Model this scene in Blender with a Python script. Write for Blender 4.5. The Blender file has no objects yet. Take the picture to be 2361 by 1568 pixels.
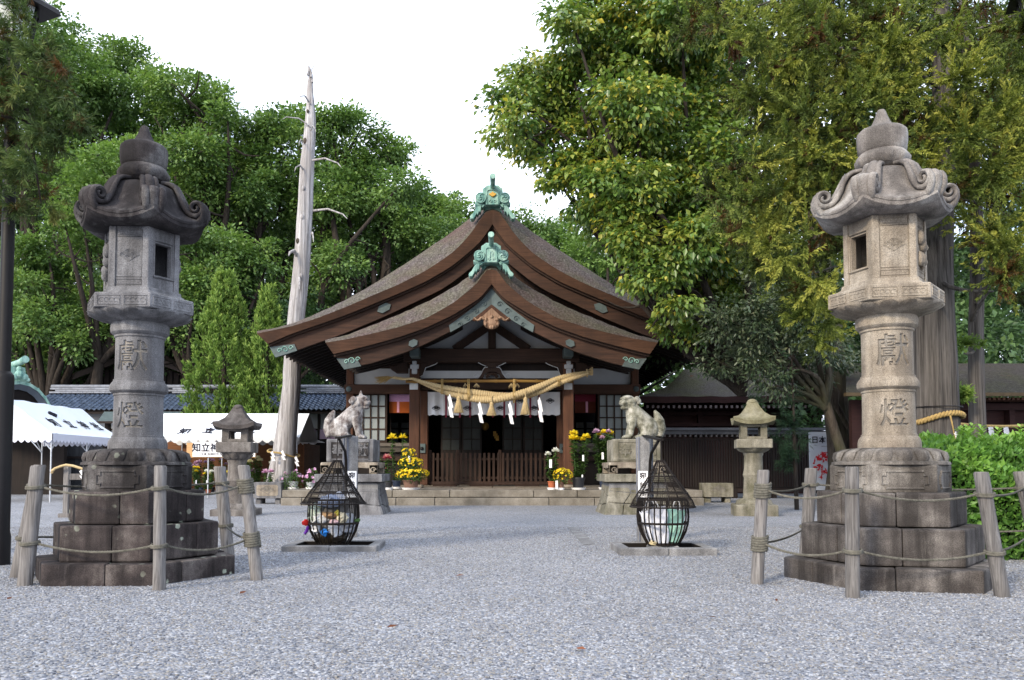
import bpy, bmesh, math, random
import numpy as np
from mathutils import Vector, Matrix
SC = bpy.context.scene
COL = SC.collection
R = math.radians
# ------------------------------------------------------------------ camera, sky, sun, exposure
CAM_H, F_PX, TILT = 0.85, 1900.0, math.atan(.05)
AXIS_X, HORIZ = 1135.0, 1080.0                      # measured on a 2360 x 1568 view of the photograph
PP_Y = HORIZ - F_PX * math.tan(TILT)
cd = bpy.data.cameras.new('camera'); cam = bpy.data.objects.new('camera', cd); COL.objects.link(cam)
cam.location = (0, 0, CAM_H); cam.rotation_euler = (R(90) + TILT, 0, 0)
cd.sensor_width = 36; cd.lens = 36 * F_PX / 2360
cd.shift_x = (1180 - AXIS_X) / 2360; cd.shift_y = (PP_Y - 784) / 2360
cd.clip_start = .05; cd.clip_end = 3000
SC.camera = cam

SUN_EL, SUN_AZ = R(27), R(218)                      # sun stands behind the camera on its left; azimuth clockwise from +Y
w = bpy.data.worlds.new('World'); SC.world = w; w.use_nodes = True
nt = w.node_tree; nt.nodes.clear()
def wn(t, **k):
    n = nt.nodes.new(t)
    for a, b in k.items(): setattr(n, a, b)
    return n
out = wn('ShaderNodeOutputWorld'); bg = wn('ShaderNodeBackground'); bg.inputs[1].default_value = .12
sky = wn('ShaderNodeTexSky', sky_type='NISHITA', sun_disc=False, sun_elevation=SUN_EL, sun_rotation=SUN_AZ, air_density=1.0, dust_density=2.0)
tc = wn('ShaderNodeTexCoord'); mp = wn('ShaderNodeMapping'); mp.inputs['Scale'].default_value = (1, 1, 2.6)
nz = wn('ShaderNodeTexNoise'); nz.inputs['Scale'].default_value = 2.3; nz.inputs['Detail'].default_value = 7; nz.inputs['Roughness'].default_value = .55
rp = wn('ShaderNodeValToRGB'); rp.color_ramp.elements[0].position = .37; rp.color_ramp.elements[1].position = .53
mx = wn('ShaderNodeMix', data_type='RGBA'); mx.inputs[7].default_value = (8.6, 9.35, 10.9, 1)
nt.links.new(tc.outputs['Generated'], mp.inputs[0]); nt.links.new(mp.outputs[0], nz.inputs[0]); nt.links.new(nz.outputs[0], rp.inputs[0])
nt.links.new(rp.outputs[0], mx.inputs[0]); nt.links.new(sky.outputs[0], mx.inputs[6]); nt.links.new(mx.outputs[2], bg.inputs[0]); nt.links.new(bg.outputs[0], out.inputs[0])

sl = bpy.data.lights.new('sun', 'SUN'); sl.energy = 2.0; sl.angle = R(9); sl.color = (1, .86, .66)
so = bpy.data.objects.new('sun', sl); COL.objects.link(so)
so.rotation_euler = (R(90) - SUN_EL, 0, -SUN_AZ + math.pi)
so.rotation_euler = Vector((-math.sin(SUN_AZ) * math.cos(SUN_EL), -math.cos(SUN_AZ) * math.cos(SUN_EL), -math.sin(SUN_EL))).to_track_quat('-Z', 'Y').to_euler()
SC.view_settings.view_transform = 'Standard'; SC.view_settings.look = 'None'
SC.view_settings.exposure = 1.05; SC.view_settings.gamma = 1; SC.view_settings.use_curve_mapping = False
SC.render.engine = 'CYCLES'
SC.cycles.max_bounces = 6; SC.cycles.diffuse_bounces = 3; SC.cycles.glossy_bounces = 2; SC.cycles.transmission_bounces = 4; SC.cycles.transparent_max_bounces = 8
SC.cycles.caustics_reflective = False; SC.cycles.caustics_refractive = False
SC.cycles.use_denoising = True

# ------------------------------------------------------------------ helpers
def at(x, y, Y):
    """the point at depth Y seen at position (x, y) of the 2360-wide view"""
    k = (PP_Y - y) / F_PX; s, c = math.sin(TILT), math.cos(TILT)
    dz = Y * (s + k * c) / (c - k * s)
    return Vector(((x - AXIS_X) / F_PX * (Y * c + dz * s), Y, CAM_H + dz))
def gY(y):
    """depth of the ground seen at row y"""
    k = (PP_Y - y) / F_PX; s, c = math.sin(TILT), math.cos(TILT)
    return -CAM_H * (c - k * s) / (s + k * c)
def ppm(Y, Z=1.0):
    """view pixels per metre at depth Y"""
    return F_PX / (Y * math.cos(TILT) + (Z - CAM_H) * math.sin(TILT))
def zz(y, Y): return at(AXIS_X, y, Y).z
def xx(x, y, Y): return at(x, y, Y).x

def tag(o, label=None, cat=None, group=None, kind=None):
    if label: o['label'] = label
    if cat: o['category'] = cat
    if group: o['group'] = group
    if kind: o['kind'] = kind
    return o
def thing(name, label, cat, loc=(0, 0, 0), rz=0, group=None):
    o = bpy.data.objects.new(name, None); COL.objects.link(o)
    o.location = loc; o.rotation_euler = (0, 0, rz); o.empty_display_size = .2
    return tag(o, label, cat, group)
def link(name, me, parent=None, loc=None, rot=None, scale=None, mat=None):
    o = bpy.data.objects.new(name, me); COL.objects.link(o)
    if parent: o.parent = parent
    if mat is not None: o.matrix_basis = mat
    if loc is not None: o.location = loc
    if rot is not None: o.rotation_euler = rot
    if scale is not None: o.scale = scale
    return o
CH = {}
def kids(o): return [c for c in bpy.data.objects if c.parent is o]
def dup(root, loc=None, rz=None, label=None, group=None, src=None):
    """a copy of a thing with copies of its parts and sub-parts (shared meshes)"""
    r = root.copy(); COL.objects.link(r)
    if loc is not None: r.location = loc
    if rz is not None: r.rotation_euler = (0, 0, rz)
    if label: r['label'] = label
    if group: r['group'] = group
    for ch in (src or kids(root)):
        c = ch.copy(); COL.objects.link(c); c.parent = r
        for g in kids(ch):
            d = g.copy(); COL.objects.link(d); d.parent = c
    return r

class MB:
    """collects shapes; ob() links them as one mesh object"""
    def __init__(s): s.v = []; s.f = []; s.mi = []; s.cur = 0
    def add(s, vs, fs):
        b = len(s.v); s.v += [tuple(p) for p in vs]
        s.f += [tuple(b + i for i in f) for f in fs]; s.mi += [s.cur] * len(fs)
        return s
    def box(s, c, d, m=None, taper=1.0, rz=0):
        x, y, z = d[0] / 2, d[1] / 2, d[2] / 2; t = taper
        vs = [Vector(p) for p in ((-x, -y, -z), (x, -y, -z), (x, y, -z), (-x, y, -z), (-x * t, -y * t, z), (x * t, -y * t, z), (x * t, y * t, z), (-x * t, y * t, z))]
        if rz: q = Matrix.Rotation(rz, 3, 'Z'); vs = [q @ p for p in vs]
        if m is not None: vs = [m @ p for p in vs]
        c = Vector(c)
        return s.add([p + c for p in vs], [(3, 2, 1, 0), (4, 5, 6, 7), (0, 1, 5, 4), (1, 2, 6, 5), (2, 3, 7, 6), (3, 0, 4, 7)])
    def bar(s, a, b, w, h, up=(0, 0, 1)):
        """a squared timber from a to b"""
        a, b = Vector(a), Vector(b); d = (b - a).normalized(); u = Vector(up)
        r = d.cross(u)
        if r.length < 1e-4: r = d.cross(Vector((0, 1, 0)))
        r.normalize(); u = r.cross(d)
        vs = []
        for p in (a, b):
            for i, j in ((-1, -1), (1, -1), (1, 1), (-1, 1)): vs.append(p + r * (i * w / 2) + u * (j * h / 2))
        return s.add(vs, [(0, 1, 2, 3), (7, 6, 5, 4), (0, 4, 5, 1), (1, 5, 6, 2), (2, 6, 7, 3), (3, 7, 4, 0)])
    def loft(s, rings, closed=True, cap=True):
        n = len(rings[0]); vs = [p for r in rings for p in r]; fs = []
        for i in range(len(rings) - 1):
            for j in range(n if closed else n - 1):
                k = (j + 1) % n
                fs.append((i * n + j, i * n + k, (i + 1) * n + k, (i + 1) * n + j))
        if cap and closed:
            fs.append(tuple(range(n - 1, -1, -1))); fs.append(tuple((len(rings) - 1) * n + i for i in range(n)))
        return s.add(vs, fs)
    def lathe(s, prof, n=24, c=(0, 0, 0), rot=0, cap=True):
        c = Vector(c); rings = []
        for r, z in prof:
            rings.append([c + Vector((r * math.cos(rot + 2 * math.pi * i / n), r * math.sin(rot + 2 * math.pi * i / n), z)) for i in range(n)])
        return s.loft(rings, True, cap)
    def tube(s, pts, r, n=8, cap=True, flat=1.0):
        pts = [Vector(p) for p in pts]; m = len(pts)
        rr = r if isinstance(r, (list, tuple)) else [r] * m
        prev = None; rings = []
        for i, p in enumerate(pts):
            d = (pts[min(i + 1, m - 1)] - pts[max(i - 1, 0)])
            d = d.normalized() if d.length > 1e-9 else Vector((0, 0, 1))
            if prev is None:
                u = Vector((0, 0, 1)) if abs(d.z) < .9 else Vector((0, 1, 0))
            else: u = prev
            u = (u - d * u.dot(d)).normalized(); prev = u; q = d.cross(u)
            rings.append([p + (q * math.cos(2 * math.pi * k / n) + u * (math.sin(2 * math.pi * k / n) * flat)) * rr[i] for k in range(n)])
        return s.loft(rings, True, cap)
    def prism(s, poly, o, ex, ey, ez):
        """polygon (2D) in the plane ex, ey at o, thickened along ez"""
        o, ex, ey, ez = Vector(o), Vector(ex), Vector(ey), Vector(ez)
        a = [o + ex * p[0] + ey * p[1] for p in poly]; n = len(a)
        vs = a + [p + ez for p in a]
        fs = [tuple(range(n - 1, -1, -1)), tuple(range(n, 2 * n))] + [(i, (i + 1) % n, n + (i + 1) % n, n + i) for i in range(n)]
        return s.add(vs, fs)
    def ball(s, c, r, nu=10, nv=7, m=None):
        c = Vector(c); r = r if isinstance(r, (tuple, list, Vector)) else (r, r, r)
        vs = [Vector((0, 0, -r[2]))]
        for j in range(1, nv):
            t = math.pi * j / nv - math.pi / 2
            for i in range(nu):
                a = 2 * math.pi * i / nu
                vs.append(Vector((r[0] * math.cos(t) * math.cos(a), r[1] * math.cos(t) * math.sin(a), r[2] * math.sin(t))))
        vs.append(Vector((0, 0, r[2]))); N = len(vs) - 1
        if m is not None: vs = [m @ p for p in vs]
        fs = [(0, 1 + (i + 1) % nu, 1 + i) for i in range(nu)]
        for j in range(nv - 2):
            for i in range(nu):
                a = 1 + j * nu; k = (i + 1) % nu
                fs.append((a + i, a + k, a + nu + k, a + nu + i))
        b = 1 + (nv - 2) * nu
        fs += [(b + i, b + (i + 1) % nu, N) for i in range(nu)]
        return s.add([p + c for p in vs], fs)
    def xf(s, m, i0=0):
        for i in range(i0, len(s.v)): s.v[i] = tuple(m @ Vector(s.v[i]))
        return s
    def jitter(s, a, seed=1, i0=0):
        rd = random.Random(seed)
        for i in range(i0, len(s.v)):
            x, y, z = s.v[i]; s.v[i] = (x + rd.uniform(-a, a), y + rd.uniform(-a, a), z + rd.uniform(-a, a))
        return s
    def mesh(s, name, mat, off=None, smooth=None, bevel=0, seg=1, sub=0):
        me = bpy.data.meshes.new(name)
        vs = s.v if off is None else [(x - off[0], y - off[1], z - off[2]) for x, y, z in s.v]
        me.from_pydata(vs, [], s.f)
        for m in (mat if isinstance(mat, (list, tuple)) else [mat]): me.materials.append(m)
        if any(s.mi): me.polygons.foreach_set('material_index', s.mi)
        if bevel or sub:
            bm = bmesh.new(); bm.from_mesh(me)
            if sub: bmesh.ops.subdivide_edges(bm, edges=bm.edges[:], cuts=sub, use_grid_fill=True)
            if bevel:
                bm.normal_update()
                es = [e for e in bm.edges if len(e.link_faces) == 2 and e.calc_face_angle(0) > R(35)]
                bmesh.ops.bevel(bm, geom=es, offset=bevel, segments=seg, profile=.6, affect='EDGES', clamp_overlap=True)
            bm.to_mesh(me); bm.free()
        if smooth is not None:
            me.polygons.foreach_set('use_smooth', [True] * len(me.polygons))
            me.set_sharp_from_angle(angle=R(smooth))
        me.update()
        return me
def root_of(o):
    while o.parent: o = o.parent
    return o
def ob(name, mb, mat, parent=None, world=False, label=None, **k):
    """one mesh object; world=True when the shape was given in world coordinates under an unrotated thing"""
    off = root_of(parent).location if (parent and world) else None
    o = link(name, mb.mesh(name, mat, off, **k), parent)
    if label: o['label'] = label
    return o
def struct(name, mb, mat, **k): return tag(ob(name, mb, mat, **k), kind='structure')

# ------------------------------------------------------------------ materials
MATS = {}
class NT:
    def __init__(s, name):
        s.m = bpy.data.materials.new(name); s.m.use_nodes = True; s.t = s.m.node_tree
        s.b = s.t.nodes['Principled BSDF']; s.o = s.t.nodes['Material Output']
    def n(s, t, ins=None, **k):
        n = s.t.nodes.new(t)
        for a, b in k.items(): setattr(n, a, b)
        for a, b in (ins or {}).items():
            if hasattr(b, 'links') or isinstance(b, bpy.types.NodeSocket): s.t.links.new(b, n.inputs[a])
            else: n.inputs[a].default_value = b
        return n
    def l(s, a, b): s.t.links.new(a, b)
    def coord(s, scale=(1, 1, 1), kind='Object', rot=(0, 0, 0)):
        c = s.n('ShaderNodeTexCoord')
        return s.n('ShaderNodeMapping', {0: c.outputs[kind], 'Scale': scale, 'Rotation': rot}).outputs[0]
    def noise(s, vec, scale, detail=4, rough=.6, dist=0):
        return s.n('ShaderNodeTexNoise', {'Vector': vec, 'Scale': scale, 'Detail': detail, 'Roughness': rough, 'Distortion': dist}).outputs[0]
    def ramp(s, fac, stops, interp='LINEAR'):
        r = s.n('ShaderNodeValToRGB', {0: fac}); e = r.color_ramp.elements; r.color_ramp.interpolation = interp
        while len(e) < len(stops): e.new(.5)
        for i, (p, c) in enumerate(stops):
            e[i].position = p; e[i].color = (c, c, c, 1) if isinstance(c, (int, float)) else (*c, 1)
        return r.outputs[0]
    def mix(s, fac, a, b, mode='MIX'):
        n = s.n('ShaderNodeMix', data_type='RGBA', blend_type=mode)
        for i, x in ((0, fac), (6, a), (7, b)):
            if isinstance(x, bpy.types.NodeSocket): s.l(x, n.inputs[i])
            elif isinstance(x, (int, float)): n.inputs[i].default_value = x if i == 0 else (x, x, x, 1)
            else: n.inputs[i].default_value = (*x, 1)
        return n.outputs[2]
    def math(s, op, a, b=0.5, clamp=False):
        n = s.n('ShaderNodeMath', operation=op, use_clamp=clamp)
        for i, x in enumerate((a, b)):
            if isinstance(x, bpy.types.NodeSocket): s.l(x, n.inputs[i])
            else: n.inputs[i].default_value = x
        return n.outputs[0]
    def bump(s, h, strength=.3, dist=.01):
        n = s.n('ShaderNodeBump', {'Height': h, 'Strength': strength, 'Distance': dist}); s.l(n.outputs[0], s.b.inputs['Normal'])
    def fin(s, col, rough=.8, spec=.3, metal=0):
        if isinstance(col, bpy.types.NodeSocket): s.l(col, s.b.inputs['Base Color'])
        else: s.b.inputs['Base Color'].default_value = (*col, 1)
        s.b.inputs['Roughness'].default_value = rough; s.b.inputs['Specular IOR Level'].default_value = spec; s.b.inputs['Metallic'].default_value = metal
        return s.m
def hexc(h):
    c = [int(h[i:i + 2], 16) / 255 for i in (0, 2, 4)]
    return tuple(x / 12.92 if x <= .04045 else ((x + .055) / 1.055) ** 2.4 for x in c)
def plain(name, c, var=.25, scale=6, rough=.7, spec=.3, metal=0, bump=.15, bs=60, bd=.004):
    t = NT(name); v = t.coord(); n = t.noise(v, scale, 5)
    rnd = t.n('ShaderNodeObjectInfo').outputs['Random']
    k = t.math('ADD', n, t.math('MULTIPLY', t.math('SUBTRACT', rnd, .5), .35))
    col = t.ramp(k, [(.25, tuple(x * (1 - var) for x in c)), (.75, tuple(min(1, x * (1 + var)) for x in c))])
    if bump: t.bump(t.noise(v, bs, 3), bump, bd)
    return t.fin(col, rough, spec, metal)
def stone(name, base, dark, light, streak=.5, dirt=.5, lichen=0, grain=1.0, bs=130, lich_c=(.34, .37, .3), bsc=2.6):
    """weathered granite: speckle, blotches, run-off streaks, lichen spots"""
    t = NT(name); v = t.coord()
    blot = t.noise(v, bsc, 6, .65); fine = t.noise(v, 150, 2, .7)
    col = t.ramp(blot, [(.36, dark), (.52, base), (.68, light)])
    sv = t.coord((7, 7, .55)); st = t.noise(sv, 1.0, 6, .6)
    col = t.mix(t.math('MULTIPLY', t.ramp(st, [(.43, 0), (.62, 1)]), streak), col, tuple(x * .45 for x in dark))
    st2 = t.noise(t.coord((5, 5, .5), rot=(0, 0, .7)), 1.7, 5, .6)
    col = t.mix(t.math('MULTIPLY', t.ramp(st2, [(.58, 0), (.75, 1)]), dirt), col, light)
    col = t.mix(grain, col, t.mix(1.0, col, t.ramp(fine, [(.3, .55), (.7, 1.4)]), 'MULTIPLY'))
    if lichen:
        vo = t.n('ShaderNodeTexVoronoi', {'Vector': v, 'Scale': 9.0, 'Randomness': 1.0}).outputs['Distance']
        wob = t.math('ADD', vo, t.math('MULTIPLY', t.noise(v, 45, 3), .22))
        zone = t.ramp(t.noise(v, 2.2, 2), [(.44, 0), (.56, 1)])
        col = t.mix(t.math('MULTIPLY', t.math('MULTIPLY', t.ramp(wob, [(.27, 1), (.33, 0)]), zone), lichen), col, lich_c)
    h = t.math('ADD', t.math('MULTIPLY', t.noise(v, bs, 3, .7), .5), t.math('MULTIPLY', t.noise(v, 14, 4), .8))
    t.bump(h, .45, .012)
    return t.fin(col, .9, .2)
def wood(name, c1, c2, axis='z', scale=1.0, rough=.75, bump=.3, c3=None, spec=.25):
    t = NT(name); s = {'x': (.35, 7, 7), 'y': (7, .35, 7), 'z': (7, 7, .35)}[axis]
    v = t.coord(tuple(k * scale for k in s)); rnd = t.n('ShaderNodeObjectInfo').outputs['Random']
    v2 = t.n('ShaderNodeVectorMath', {0: v, 1: t.n('ShaderNodeCombineXYZ', {0: t.math('MULTIPLY', rnd, 31.0), 1: t.math('MULTIPLY', rnd, 17.0), 2: rnd}).outputs[0]}).outputs[0]
    n = t.noise(v2, 3.0, 7, .65, .4); big = t.noise(t.coord(), .9, 3)
    col = t.ramp(n, [(.3, c1), (.68, c2)])
    col = t.mix(t.math('MULTIPLY', t.ramp(big, [(.35, 0), (.7, 1)]), .6), col, c3 or tuple(x * .6 for x in c1))
    col = t.mix(1.0, col, t.ramp(rnd, [(0, .8), (1, 1.2)]), 'MULTIPLY')
    t.bump(n, bump, .006)
    return t.fin(col, rough, spec)
def leafmat(name, cols, trans=.25, rough=.45, spec=.4, attr='v'):
    """foliage: every leaf takes its own tone through the mesh attribute v"""
    t = NT(name); a = t.n('ShaderNodeAttribute', attribute_name=attr).outputs['Fac']
    col = t.ramp(a, [(i / (len(cols) - 1), c) for i, c in enumerate(cols)])
    m = t.fin(col, rough, spec)
    tr = t.n('ShaderNodeBsdfTranslucent'); t.l(t.mix(1.0, col, (1.25, 1.3, .7), 'MULTIPLY'), tr.inputs[0])
    mxs = t.n('ShaderNodeMixShader', {0: trans}); t.l(t.b.outputs[0], mxs.inputs[1]); t.l(tr.outputs[0], mxs.inputs[2]); t.l(mxs.outputs[0], t.o.inputs[0])
    return m

# ------------------------------------------------------------------ leaves by the thousand (one mesh per crown)
def leaf_mesh(name, pos, direc, norm, ln, wd, val, mat, fold=.25, parts=None):
    """rhombic folded leaves: pos base, direc tip direction, norm face normal"""
    pos = np.asarray(pos, np.float32); N = len(pos)
    d = direc / (np.linalg.norm(direc, axis=1, keepdims=True) + 1e-9)
    s = np.cross(d, norm); s /= np.linalg.norm(s, axis=1, keepdims=True) + 1e-9
    u = np.cross(s, d)
    ln = np.broadcast_to(np.asarray(ln, np.float32), (N,))[:, None]; wd = np.broadcast_to(np.asarray(wd, np.float32), (N,))[:, None]
    mid = pos + d * ln * .45
    V = np.stack([pos, mid + s * wd * .5 + u * wd * fold, pos + d * ln, mid - s * wd * .5 + u * wd * fold], 1).reshape(-1, 3)
    b = np.arange(N, dtype=np.int32)[:, None] * 4
    T = np.concatenate([b + 0, b + 1, b + 2, b + 0, b + 2, b + 3], 1).reshape(-1)
    me = bpy.data.meshes.new(name); me.vertices.add(4 * N); me.vertices.foreach_set('co', V.astype(np.float32).ravel())
    me.loops.add(6 * N); me.loops.foreach_set('vertex_index', T); me.polygons.add(2 * N)
    me.polygons.foreach_set('loop_start', np.arange(0, 6 * N, 3, dtype=np.int32))
    at_ = me.attributes.new('v', 'FLOAT', 'POINT'); at_.data.foreach_set('value', np.repeat(np.asarray(val, np.float32), 4))
    me.materials.append(mat); me.update(calc_edges=True); me.validate()
    return me
def unit(rg, n):
    v = rg.normal(size=(n, 3)); return v / np.linalg.norm(v, axis=1, keepdims=True)
# ------------------------------------------------------------------ the materials of this place
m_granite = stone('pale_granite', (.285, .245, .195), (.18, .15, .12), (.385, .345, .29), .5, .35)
m_granite_cool = stone('grey_shade_granite', (.172, .172, .182), (.108, .106, .112), (.25, .252, .265), .65, .35)  # grey stone; the left lantern's bluish shade is put into its colour
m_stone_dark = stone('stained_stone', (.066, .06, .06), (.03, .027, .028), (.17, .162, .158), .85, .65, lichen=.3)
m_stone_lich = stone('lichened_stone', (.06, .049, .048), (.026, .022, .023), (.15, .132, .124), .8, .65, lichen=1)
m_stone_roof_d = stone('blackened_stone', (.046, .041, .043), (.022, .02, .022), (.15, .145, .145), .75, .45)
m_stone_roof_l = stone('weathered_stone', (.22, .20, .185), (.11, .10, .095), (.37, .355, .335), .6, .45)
m_stone_base = stone('mottled_stone', (.155, .14, .125), (.075, .066, .06), (.32, .3, .275), .7, .6)
m_stone_moss = stone('mossy_stone', (.22, .205, .165), (.11, .105, .07), (.34, .32, .265), .5, .35)
m_komainu = stone('blotched_white_granite', (.3, .28, .27), (.085, .06, .058), (.52, .51, .51), .5, .7, bs=60, bsc=8)
m_komainu_r = stone('blotched_green_granite', (.27, .265, .215), (.10, .098, .07), (.5, .485, .44), .5, .6, bs=60, bsc=7)
m_step = stone('tan_granite', (.2, .18, .15), (.13, .116, .095), (.265, .243, .21), .12, .15, grain=.8)
m_kerb = stone('grey_kerb', (.2, .2, .205), (.12, .12, .125), (.29, .29, .295), .3, .2, bs=90)
m_carve = stone('carved_groove', (.2, .185, .165), (.14, .13, .12), (.26, .245, .225), .3, .2)
m_wood = wood('dark_cypress', (.020, .012, .009), (.058, .031, .021), 'z', 1.2)
m_wood_x = wood('dark_cypress_beam', (.022, .013, .010), (.055, .029, .02), 'x', 1.2)
m_wood_red = wood('reddish_cypress', (.05, .022, .013), (.115, .05, .027), 'z', 1.2)
m_barge = wood('barge_wood', (.026, .014, .010), (.075, .037, .024), 'x', .8)
m_wood_blk = wood('dark_wood_and_shade', (.009, .007, .007), (.024, .016, .013), 'z', 1.0)  # dark wood; shade under the eaves is put into its near-black colour
m_wood_bx = wood('smoked_beam', (.014, .010, .010), (.035, .022, .018), 'x', 1.0)
m_wood_rdk = wood('old_red_wood', (.022, .008, .008), (.05, .02, .018), 'x', 1.0)
m_wood_grey = wood('weathered_post', (.05, .048, .05), (.27, .26, .255), 'z', 3.2, .9, 1.0, (.10, .085, .075))
m_wood_tan = wood('fresh_board', (.42, .24, .11), (.55, .34, .17), 'x', 1.0)
m_wood_brn = wood('brown_board', (.09, .035, .014), (.17, .07, .028), 'x', 1.0)
m_plaster = plain('white_plaster', (.42, .435, .45), .08, 3, .9, .1)
m_paper = plain('shoji_paper', (.27, .305, .315), .06, 4, .9, .1)
m_white = plain('white_cloth', (.8, .81, .83), .05, 3, .85, .1, bump=.1, bs=20)
m_paperw = plain('white_paper', (.85, .85, .87), .03, 3, .85, .1, bump=0)
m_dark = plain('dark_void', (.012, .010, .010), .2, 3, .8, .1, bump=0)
m_iron = plain('rusty_iron', (.012, .009, .008), .5, 14, .7, .2, bump=.3)
m_pole = plain('black_pole', (.009, .008, .009), .2, 5, .5, .25, bump=0)
m_steel = plain('galvanised_tube', (.5, .52, .55), .08, 9, .35, .5, metal=.7, bump=0)
m_gold = plain('gold_leaf', (.55, .32, .06), .15, 20, .45, .5, metal=.35)
m_ink = plain('black_ink', (.02, .02, .03), .1, 5, .8, .1, bump=0)
m_green_d = plain('old_copper', (.075, .10, .102), .3, 6, .7, .3)
m_metal_w = plain('whitened_metal', (.45, .47, .49), .15, 8, .6, .4)
def copper():
    t = NT('verdigris'); v = t.coord()
    a = t.noise(t.coord((3, 3, .9)), 2.2, 5); b = t.noise(v, 5, 5)
    c = t.ramp(a, [(.3, (.075, .2, .185)), (.5, (.21, .37, .325)), (.72, (.38, .54, .48))])
    c = t.mix(t.math('MULTIPLY', t.ramp(b, [(.55, 0), (.72, 1)]), .55), c, (.10, .15, .14))
    t.bump(t.noise(v, 25, 4), .25, .01); return t.fin(c, .75, .25)
m_copper = copper()
def bark_roof():
    """cypress-bark thatch: fine courses, grey weathering, moss towards some patches"""
    t = NT('bark_thatch'); v = t.coord()
    f = t.noise(t.coord((8, 1.4, 8)), 2.6, 7, .72); b = t.noise(v, .55, 5, .6)
    c = t.ramp(f, [(.32, (.03, .026, .025)), (.5, (.092, .078, .074)), (.7, (.215, .192, .187))])
    c = t.mix(t.ramp(b, [(.4, 0), (.65, .8)]), c, t.ramp(f, [(.3, (.045, .028, .024)), (.7, (.15, .098, .084))]))
    sx = t.n('ShaderNodeSeparateXYZ', {0: v}).outputs[2]
    mo = t.math('MULTIPLY', t.ramp(t.noise(v, 1.6, 5), [(.42, 0), (.6, 1)]), .45)
    c = t.mix(mo, c, t.ramp(f, [(.3, (.035, .038, .02)), (.7, (.15, .15, .092))]))
    h = t.math('ADD', f, t.math('MULTIPLY', t.noise(v, 60, 3), .6))
    t.bump(h, .9, .03); return t.fin(c, .95, .1)
m_thatch = bark_roof()
def bark_edge():
    t = NT('bark_layers'); v = t.coord((1.5, 1.5, 55)); f = t.noise(v, 1.0, 5, .7); b = t.noise(t.coord(), 1.2, 4)
    c = t.ramp(f, [(.3, (.04, .022, .015)), (.7, (.115, .06, .038))])
    c = t.mix(t.ramp(b, [(.4, 0), (.7, .7)]), c, (.032, .021, .017)); t.bump(f, .5, .01); return t.fin(c, .9, .15)
m_barkedge = bark_edge()
def gravel(name, pebble=False):
    t = NT(name); cols = [(0, (0.069, 0.075, 0.093)), (.1, (0.119, 0.129, 0.151)), (.3, (0.171, 0.183, 0.213)), (.5, (0.208, 0.218, 0.244)), (.62, (0.230, 0.218, 0.195)), (.72, (0.175, 0.165, 0.161)), (.84, (0.267, 0.278, 0.304)), (1, (0.350, 0.362, 0.390))]
    if pebble:
        r = t.n('ShaderNodeObjectInfo').outputs['Random']; c = t.ramp(r, cols)
        n = t.noise(t.coord(), 1.6, 3); c = t.mix(1.0, c, t.ramp(n, [(.3, .8), (.7, 1.15)]), 'MULTIPLY'); gp = t.n('ShaderNodeNewGeometry').outputs['Position']; c = t.mix(1.0, c, t.ramp(t.noise(gp, .4, 6, .65), [(.3, .88), (.7, 1.16)]), 'MULTIPLY')
        return t.fin(c, .85, .25)
    v = t.coord(); vo = t.n('ShaderNodeTexVoronoi', {'Vector': v, 'Scale': 62.0}); sp = t.n('ShaderNodeSeparateColor', {0: vo.outputs['Color']})
    c = t.ramp(sp.outputs[0], cols)
    d = t.ramp(vo.outputs['Distance'], [(.0, 1.12), (.5, 1.04), (.85, .8)])
    c = t.mix(1.0, c, d, 'MULTIPLY')
    big = t.noise(v, .4, 6, .65)
    c = t.mix(1.0, c, t.ramp(big, [(.3, 1.0), (.7, 1.32)]), 'MULTIPLY')
    t.bump(t.math('SUBTRACT', 1.0, vo.outputs['Distance']), .8, .012)
    return t.fin(c, .9, .2)
m_gravel = gravel('gravel'); m_pebble = gravel('pebbles', True)
def rope_mat(name, a, b):
    t = NT(name); n = t.noise(t.coord(), 30, 5, .7); c = t.ramp(n, [(.3, a), (.7, b)]); t.bump(t.noise(t.coord(), 90, 3), .6, .006); return t.fin(c, .9, .15)
m_straw = rope_mat('rice_straw', (.33, .25, .13), (.58, .455, .26)); m_rope = rope_mat('grey_rope', (.06, .058, .048), (.16, .152, .128)); m_strawdk = rope_mat('aged_straw', (.25, .17, .06), (.45, .32, .14))
def bark(name, a, b, s=1.0, c3=None, vs=.7, dist=.6):
    t = NT(name); v = t.coord((6 * s, 6 * s, vs * s)); n = t.noise(v, 1.6, 8, .7, dist); g = t.noise(t.coord(), 1.1, 4)
    c = t.ramp(n, [(.35, a), (.66, b)])
    if c3: c = t.mix(t.ramp(g, [(.45, 0), (.65, .7)]), c, c3)
    t.bump(n, 1.0, .05 / s); return t.fin(c, .95, .15)
m_bark = bark('tree_bark', (.03, .024, .02), (.11, .09, .072), 1.0, (.06, .065, .035))
m_cedarbark = bark('cedar_bark', (.026, .023, .022), (.15, .138, .13), 2.6, None, .18, .15)
m_deadwood = bark('bleached_wood', (.10, .09, .09), (.58, .57, .58), 1.3, (.3, .28, .27), .16, .5)
m_limb = bark('limb_bark', (.018, .014, .012), (.05, .042, .035))
# ------------------------------------------------------------------ ground and gravel
g = MB(); N = 40
g.add([(-400, -60, 0), (400, -60, 0), (400, 900, 0), (-400, 900, 0)], [(0, 1, 2, 3)])
struct('ground', g, m_gravel)
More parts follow.
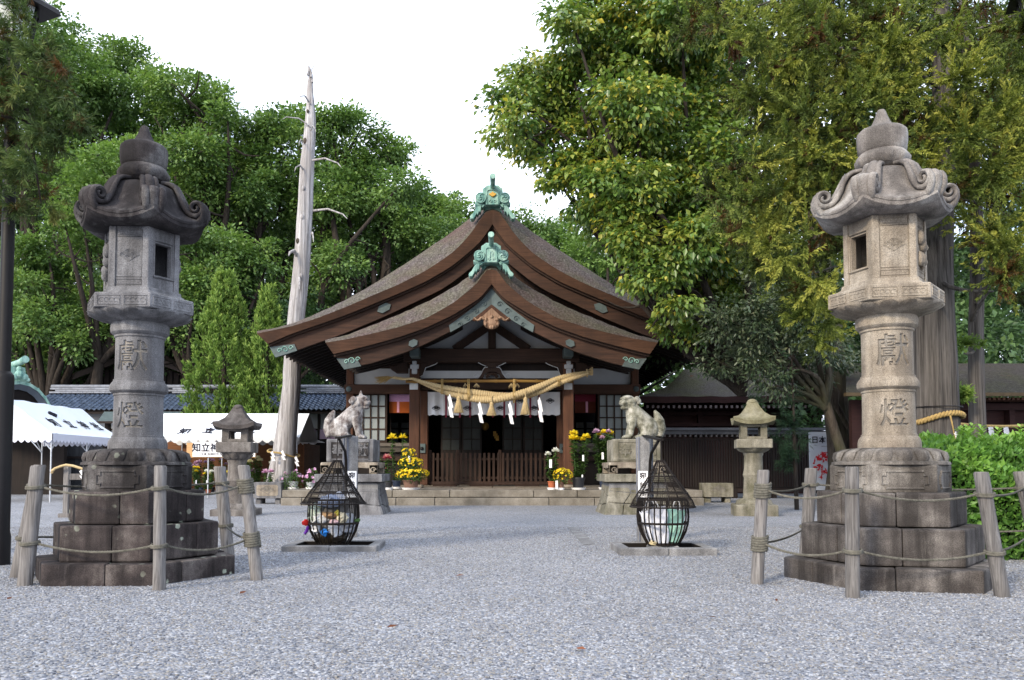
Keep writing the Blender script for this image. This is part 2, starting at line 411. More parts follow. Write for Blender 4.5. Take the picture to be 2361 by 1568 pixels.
# loose stones of the gravel near the camera, instanced over a wedge of ground
a = MB(); a.add([(-2.1, 2.6, .004), (2.1, 2.6, .004), (7.8, 12, .004), (-7.8, 12, .004)], [(0, 1, 2, 3)])
grv = tag(ob('gravel', a, m_gravel), 'loose grey and tan gravel spread over the forecourt', 'gravel', kind='stuff')
ng = bpy.data.node_groups.new('scatter_gravel', 'GeometryNodeTree')
ng.interface.new_socket('Geometry', in_out='INPUT', socket_type='NodeSocketGeometry'); ng.interface.new_socket('Geometry', in_out='OUTPUT', socket_type='NodeSocketGeometry')
def gn(t, **k):
    n = ng.nodes.new(t)
    for x, y in k.items(): setattr(n, x, y)
    return n
gi, go = gn('NodeGroupInput'), gn('NodeGroupOutput')
ds = gn('GeometryNodeDistributePointsOnFaces'); ps_ = gn('GeometryNodeInputPosition'); sx_ = gn('ShaderNodeSeparateXYZ'); mr_ = gn('ShaderNodeMapRange'); mr_.inputs[1].default_value = 5.5; mr_.inputs[2].default_value = 12.0; mr_.inputs[3].default_value = 4300; mr_.inputs[4].default_value = 60
ng.links.new(ps_.outputs[0], sx_.inputs[0]); ng.links.new(sx_.outputs[1], mr_.inputs[0]); ng.links.new(mr_.outputs[0], ds.inputs['Density'])
ic = gn('GeometryNodeMeshIcoSphere'); ic.inputs['Radius'].default_value = 1; ic.inputs['Subdivisions'].default_value = 2
sp = gn('GeometryNodeSetPosition'); nzz = gn('ShaderNodeTexNoise'); nzz.inputs['Scale'].default_value = .9
sb = gn('ShaderNodeVectorMath', operation='SUBTRACT'); sb.inputs[1].default_value = (.5, .5, .5)
ss = gn('GeometryNodeSetShadeSmooth'); sm = gn('GeometryNodeSetMaterial'); sm.inputs['Material'].default_value = m_pebble
io = gn('GeometryNodeInstanceOnPoints'); rv = gn('FunctionNodeRandomValue', data_type='FLOAT_VECTOR')
rv.inputs[0].default_value = (.0042, .0036, .0025); rv.inputs[1].default_value = (.0105, .0082, .0058)
rr = gn('FunctionNodeRandomValue', data_type='FLOAT_VECTOR'); rr.inputs[0].default_value = (-.5, -.5, 0); rr.inputs[1].default_value = (.5, .5, 6.28); rr.inputs['Seed'].default_value = 5
jn = gn('GeometryNodeJoinGeometry')
L = ng.links.new
L(gi.outputs[0], ds.inputs['Mesh']); L(ic.outputs['Mesh'], sp.inputs['Geometry']); L(nzz.outputs['Color'], sb.inputs[0]); L(sb.outputs[0], sp.inputs['Offset'])
L(sp.outputs[0], ss.inputs[0]); L(ss.outputs[0], sm.inputs['Geometry']); L(sm.outputs[0], io.inputs['Instance']); L(ds.outputs['Points'], io.inputs['Points'])
L(rr.outputs[0], io.inputs['Rotation']); L(rv.outputs[0], io.inputs['Scale']); L(io.outputs[0], jn.inputs[0]); L(gi.outputs[0], jn.inputs[0]); L(jn.outputs[0], go.inputs[0])
mo = grv.modifiers.new('scatter', 'NODES'); mo.node_group = ng
# half-buried paving strip in the gravel
p = MB(); q = [at(x, y, gY(y)) for x, y in ((1308, 1217), (1327, 1216), (1371, 1256), (1345, 1258))]
p.add([(v.x, v.y, -.05) for v in q] + [(v.x, v.y, .012) for v in q], [(4, 5, 6, 7), (0, 1, 5, 4), (1, 2, 6, 5), (2, 3, 7, 6), (3, 0, 4, 7)])
tag(ob('paving_strip', p, m_kerb), kind='structure')
# a few dry leaves and twigs on the gravel
rd = random.Random(4); lm = plain('dry_leaf', (.16, .06, .03), .4, 9, .8, .1)
sp_ = [(22, 1386, 'dry brown leaf at the far left beside the lamp post foot'), (735, 1470, 'dry red brown leaf on the gravel below the left litter basket'), (905, 1452, 'larger curled brown leaf in the middle of the bare gravel'), (1060, 1332, 'small dry leaf on the gravel between the two baskets'), (1330, 1345, 'dry leaf lying left of the right kerb frame'), (1640, 1430, 'dry leaf just left of the right lantern posts'), (1790, 1390, 'dry leaf before the right lantern base'), (560, 1372, 'dry leaf before the rope wrapped post of the left lantern'), (1340, 1505, 'dry leaf nearest to the bottom of the photo')]
for i, (x, y, lb) in enumerate(sp_):
    v = at(x, y, gY(y)); b = MB(); a = rd.uniform(0, 6.28); l = rd.uniform(.025, .045)
    pts = [(-l, 0, .004), (-.3 * l, .35 * l, .014), (l, 0, .012), (-.2 * l, -.35 * l, .006)]
    b.add([(p_[0], p_[1], p_[2] + .008) for p_ in pts], [(0, 1, 2), (0, 2, 3)])
    o = ob('fallen_leaf', b, lm); o.location = (v.x, v.y, 0.004); o.rotation_euler = (0, 0, a)
    tag(o, lb, 'leaf', 'dry leaves on the gravel')
# ------------------------------------------------------------------ the worship hall with its porch
YP, YM, YC, YW = 19.6, 22.6, 21.8, 25.3            # porch verge, main verge, porch pillars, front wall
hall = thing('shrine_hall', 'large dark timber shrine hall with two stacked curved bark roofs and green copper ridge ends', 'shrine', (0, 22, 0))
def wbox(mb, x0, y0, x1, y1, Y, d):
    """box whose front face fills the given view rectangle at depth Y"""
    a, b = at(x0, y0, Y), at(x1, y1, Y); ym = (y0 + y1) / 2
    X0, X1 = xx(x0, ym, Y), xx(x1, ym, Y)
    return mb.box(((X0 + X1) / 2, Y + d / 2, (a.z + b.z) / 2), (abs(X1 - X0), d, abs(a.z - b.z)))
def fb(name, x0, y0, x1, y1, Y, d, mat, parent=hall, bevel=0, label=None):
    return ob(name, wbox(MB(), x0, y0, x1, y1, Y, d), mat, parent, True, bevel=bevel, label=label)
def smooth_curve(pts, n):
    xs, ys = zip(*pts); u = np.linspace(0, 1, 161); y = np.interp(u * xs[-1], xs, ys)
    for _ in range(14):
        y[1:-1] = .25 * y[:-2] + .5 * y[1:-1] + .25 * y[2:]
    k = np.linspace(0, 1, n); return k * xs[-1], np.interp(k, u, y)
def prof(pts, cx, Y, n=36):
    """both halves of a roof line as world points, left eave to right eave"""
    dx, y = smooth_curve(pts, n)
    l = [at(cx - a, b, Y) for a, b in zip(dx, y)]; r = [at(cx + a, b, Y) for a, b in zip(dx, y)]
    return l[::-1] + r[1:]
mS = [(0, 484), (24, 487), (47, 503), (91, 537), (153, 579), (215, 620), (278, 660), (340, 696), (403, 726), (450, 745), (496, 760), (543, 768)]
mF = [(0, 484), (17, 484), (31, 512), (53, 543), (90, 582), (153, 624), (215, 655.6), (278, 682), (340, 708.7), (403, 733.6), (465, 753), (543, 769)]
mB = [(0, 517), (28, 559), (91, 612), (153, 649), (215, 676), (278, 702), (340, 727), (403, 749), (465, 770), (518, 793)]
mL = [(0, 560), (28, 600), (91, 650), (122, 670), (184, 699), (247, 729), (340, 768), (450, 807), (501, 823)]
pS = [(0, 601), (22, 609), (42, 632), (89, 665), (151, 699), (213, 726), (276, 752), (332, 774), (384, 787)]
pF = [(0, 621), (14, 621), (29, 649), (57, 674), (89, 699), (151, 734), (213, 754), (276, 769.6), (338, 783), (383, 790)]
pB = [(0, 655), (26, 687), (89, 726), (151, 755.5), (213, 777), (276, 794.5), (338, 810), (365, 816)]
pL = [(0, 700), (45, 736), (89, 761), (151, 792), (198, 812), (276, 837), (341, 850)]
def roof(cx, Yf, S, Fr, Bk, Bd, bulge, back, nraf, n=36):
    s = prof(S, cx, Yf + bulge, n); f = prof(Fr, cx, Yf, n); b = prof(Bk, cx, Yf + .08, n); l = prof(Bd, cx, Yf + .3, n)
    rd = random.Random(3); m = len(f)
    rows = [f]
    for t in (.06, .15, .27, .4, .55, .7, .85, 1.0):
        e = math.sin(t * math.pi / 2)
        rows.append([Vector((a.x + (c.x - a.x) * t, Yf + bulge * t, a.z + (c.z - a.z) * e)) for a, c in zip(f, s)])
    for Y in np.linspace(Yf + bulge + .6, back, 8): rows.append([Vector((c.x, Y, c.z)) for c in s])
    top = MB(); vs = []
    for i, r in enumerate(rows):
        for p in r:
            j = .012 if i else .006
            vs.append((p.x, p.y, p.z + rd.uniform(-j, j)))
    fs = [(i * m + j, i * m + j + 1, (i + 1) * m + j + 1, (i + 1) * m + j) for i in range(len(rows) - 1) for j in range(m - 1)]
    top.add(vs, fs)
    ro = ob('roof', top, m_thatch, hall, True, smooth=50)
    # exposed bark courses along the verge and the eaves, and the soffit behind
    e = MB(); b2 = [Vector((p.x, back, p.z)) for p in b]; f2 = rows[-1]
    e.loft([f, b], False, False)
    u = [Vector((p.x, Yf + .3, p.z + .02)) for p in b]; e.loft([b, u], False, False)
    for k in (0, m - 1):
        col = [r[k] for r in rows]; low = [Vector((b[k].x, q.y + (.08 if i == 0 else 0), b[k].z)) for i, q in enumerate(col)]
        e.loft([col, low], False, False)
    ob('roof_edge', e, m_barkedge, ro, True)
    so_ = MB(); so_.loft([u, [Vector((p.x, back, p.z + .04)) for p in b]], False, False)
    ob('soffit', so_, m_wood_blk, ro, True)
    # barge boards, one each side
    h = m // 2
    for rng, nm in ((range(0, h + 1), 0), (range(h, m), 1)):
        bd = MB(); rings = []
        for k in rng:
            t = Vector((b[k].x, Yf + .26, b[k].z + .02)); q = l[k]
            rings.append([t, Vector((q.x, Yf + .3, q.z)), Vector((q.x, Yf + .42, q.z)), Vector((t.x, Yf + .42, t.z))])
        bd.loft(rings, True, True); ob('barge_board', bd, m_barge, hall, True)
        # moulding strip under the bark
        ms = MB(); rr = []
        for k in rng:
            z = b[k].z - .03; rr.append([Vector((b[k].x, Yf + .17, z + .035)), Vector((b[k].x, Yf + .17, z - .025)), Vector((b[k].x, Yf + .25, z - .025)), Vector((b[k].x, Yf + .25, z + .035))])
        ms.loft(rr, True, True); ob('moulding', ms, m_wood, hall, True)
    # rafters under the eaves
    for side in (0, 1):
        seq = list(range(0, h - 6)) if side == 0 else list(range(h + 7, m))
        rb = MB(); rings = []
        for k in seq[::2] + [seq[-1]]:
            p = b[k]; rings.append([Vector((p.x, y_, p.z + z_)) for y_, z_ in ((-.045, -.02), (-.045, -.13), (.045, -.13), (.045, -.02))])
        rb.loft(rings, True, True); me = None
        for i in range(nraf):
            Y = Yf + .75 + i * (back - Yf - 1.0) / nraf
            if me is None: me = rb.mesh('rafter', m_wood_blk, (0, 0, 0))
            o = link('rafter', me, hall); o.location = (-hall.location.x, Y - hall.location.y, -hall.location.z)
    return f, b, l, s
mf, mb_, ml, ms_ = roof(1135, YM, mS, mF, mB, mL, 1.5, 35.5, 26)
pf, pb, pl, ps = roof(1133, YP, pS, pF, pB, pL, 1.0, YM + .9, 7)

# verdigris plates on the barge boards
def plate(cx, Yf, Bk, Bd, u0, u1, a0, a1, mat=m_green_d, name='metal_fitting', dz=.02, n=8):
    dxb, yb = smooth_curve(Bk, 101); dxl, yl = smooth_curve(Bd, 101)
    for s in (-1, 1):
        q = MB(); rings = []
        for i in range(n + 1):
            u = u0 + (u1 - u0) * i / n; k = u * 100
            xb, ybb = np.interp(k, range(101), dxb), np.interp(k, range(101), yb); xl, yll = np.interp(k, range(101), dxl), np.interp(k, range(101), yl)
            a0_ = a0[0] + (a0[1] - a0[0]) * i / n; a1_ = a1[0] + (a1[1] - a1[0]) * i / n
            P = lambda a: at(cx + s * (xb + (xl - xb) * a), ybb + (yll - ybb) * a, Yf + .255)
            t, b = P(a0_), P(a1_)
            rings.append([t, b, b + Vector((0, .07, 0)), t + Vector((0, .07, 0))])
        q.loft(rings, True, True); o = ob(name, q, mat, hall, True)
plate(1135, YM, mB, mL, .90, 1.0, (.62, .25), (1.03, 1.03)); plate(1133, YP, pB, pL, .885, 1.0, (.6, .3), (1.05, 1.05))
plate(1133, YP, pB, pL, 0.0, .28, (.12, .55), (1.04, 1.05), n=14)
for s in (-1, 1):
    for x, y, r in ((18, 701, 7), (36, 717, 8), (56, 734, 7), (72, 748, 6)):
        q = MB(); c = at(1133 + s * x, y, YP + .235); k = 1 / ppm(YP, c.z); q.tube([c + Vector((s * r * k * (1 - t / 15) * math.cos(t * .62), 0, r * k * (1 - t / 15) * math.sin(t * .62))) for t in range(14)], .9 * k, 5); ob('scrollwork', q, m_green_d, hall, True)
for cx, Yf, lst in ((1135, YM, (250, 729 - 19, 18, 9)), (1133, YP, (181, 791, 12, 8))):
    for s in (-1, 1):
        dx, y, w_, h_ = lst; q = MB(); c = at(cx + s * dx, y, Yf + .24); k = 1 / ppm(Yf, c.z); ang = s * -.5
        pts = [(math.cos(i * math.pi / 3) * w_ * k, math.sin(i * math.pi / 3) * h_ * k * (1.15 if i % 3 else 0)) for i in range(6)]
        pts = [(x * math.cos(ang) - z * math.sin(ang), x * math.sin(ang) + z * math.cos(ang)) for x, z in pts]
        q.prism(pts, c, (1, 0, 0), (0, 0, 1), (0, .05, 0)); ob('diamond_fitting', q, m_green_d, hall, True)
# scroll engraving on the eave plates: raised tendrils
for cx, Yf, ex, ey in ((1133, YP, 322, 832), (1135, YM, 478, 806)):
    for s in (-1, 1):
        q = MB()
        for j, (ox, oy, r0, tr) in enumerate(((0, 0, 9, 1), (13, 2, 6, -1), (-13, -4, 6, -1))):
            c = at(cx + s * (ex + ox), ey + oy + s * 0, Yf + .24); k = 1 / ppm(Yf, c.z)
            q.tube([c + Vector((s * tr * r0 * k * (1 - t / 14) * math.cos(t * .6), 0, r0 * k * (1 - t / 14) * math.sin(t * .6))) for t in range(13)], 1.1 * k, 5)
        ob('scrollwork', q, m_copper, hall, True)

# ---- ridge-end ornaments
def ridge_end(cx, cy, Y, sc, crest):
    """copper ridge ornament: stepped block, two swirl discs, leaf wings, a projecting tube; in a 976-px close-up grid"""
    c = at(cx, cy, Y); k = sc / ppm(Y, c.z)
    P = lambda x, y: (x * k, -y * k)
    o = thing_part = MB(); r = ob_parent = None
    blk = MB()
    half = [(0, -78), (23, -78), (30, -74), (36, -68), (42, -66), (46, -60), (47, -44), (47, -20), (45, -8), (35, 0), (32, 14), (0, 14)]
    poly = [P(x, y) for x, y in half] + [P(-x, y) for x, y in half[::-1][1:-1]]
    blk.prism(poly[::-1], c, (1, 0, 0), (0, 0, 1), (0, .5, 0))
    o = ob('ridge_ornament', blk, m_copper, hall, True, bevel=.012)
    fr = MB(); a = [(-26, 10), (-26, -48), (-18, -55), (18, -55), (26, -48), (26, 10)]
    fr.tube([c + Vector((P(x, y)[0], -.02, P(x, y)[1])) for x, y in a], 2.2 * k, 5); 
    for s in (-1, 1): fr.tube([c + Vector((s * k * (9 + 8 * math.cos(t * .55) * (1 - t / 13)), -.02, k * (1 + 8 * math.sin(t * .55) * (1 - t / 13)))) for t in range(12)], 1.8 * k, 5)
    ob('frame_moulding', fr, m_copper, o, True)
    for s in (-1, 1):
        d = MB(); ctr = c + Vector((s * 55 * k, -.05, 16 * k))
        d.lathe([(24 * k, 0), (24 * k, .24), (0.01, .24)], 22, (0, 0, 0)); 
        d.lathe([(0.01, -.001), (20 * k, -.001), (20 * k, .03)], 22, (0, 0, 0))
        d.xf(Matrix.Translation(ctr) @ Matrix.Rotation(R(90), 4, 'X') @ Matrix.Scale(-1, 4, (0, 0, 1)))
        di = ob('swirl_disc', d, m_copper, o, True, smooth=40)
        sw = MB()
        sw.tube([ctr + Vector((23 * k * math.cos(i * .3), 0, 23 * k * math.sin(i * .3))) for i in range(22)], 2.4 * k, 6)
        for j in range(3): sw.tube([ctr + Vector((s * k * (4 + 1.25 * t) * math.cos(j * 2.09 + t * .2), -.01, k * (4 + 1.25 * t) * math.sin(j * 2.09 + t * .2))) for t in range(13)], [k * (5.2 - .3 * t) for t in range(13)], 6)
        ob('swirl', sw, m_copper, di, True, smooth=60)
        wg = MB()
        for lf in ([(40, 8), (52, 4), (66, 4), (78, 0), (84, 4), (80, 12), (66, 18), (50, 18)],
                   [(52, 18), (66, 18), (78, 30), (90, 52), (101, 62), (106, 70), (100, 80), (88, 79), (80, 66), (74, 52), (70, 62), (62, 44), (56, 48), (54, 34)],
                   [(34, 10), (46, 12), (52, 26), (44, 24), (38, 18)]):
            wg.prism([P(s * x, y) for x, y in (lf if s < 0 else lf[::-1])], c + Vector((0, .02, 0)), (1, 0, 0), (0, 0, 1), (0, .3, 0))
        ob('leaf_wing', wg, m_copper, o, True, bevel=.012)
    tb = MB(); tb.tube([c + Vector((0, .45, 66 * k)), c + Vector((0, .1, 68 * k)), c + Vector((0, -.25, 72 * k)), c + Vector((0, -.62, 80 * k))], [11 * k, 11 * k, 11.4 * k, 12.4 * k], 14)
    tb.tube([c + Vector((0, -.60, 79 * k)), c + Vector((0, -.66, 81 * k))], [13.6 * k, 13.6 * k], 14)
    ob('ridge_tube', tb, m_copper, o, True, smooth=45)
    cr = MB()
    if crest:
        dm = [(-18, -33), (-12, -38), (-6, -40), (0, -46), (6, -40), (12, -38), (18, -33), (8, -24), (0, -20), (-8, -24)]
        cr.prism([P(x, y) for x, y in dm], c + Vector((0, -.05, 0)), (1, 0, 0), (0, 0, 1), (0, .06, 0))
        ob('gold_crest', cr, m_gold, o, True, bevel=.01)
    else:
        for s in (-1, 1): cr.tube([c + Vector((s * x * k, -.02, -y * k)) for x, y in ((3, -38), (6, -28), (5, -14), (10, -6), (9, 4))], 2.2 * k, 6)
        ob('relief', cr, m_copper, o, True)
ridge_end(1135.5, 465, YM - .12, .5, True)
ridge_end(1132, 598, YP - .12, .495, False)
# ridge caps behind the ornaments
for cx, y, Y0, Y1 in ((1135, 492, YM + .2, 35), (1133, 616, YP + .2, YM + .4)):
    b = MB(); z = zz(y, Y0) + .05; b.tube([(xx(cx, y, Y0), Y0, z), (xx(cx, y, Y0), Y1, z + .12)], .26, 8); ob('ridge_cap', b, m_copper, hall, True, smooth=50)

# ---- carved pendant under the porch gable
b = MB(); Yg = YP + .2; c = at(1133, 757, Yg); k = 1 / ppm(Yg, c.z)
for s in (1,):
    b.prism([(-46 * k, 20 * k), (0, 56 * k), (46 * k, 20 * k), (38 * k, 17 * k), (26 * k, 24 * k), (12 * k, 20 * k), (0, 30 * k), (-12 * k, 20 * k), (-26 * k, 24 * k), (-38 * k, 17 * k)][::-1], c + Vector((0, .02, 0)), (1, 0, 0), (0, 0, 1), (0, .1, 0))
pd = ob('gable_pendant', b, m_wood_red, hall, True, bevel=.01)
b = MB(); b.ball(c + Vector((0, -.02, 13 * k)), (19 * k, .1, 16 * k), 14, 9)
for a in range(7): b.ball(c + Vector((15 * k * math.sin(a - 3), -.09, 13 * k + 12 * k * math.cos(a - 3))), (4 * k, .05, 5 * k), 8, 5)
for s in (-1, 1):
    b.tube([c + Vector((s * k * (17 + 2.2 * t), -.03, k * (21 + 3 * math.sin(t * .7)))) for t in range(12)], [k * (4.2 - .25 * t) for t in range(12)], 6)
    b.tube([c + Vector((s * k * (9 + 5 * math.cos(t * .6) * (1 - t / 14)), -.1, k * (13 + 6 * math.sin(t * .6) * (1 - t / 14)))) for t in range(12)], 1.5 * k, 5)
b.prism([(-30 * k, 19 * k), (0, 47 * k), (30 * k, 19 * k), (14 * k, 23 * k), (-14 * k, 23 * k)][::-1], c + Vector((0, -.04, 0)), (1, 0, 0), (0, 0, 1), (0, .08, 0))
ob('carved_flower', b, wood('pale_carving', (.12, .06, .035), (.36, .24, .16), 'z', 1.4), pd, True, smooth=60)

# ---- porch frame
Yb = YC + .02
gw = MB(); gp = [at(1133 - d, y + 2, YC + .1) for d, y in ((200, 806), (150, 788), (90, 756), (45, 728), (0, 696))] + [at(1133 + d, y + 2, YC + .1) for d, y in ((45, 728), (90, 756), (150, 788), (200, 806))]
gw.add(gp + [p + Vector((0, .1, 0)) for p in gp], [tuple(range(8, -1, -1)), tuple(range(9, 18))]); ob('gable_wall', gw, m_plaster, hall, True)
fb('king_post', 1125, 735, 1143, 804, Yb - .06, .2, m_wood)
for s in (-1, 1):
    q = MB(); q.bar(at(1133 + s * 6, 752, Yb), at(1133 + s * 86, 806, Yb), .14, .2, (0, 0, 1)); ob('strut', q, m_wood, hall, True)
fb('tie_beam', 930, 803, 1336, 835, Yb - .16, .34, m_wood_x, bevel=.02)
fb('dark_panel', 952, 835, 1314, 856, Yb + .25, .06, m_wood_blk)
fb('frieze_panel', 962, 855, 1304, 873, Yb + .17, .06, m_plaster)
fb('lintel', 952, 872, 1314, 897, Yb + .05, .22, m_wood_x, bevel=.015)
for x0, x1, s in ((943, 967, -1), (1299, 1323, 1)):
    pil = fb('porch_pillar', x0, 836, x1, 1118, YC - .14, .28, m_wood_red, bevel=.025)
    xm = (x0 + x1) / 2
    ft_ = MB(); v = at(xm, 1118, YC); zb = .35; ft_.box((v.x, YC, zb + (v.z - zb) / 2 - .005), (.46, .46, v.z - zb + .03)); ob('pillar_base', ft_, m_granite, hall, True, bevel=.03)
    fb('metal_sleeve', x0 + 1, 876, x1 - 4, 898, YC - .17, .34, m_metal_w, pil)
    q = MB(); wbox(q, xm - 10, 840, xm + 10, 850, YC - .2, .4); wbox(q, xm - 6, 850, xm + 6, 862, YC - .2, .4); wbox(q, xm - 5, 832, xm + 5, 840, YC - .2, .4)
    ob('bracket_cap', q, m_metal_w, pil, True, bevel=.015)
    q = MB(); wbox(q, xm - 11, 800, xm + 11, 822, YC - .6, .5); ob('capped_beam_end', q, m_green_d, pil, True, bevel=.02)
    q = MB(); e = at(xm + s * 14, 848, YC); kk = 1 / ppm(YC, e.z)
    q.prism([(0, -13 * kk), (s * 26 * kk, -13 * kk), (s * 40 * kk, -4 * kk), (s * 44 * kk, 6 * kk), (s * 30 * kk, 3 * kk), (s * 22 * kk, 10 * kk), (0, 13 * kk)][::-s], e + Vector((0, -.1, 0)), (1, 0, 0), (0, 0, 1), (0, .2, 0)); ob('beam_nose', q, m_wood, hall, True, bevel=.015)
    # inner bracket under the tie beam
    q = MB(); e = at(xm - s * 12, 836, YC)
    q.prism([(0, 0), (-s * 42 * kk, 0), (-s * 38 * kk, -4 * kk), (-s * 24 * kk, -9 * kk), (-s * 14 * kk, -12 * kk), (-s * 8 * kk, -30 * kk), (0, -34 * kk)][::s], e + Vector((0, -.08, 0)), (1, 0, 0), (0, 0, 1), (0, .16, 0)); br = ob('corner_bracket', q, m_wood, hall, True)
    q = MB(); q.tube([e + Vector((-s * a * kk, -.1, b * kk)) for a, b in ((42, -1), (37, -5), (24, -10), (15, -13), (9, -30), (2, -34))], .9 * kk, 5); ob('painted_edge', q, m_metal_w, br, True)
# frog-leg strut
c = at(1134, 873, YC); k = 1 / ppm(YC, c.z); q = MB()
half = [(0, 24), (17, 24), (21, 18), (24, 10), (30, 2), (32, 0), (21, 0), (17, 9), (9, 14), (0, 15)]
q.prism([(x * k, y * k) for x, y in half[:1]] + [(x * k, y * k) for x, y in half[1:7]] + [(x * k, y * k) for x, y in half[7:]] + [(-x * k, y * k) for x, y in half[::-1][1:-1]], c + Vector((0, -.12, 0)), (1, 0, 0), (0, 0, 1), (0, .16, 0))
fl = ob('frog_leg_strut', q, m_wood, hall, True)
q = MB(); q.box(c + Vector((0, -.04, 29.5 * k)), (19 * k, .2, 10 * k)); q.prism([(-34 * k, 38 * k), (34 * k, 38 * k), (22 * k, 32 * k), (10 * k, 28 * k), (-10 * k, 28 * k), (-22 * k, 32 * k)][::-1], c + Vector((0, -.08, 0)), (1, 0, 0), (0, 0, 1), (0, .12, 0)); ob('bearing_block', q, m_wood, fl, True)
q = MB()
for s in (-1, 1):
    q.tube([c + Vector((s * x * k, -.14, y * k)) for x, y in ((10, 25), (17, 24.5), (21, 19), (24, 11), (30, 2.5), (33, 0))], .9 * k, 5)
    q.tube([c + Vector((s * k * (38 - 7 * math.cos(t * .55) * (1 - t / 16)), -.12, k * (5 + 6 * math.sin(t * .55) * (1 - t / 16)))) for t in range(13)], .9 * k, 5)
    q.tube([c + Vector((s * x * k, -.1, y * k)) for x, y in ((14, 27.5), (22, 31), (32, 36))], .8 * k, 5)
ob('painted_edge', q, m_metal_w, fl, True)
q = MB()
for i in range(7):
    a = math.pi * (i + .5) / 7; q.ball(c + Vector((11 * k * math.cos(a), -.06, 3 * k + 8 * k * math.sin(a))), (4 * k, .04, 4 * k), 7, 5)
ob('carved_leaves', q, m_wood, fl, True)

# ---- main gable board wall and front wall of the hall
b = MB(); gp = [Vector((p.x, YM + .9, p.z + .1)) for p in ml[13:-13]]; base = [Vector((p.x, YM + .9, zz(850, YM + .9))) for p in ml[13:-13]]
b.loft([base, gp], False, False); ob('gable_boards', b, m_wood, hall, True)
for x0, x1 in ((797, 814), (1456, 1473)):
    ps_ = fb('corner_post', x0, 845, x1, 1119, YW - .15, .3, m_wood_red, bevel=.02)
for s in (-1, 1):
    X = lambda x: 1135 + s * (1135 - x)
    def fbs(n, x0, y0, x1, y1, Y, d, m, p=hall, **k): return fb(n, min(X(x0), X(x1)), y0, max(X(x0), X(x1)), y1, Y, d, m, p, **k)
    fbs('plaster_panel', 814, 850, 968, 888, YW, .08, m_plaster)
    fbs('rail', 794, 886, 966, 908, YW - .2, .2, wood('rail_wood', (.04, .02, .013), (.09, .043, .026), 'x'), bevel=.01)
    q = MB(); c = at(X(804), 897, YW - .2); q.ball(c, (.09, .05, .09), 12, 6); ob('nail_cover', q, m_green_d, hall, True, smooth=60)
    # lattice window with paper panes
    x0, x1, y0, y1 = 816, 892, 908, 1019
    fr = MB()
    wbox(fr, min(X(x0), X(x0 + 3)), y0, max(X(x0), X(x0 + 3)), y1, YW - .06, .08); wbox(fr, min(X(x1 - 4), X(x1)), y0, max(X(x1 - 4), X(x1)), y1, YW - .06, .08)
    wbox(fr, min(X(x0), X(x1)), y0 - 3, max(X(x0), X(x1)), y0 + 3, YW - .05, .07); wbox(fr, min(X(x0), X(x1)), y1 - 3, max(X(x0), X(x1)), y1 + 3, YW - .05, .07)
    wn_ = ob('lattice_window', fr, m_wood, hall, True)
    cols = [819 + i * 17.3 for i in range(5)]
    for i in range(4):
        for j in range(4):
            xa, xb = sorted((X(cols[i]), X(cols[i + 1]))); fb('pane', xa + 1, y0 + 3 + j * 26.4, xb - 1, y0 + 3 + (j + 1) * 26.4 - 1.6, YW, .012, m_paper, wn_)
    for i in range(1, 4): fbs('muntin', cols[i] - 1.4, y0, cols[i] + 1.4, y1, YW - .04, .05, m_wood, wn_)
    for j in range(1, 4): fbs('muntin', x0, y0 + 2 + j * 26.4 - 1.4, x1, y0 + 2 + j * 26.4 + 1.4, YW - .035, .045, m_wood, wn_)
    # sill boards and skirting
    fbs('sill_board', 812, 1021, 944, 1029, YW - .12, .16, wood('grey_sill', (.09, .078, .066), (.16, .14, .12), 'x')); fbs('apron_board', 812, 1029.5, 944, 1042, YW - .06, .1, wood('grey_sill2', (.07, .06, .05), (.13, .115, .095), 'x'))
    fbs('lower_rail', 812, 1052, 944, 1062, YW - .05, .1, m_wood_x); fbs('skirting', 812, 1042, 944, 1125, YW + .06, .08, m_wood_blk)
    # split curtain in the side bay
    cu = fbs('side_curtain', 897, 926, 945, 952, YW + .15, .015, plain('orange_cloth', (.3, .075, .02), .12, 3, .9, .1) if s < 0 else plain('maroon_cloth', (.09, .025, .016), .12, 3, .9, .1))
    fbs('curtain_band', 897, 908, 945, 926, YW + .148, .017, plain('lilac_cloth', (.42, .25, .42), .35, 70, .9, .1) if s < 0 else plain('wine_cloth', (.13, .02, .035), .3, 60, .9, .1), cu)
    fbs('ribbon', 915, 926, 920, 951, YW + .14, .02, plain('pink_ribbon', (.6, .3, .4), .1, 9, .8, .1), cu)
    # inner windows seen through the side bay
    for i in range(2):
        for j in range(3): fbs('inner_pane', 900 + i * 24 + 1, 974 + j * 16, 900 + i * 24 + 18, 974 + j * 16 + 13, YW + 5.5, .02, plain('dim_pane', (.17, .2, .22), .3, 2, .4, .4, bump=0))
    # inner post beside the pillar with its metal roundel
    q = fbs('inner_post', 968, 900, 986, 1119, 23.2, .25, m_wood_red, bevel=.02)
    fbs('metal_plate', 967, 1023, 980, 1044, 23.15, .06, m_green_d, q)
    e = at(X(972), 1034, 23.13); d = MB(); d.ball(e, (.05, .03, .05), 10, 6); ob('knob', d, m_pole, q, True, smooth=60)
    # hanging strip at the eave end of the side wall
    fbs('side_wall', 797, 845, 801, 1125, YW + .1, 10.5, m_wood_blk)
b = MB(); b.box((0, YW + 5.3, .30), (9.2, 10.6, .08)); ob('hall_floor', b, m_wood_blk, hall, True)
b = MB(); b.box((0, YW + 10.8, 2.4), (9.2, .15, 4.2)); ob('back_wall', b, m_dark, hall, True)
b = MB(); b.box((0, YW + 5.3, zz(845, YW)), (9.0, 10.6, .08)); ob('ceiling', b, m_wood_blk, hall, True)
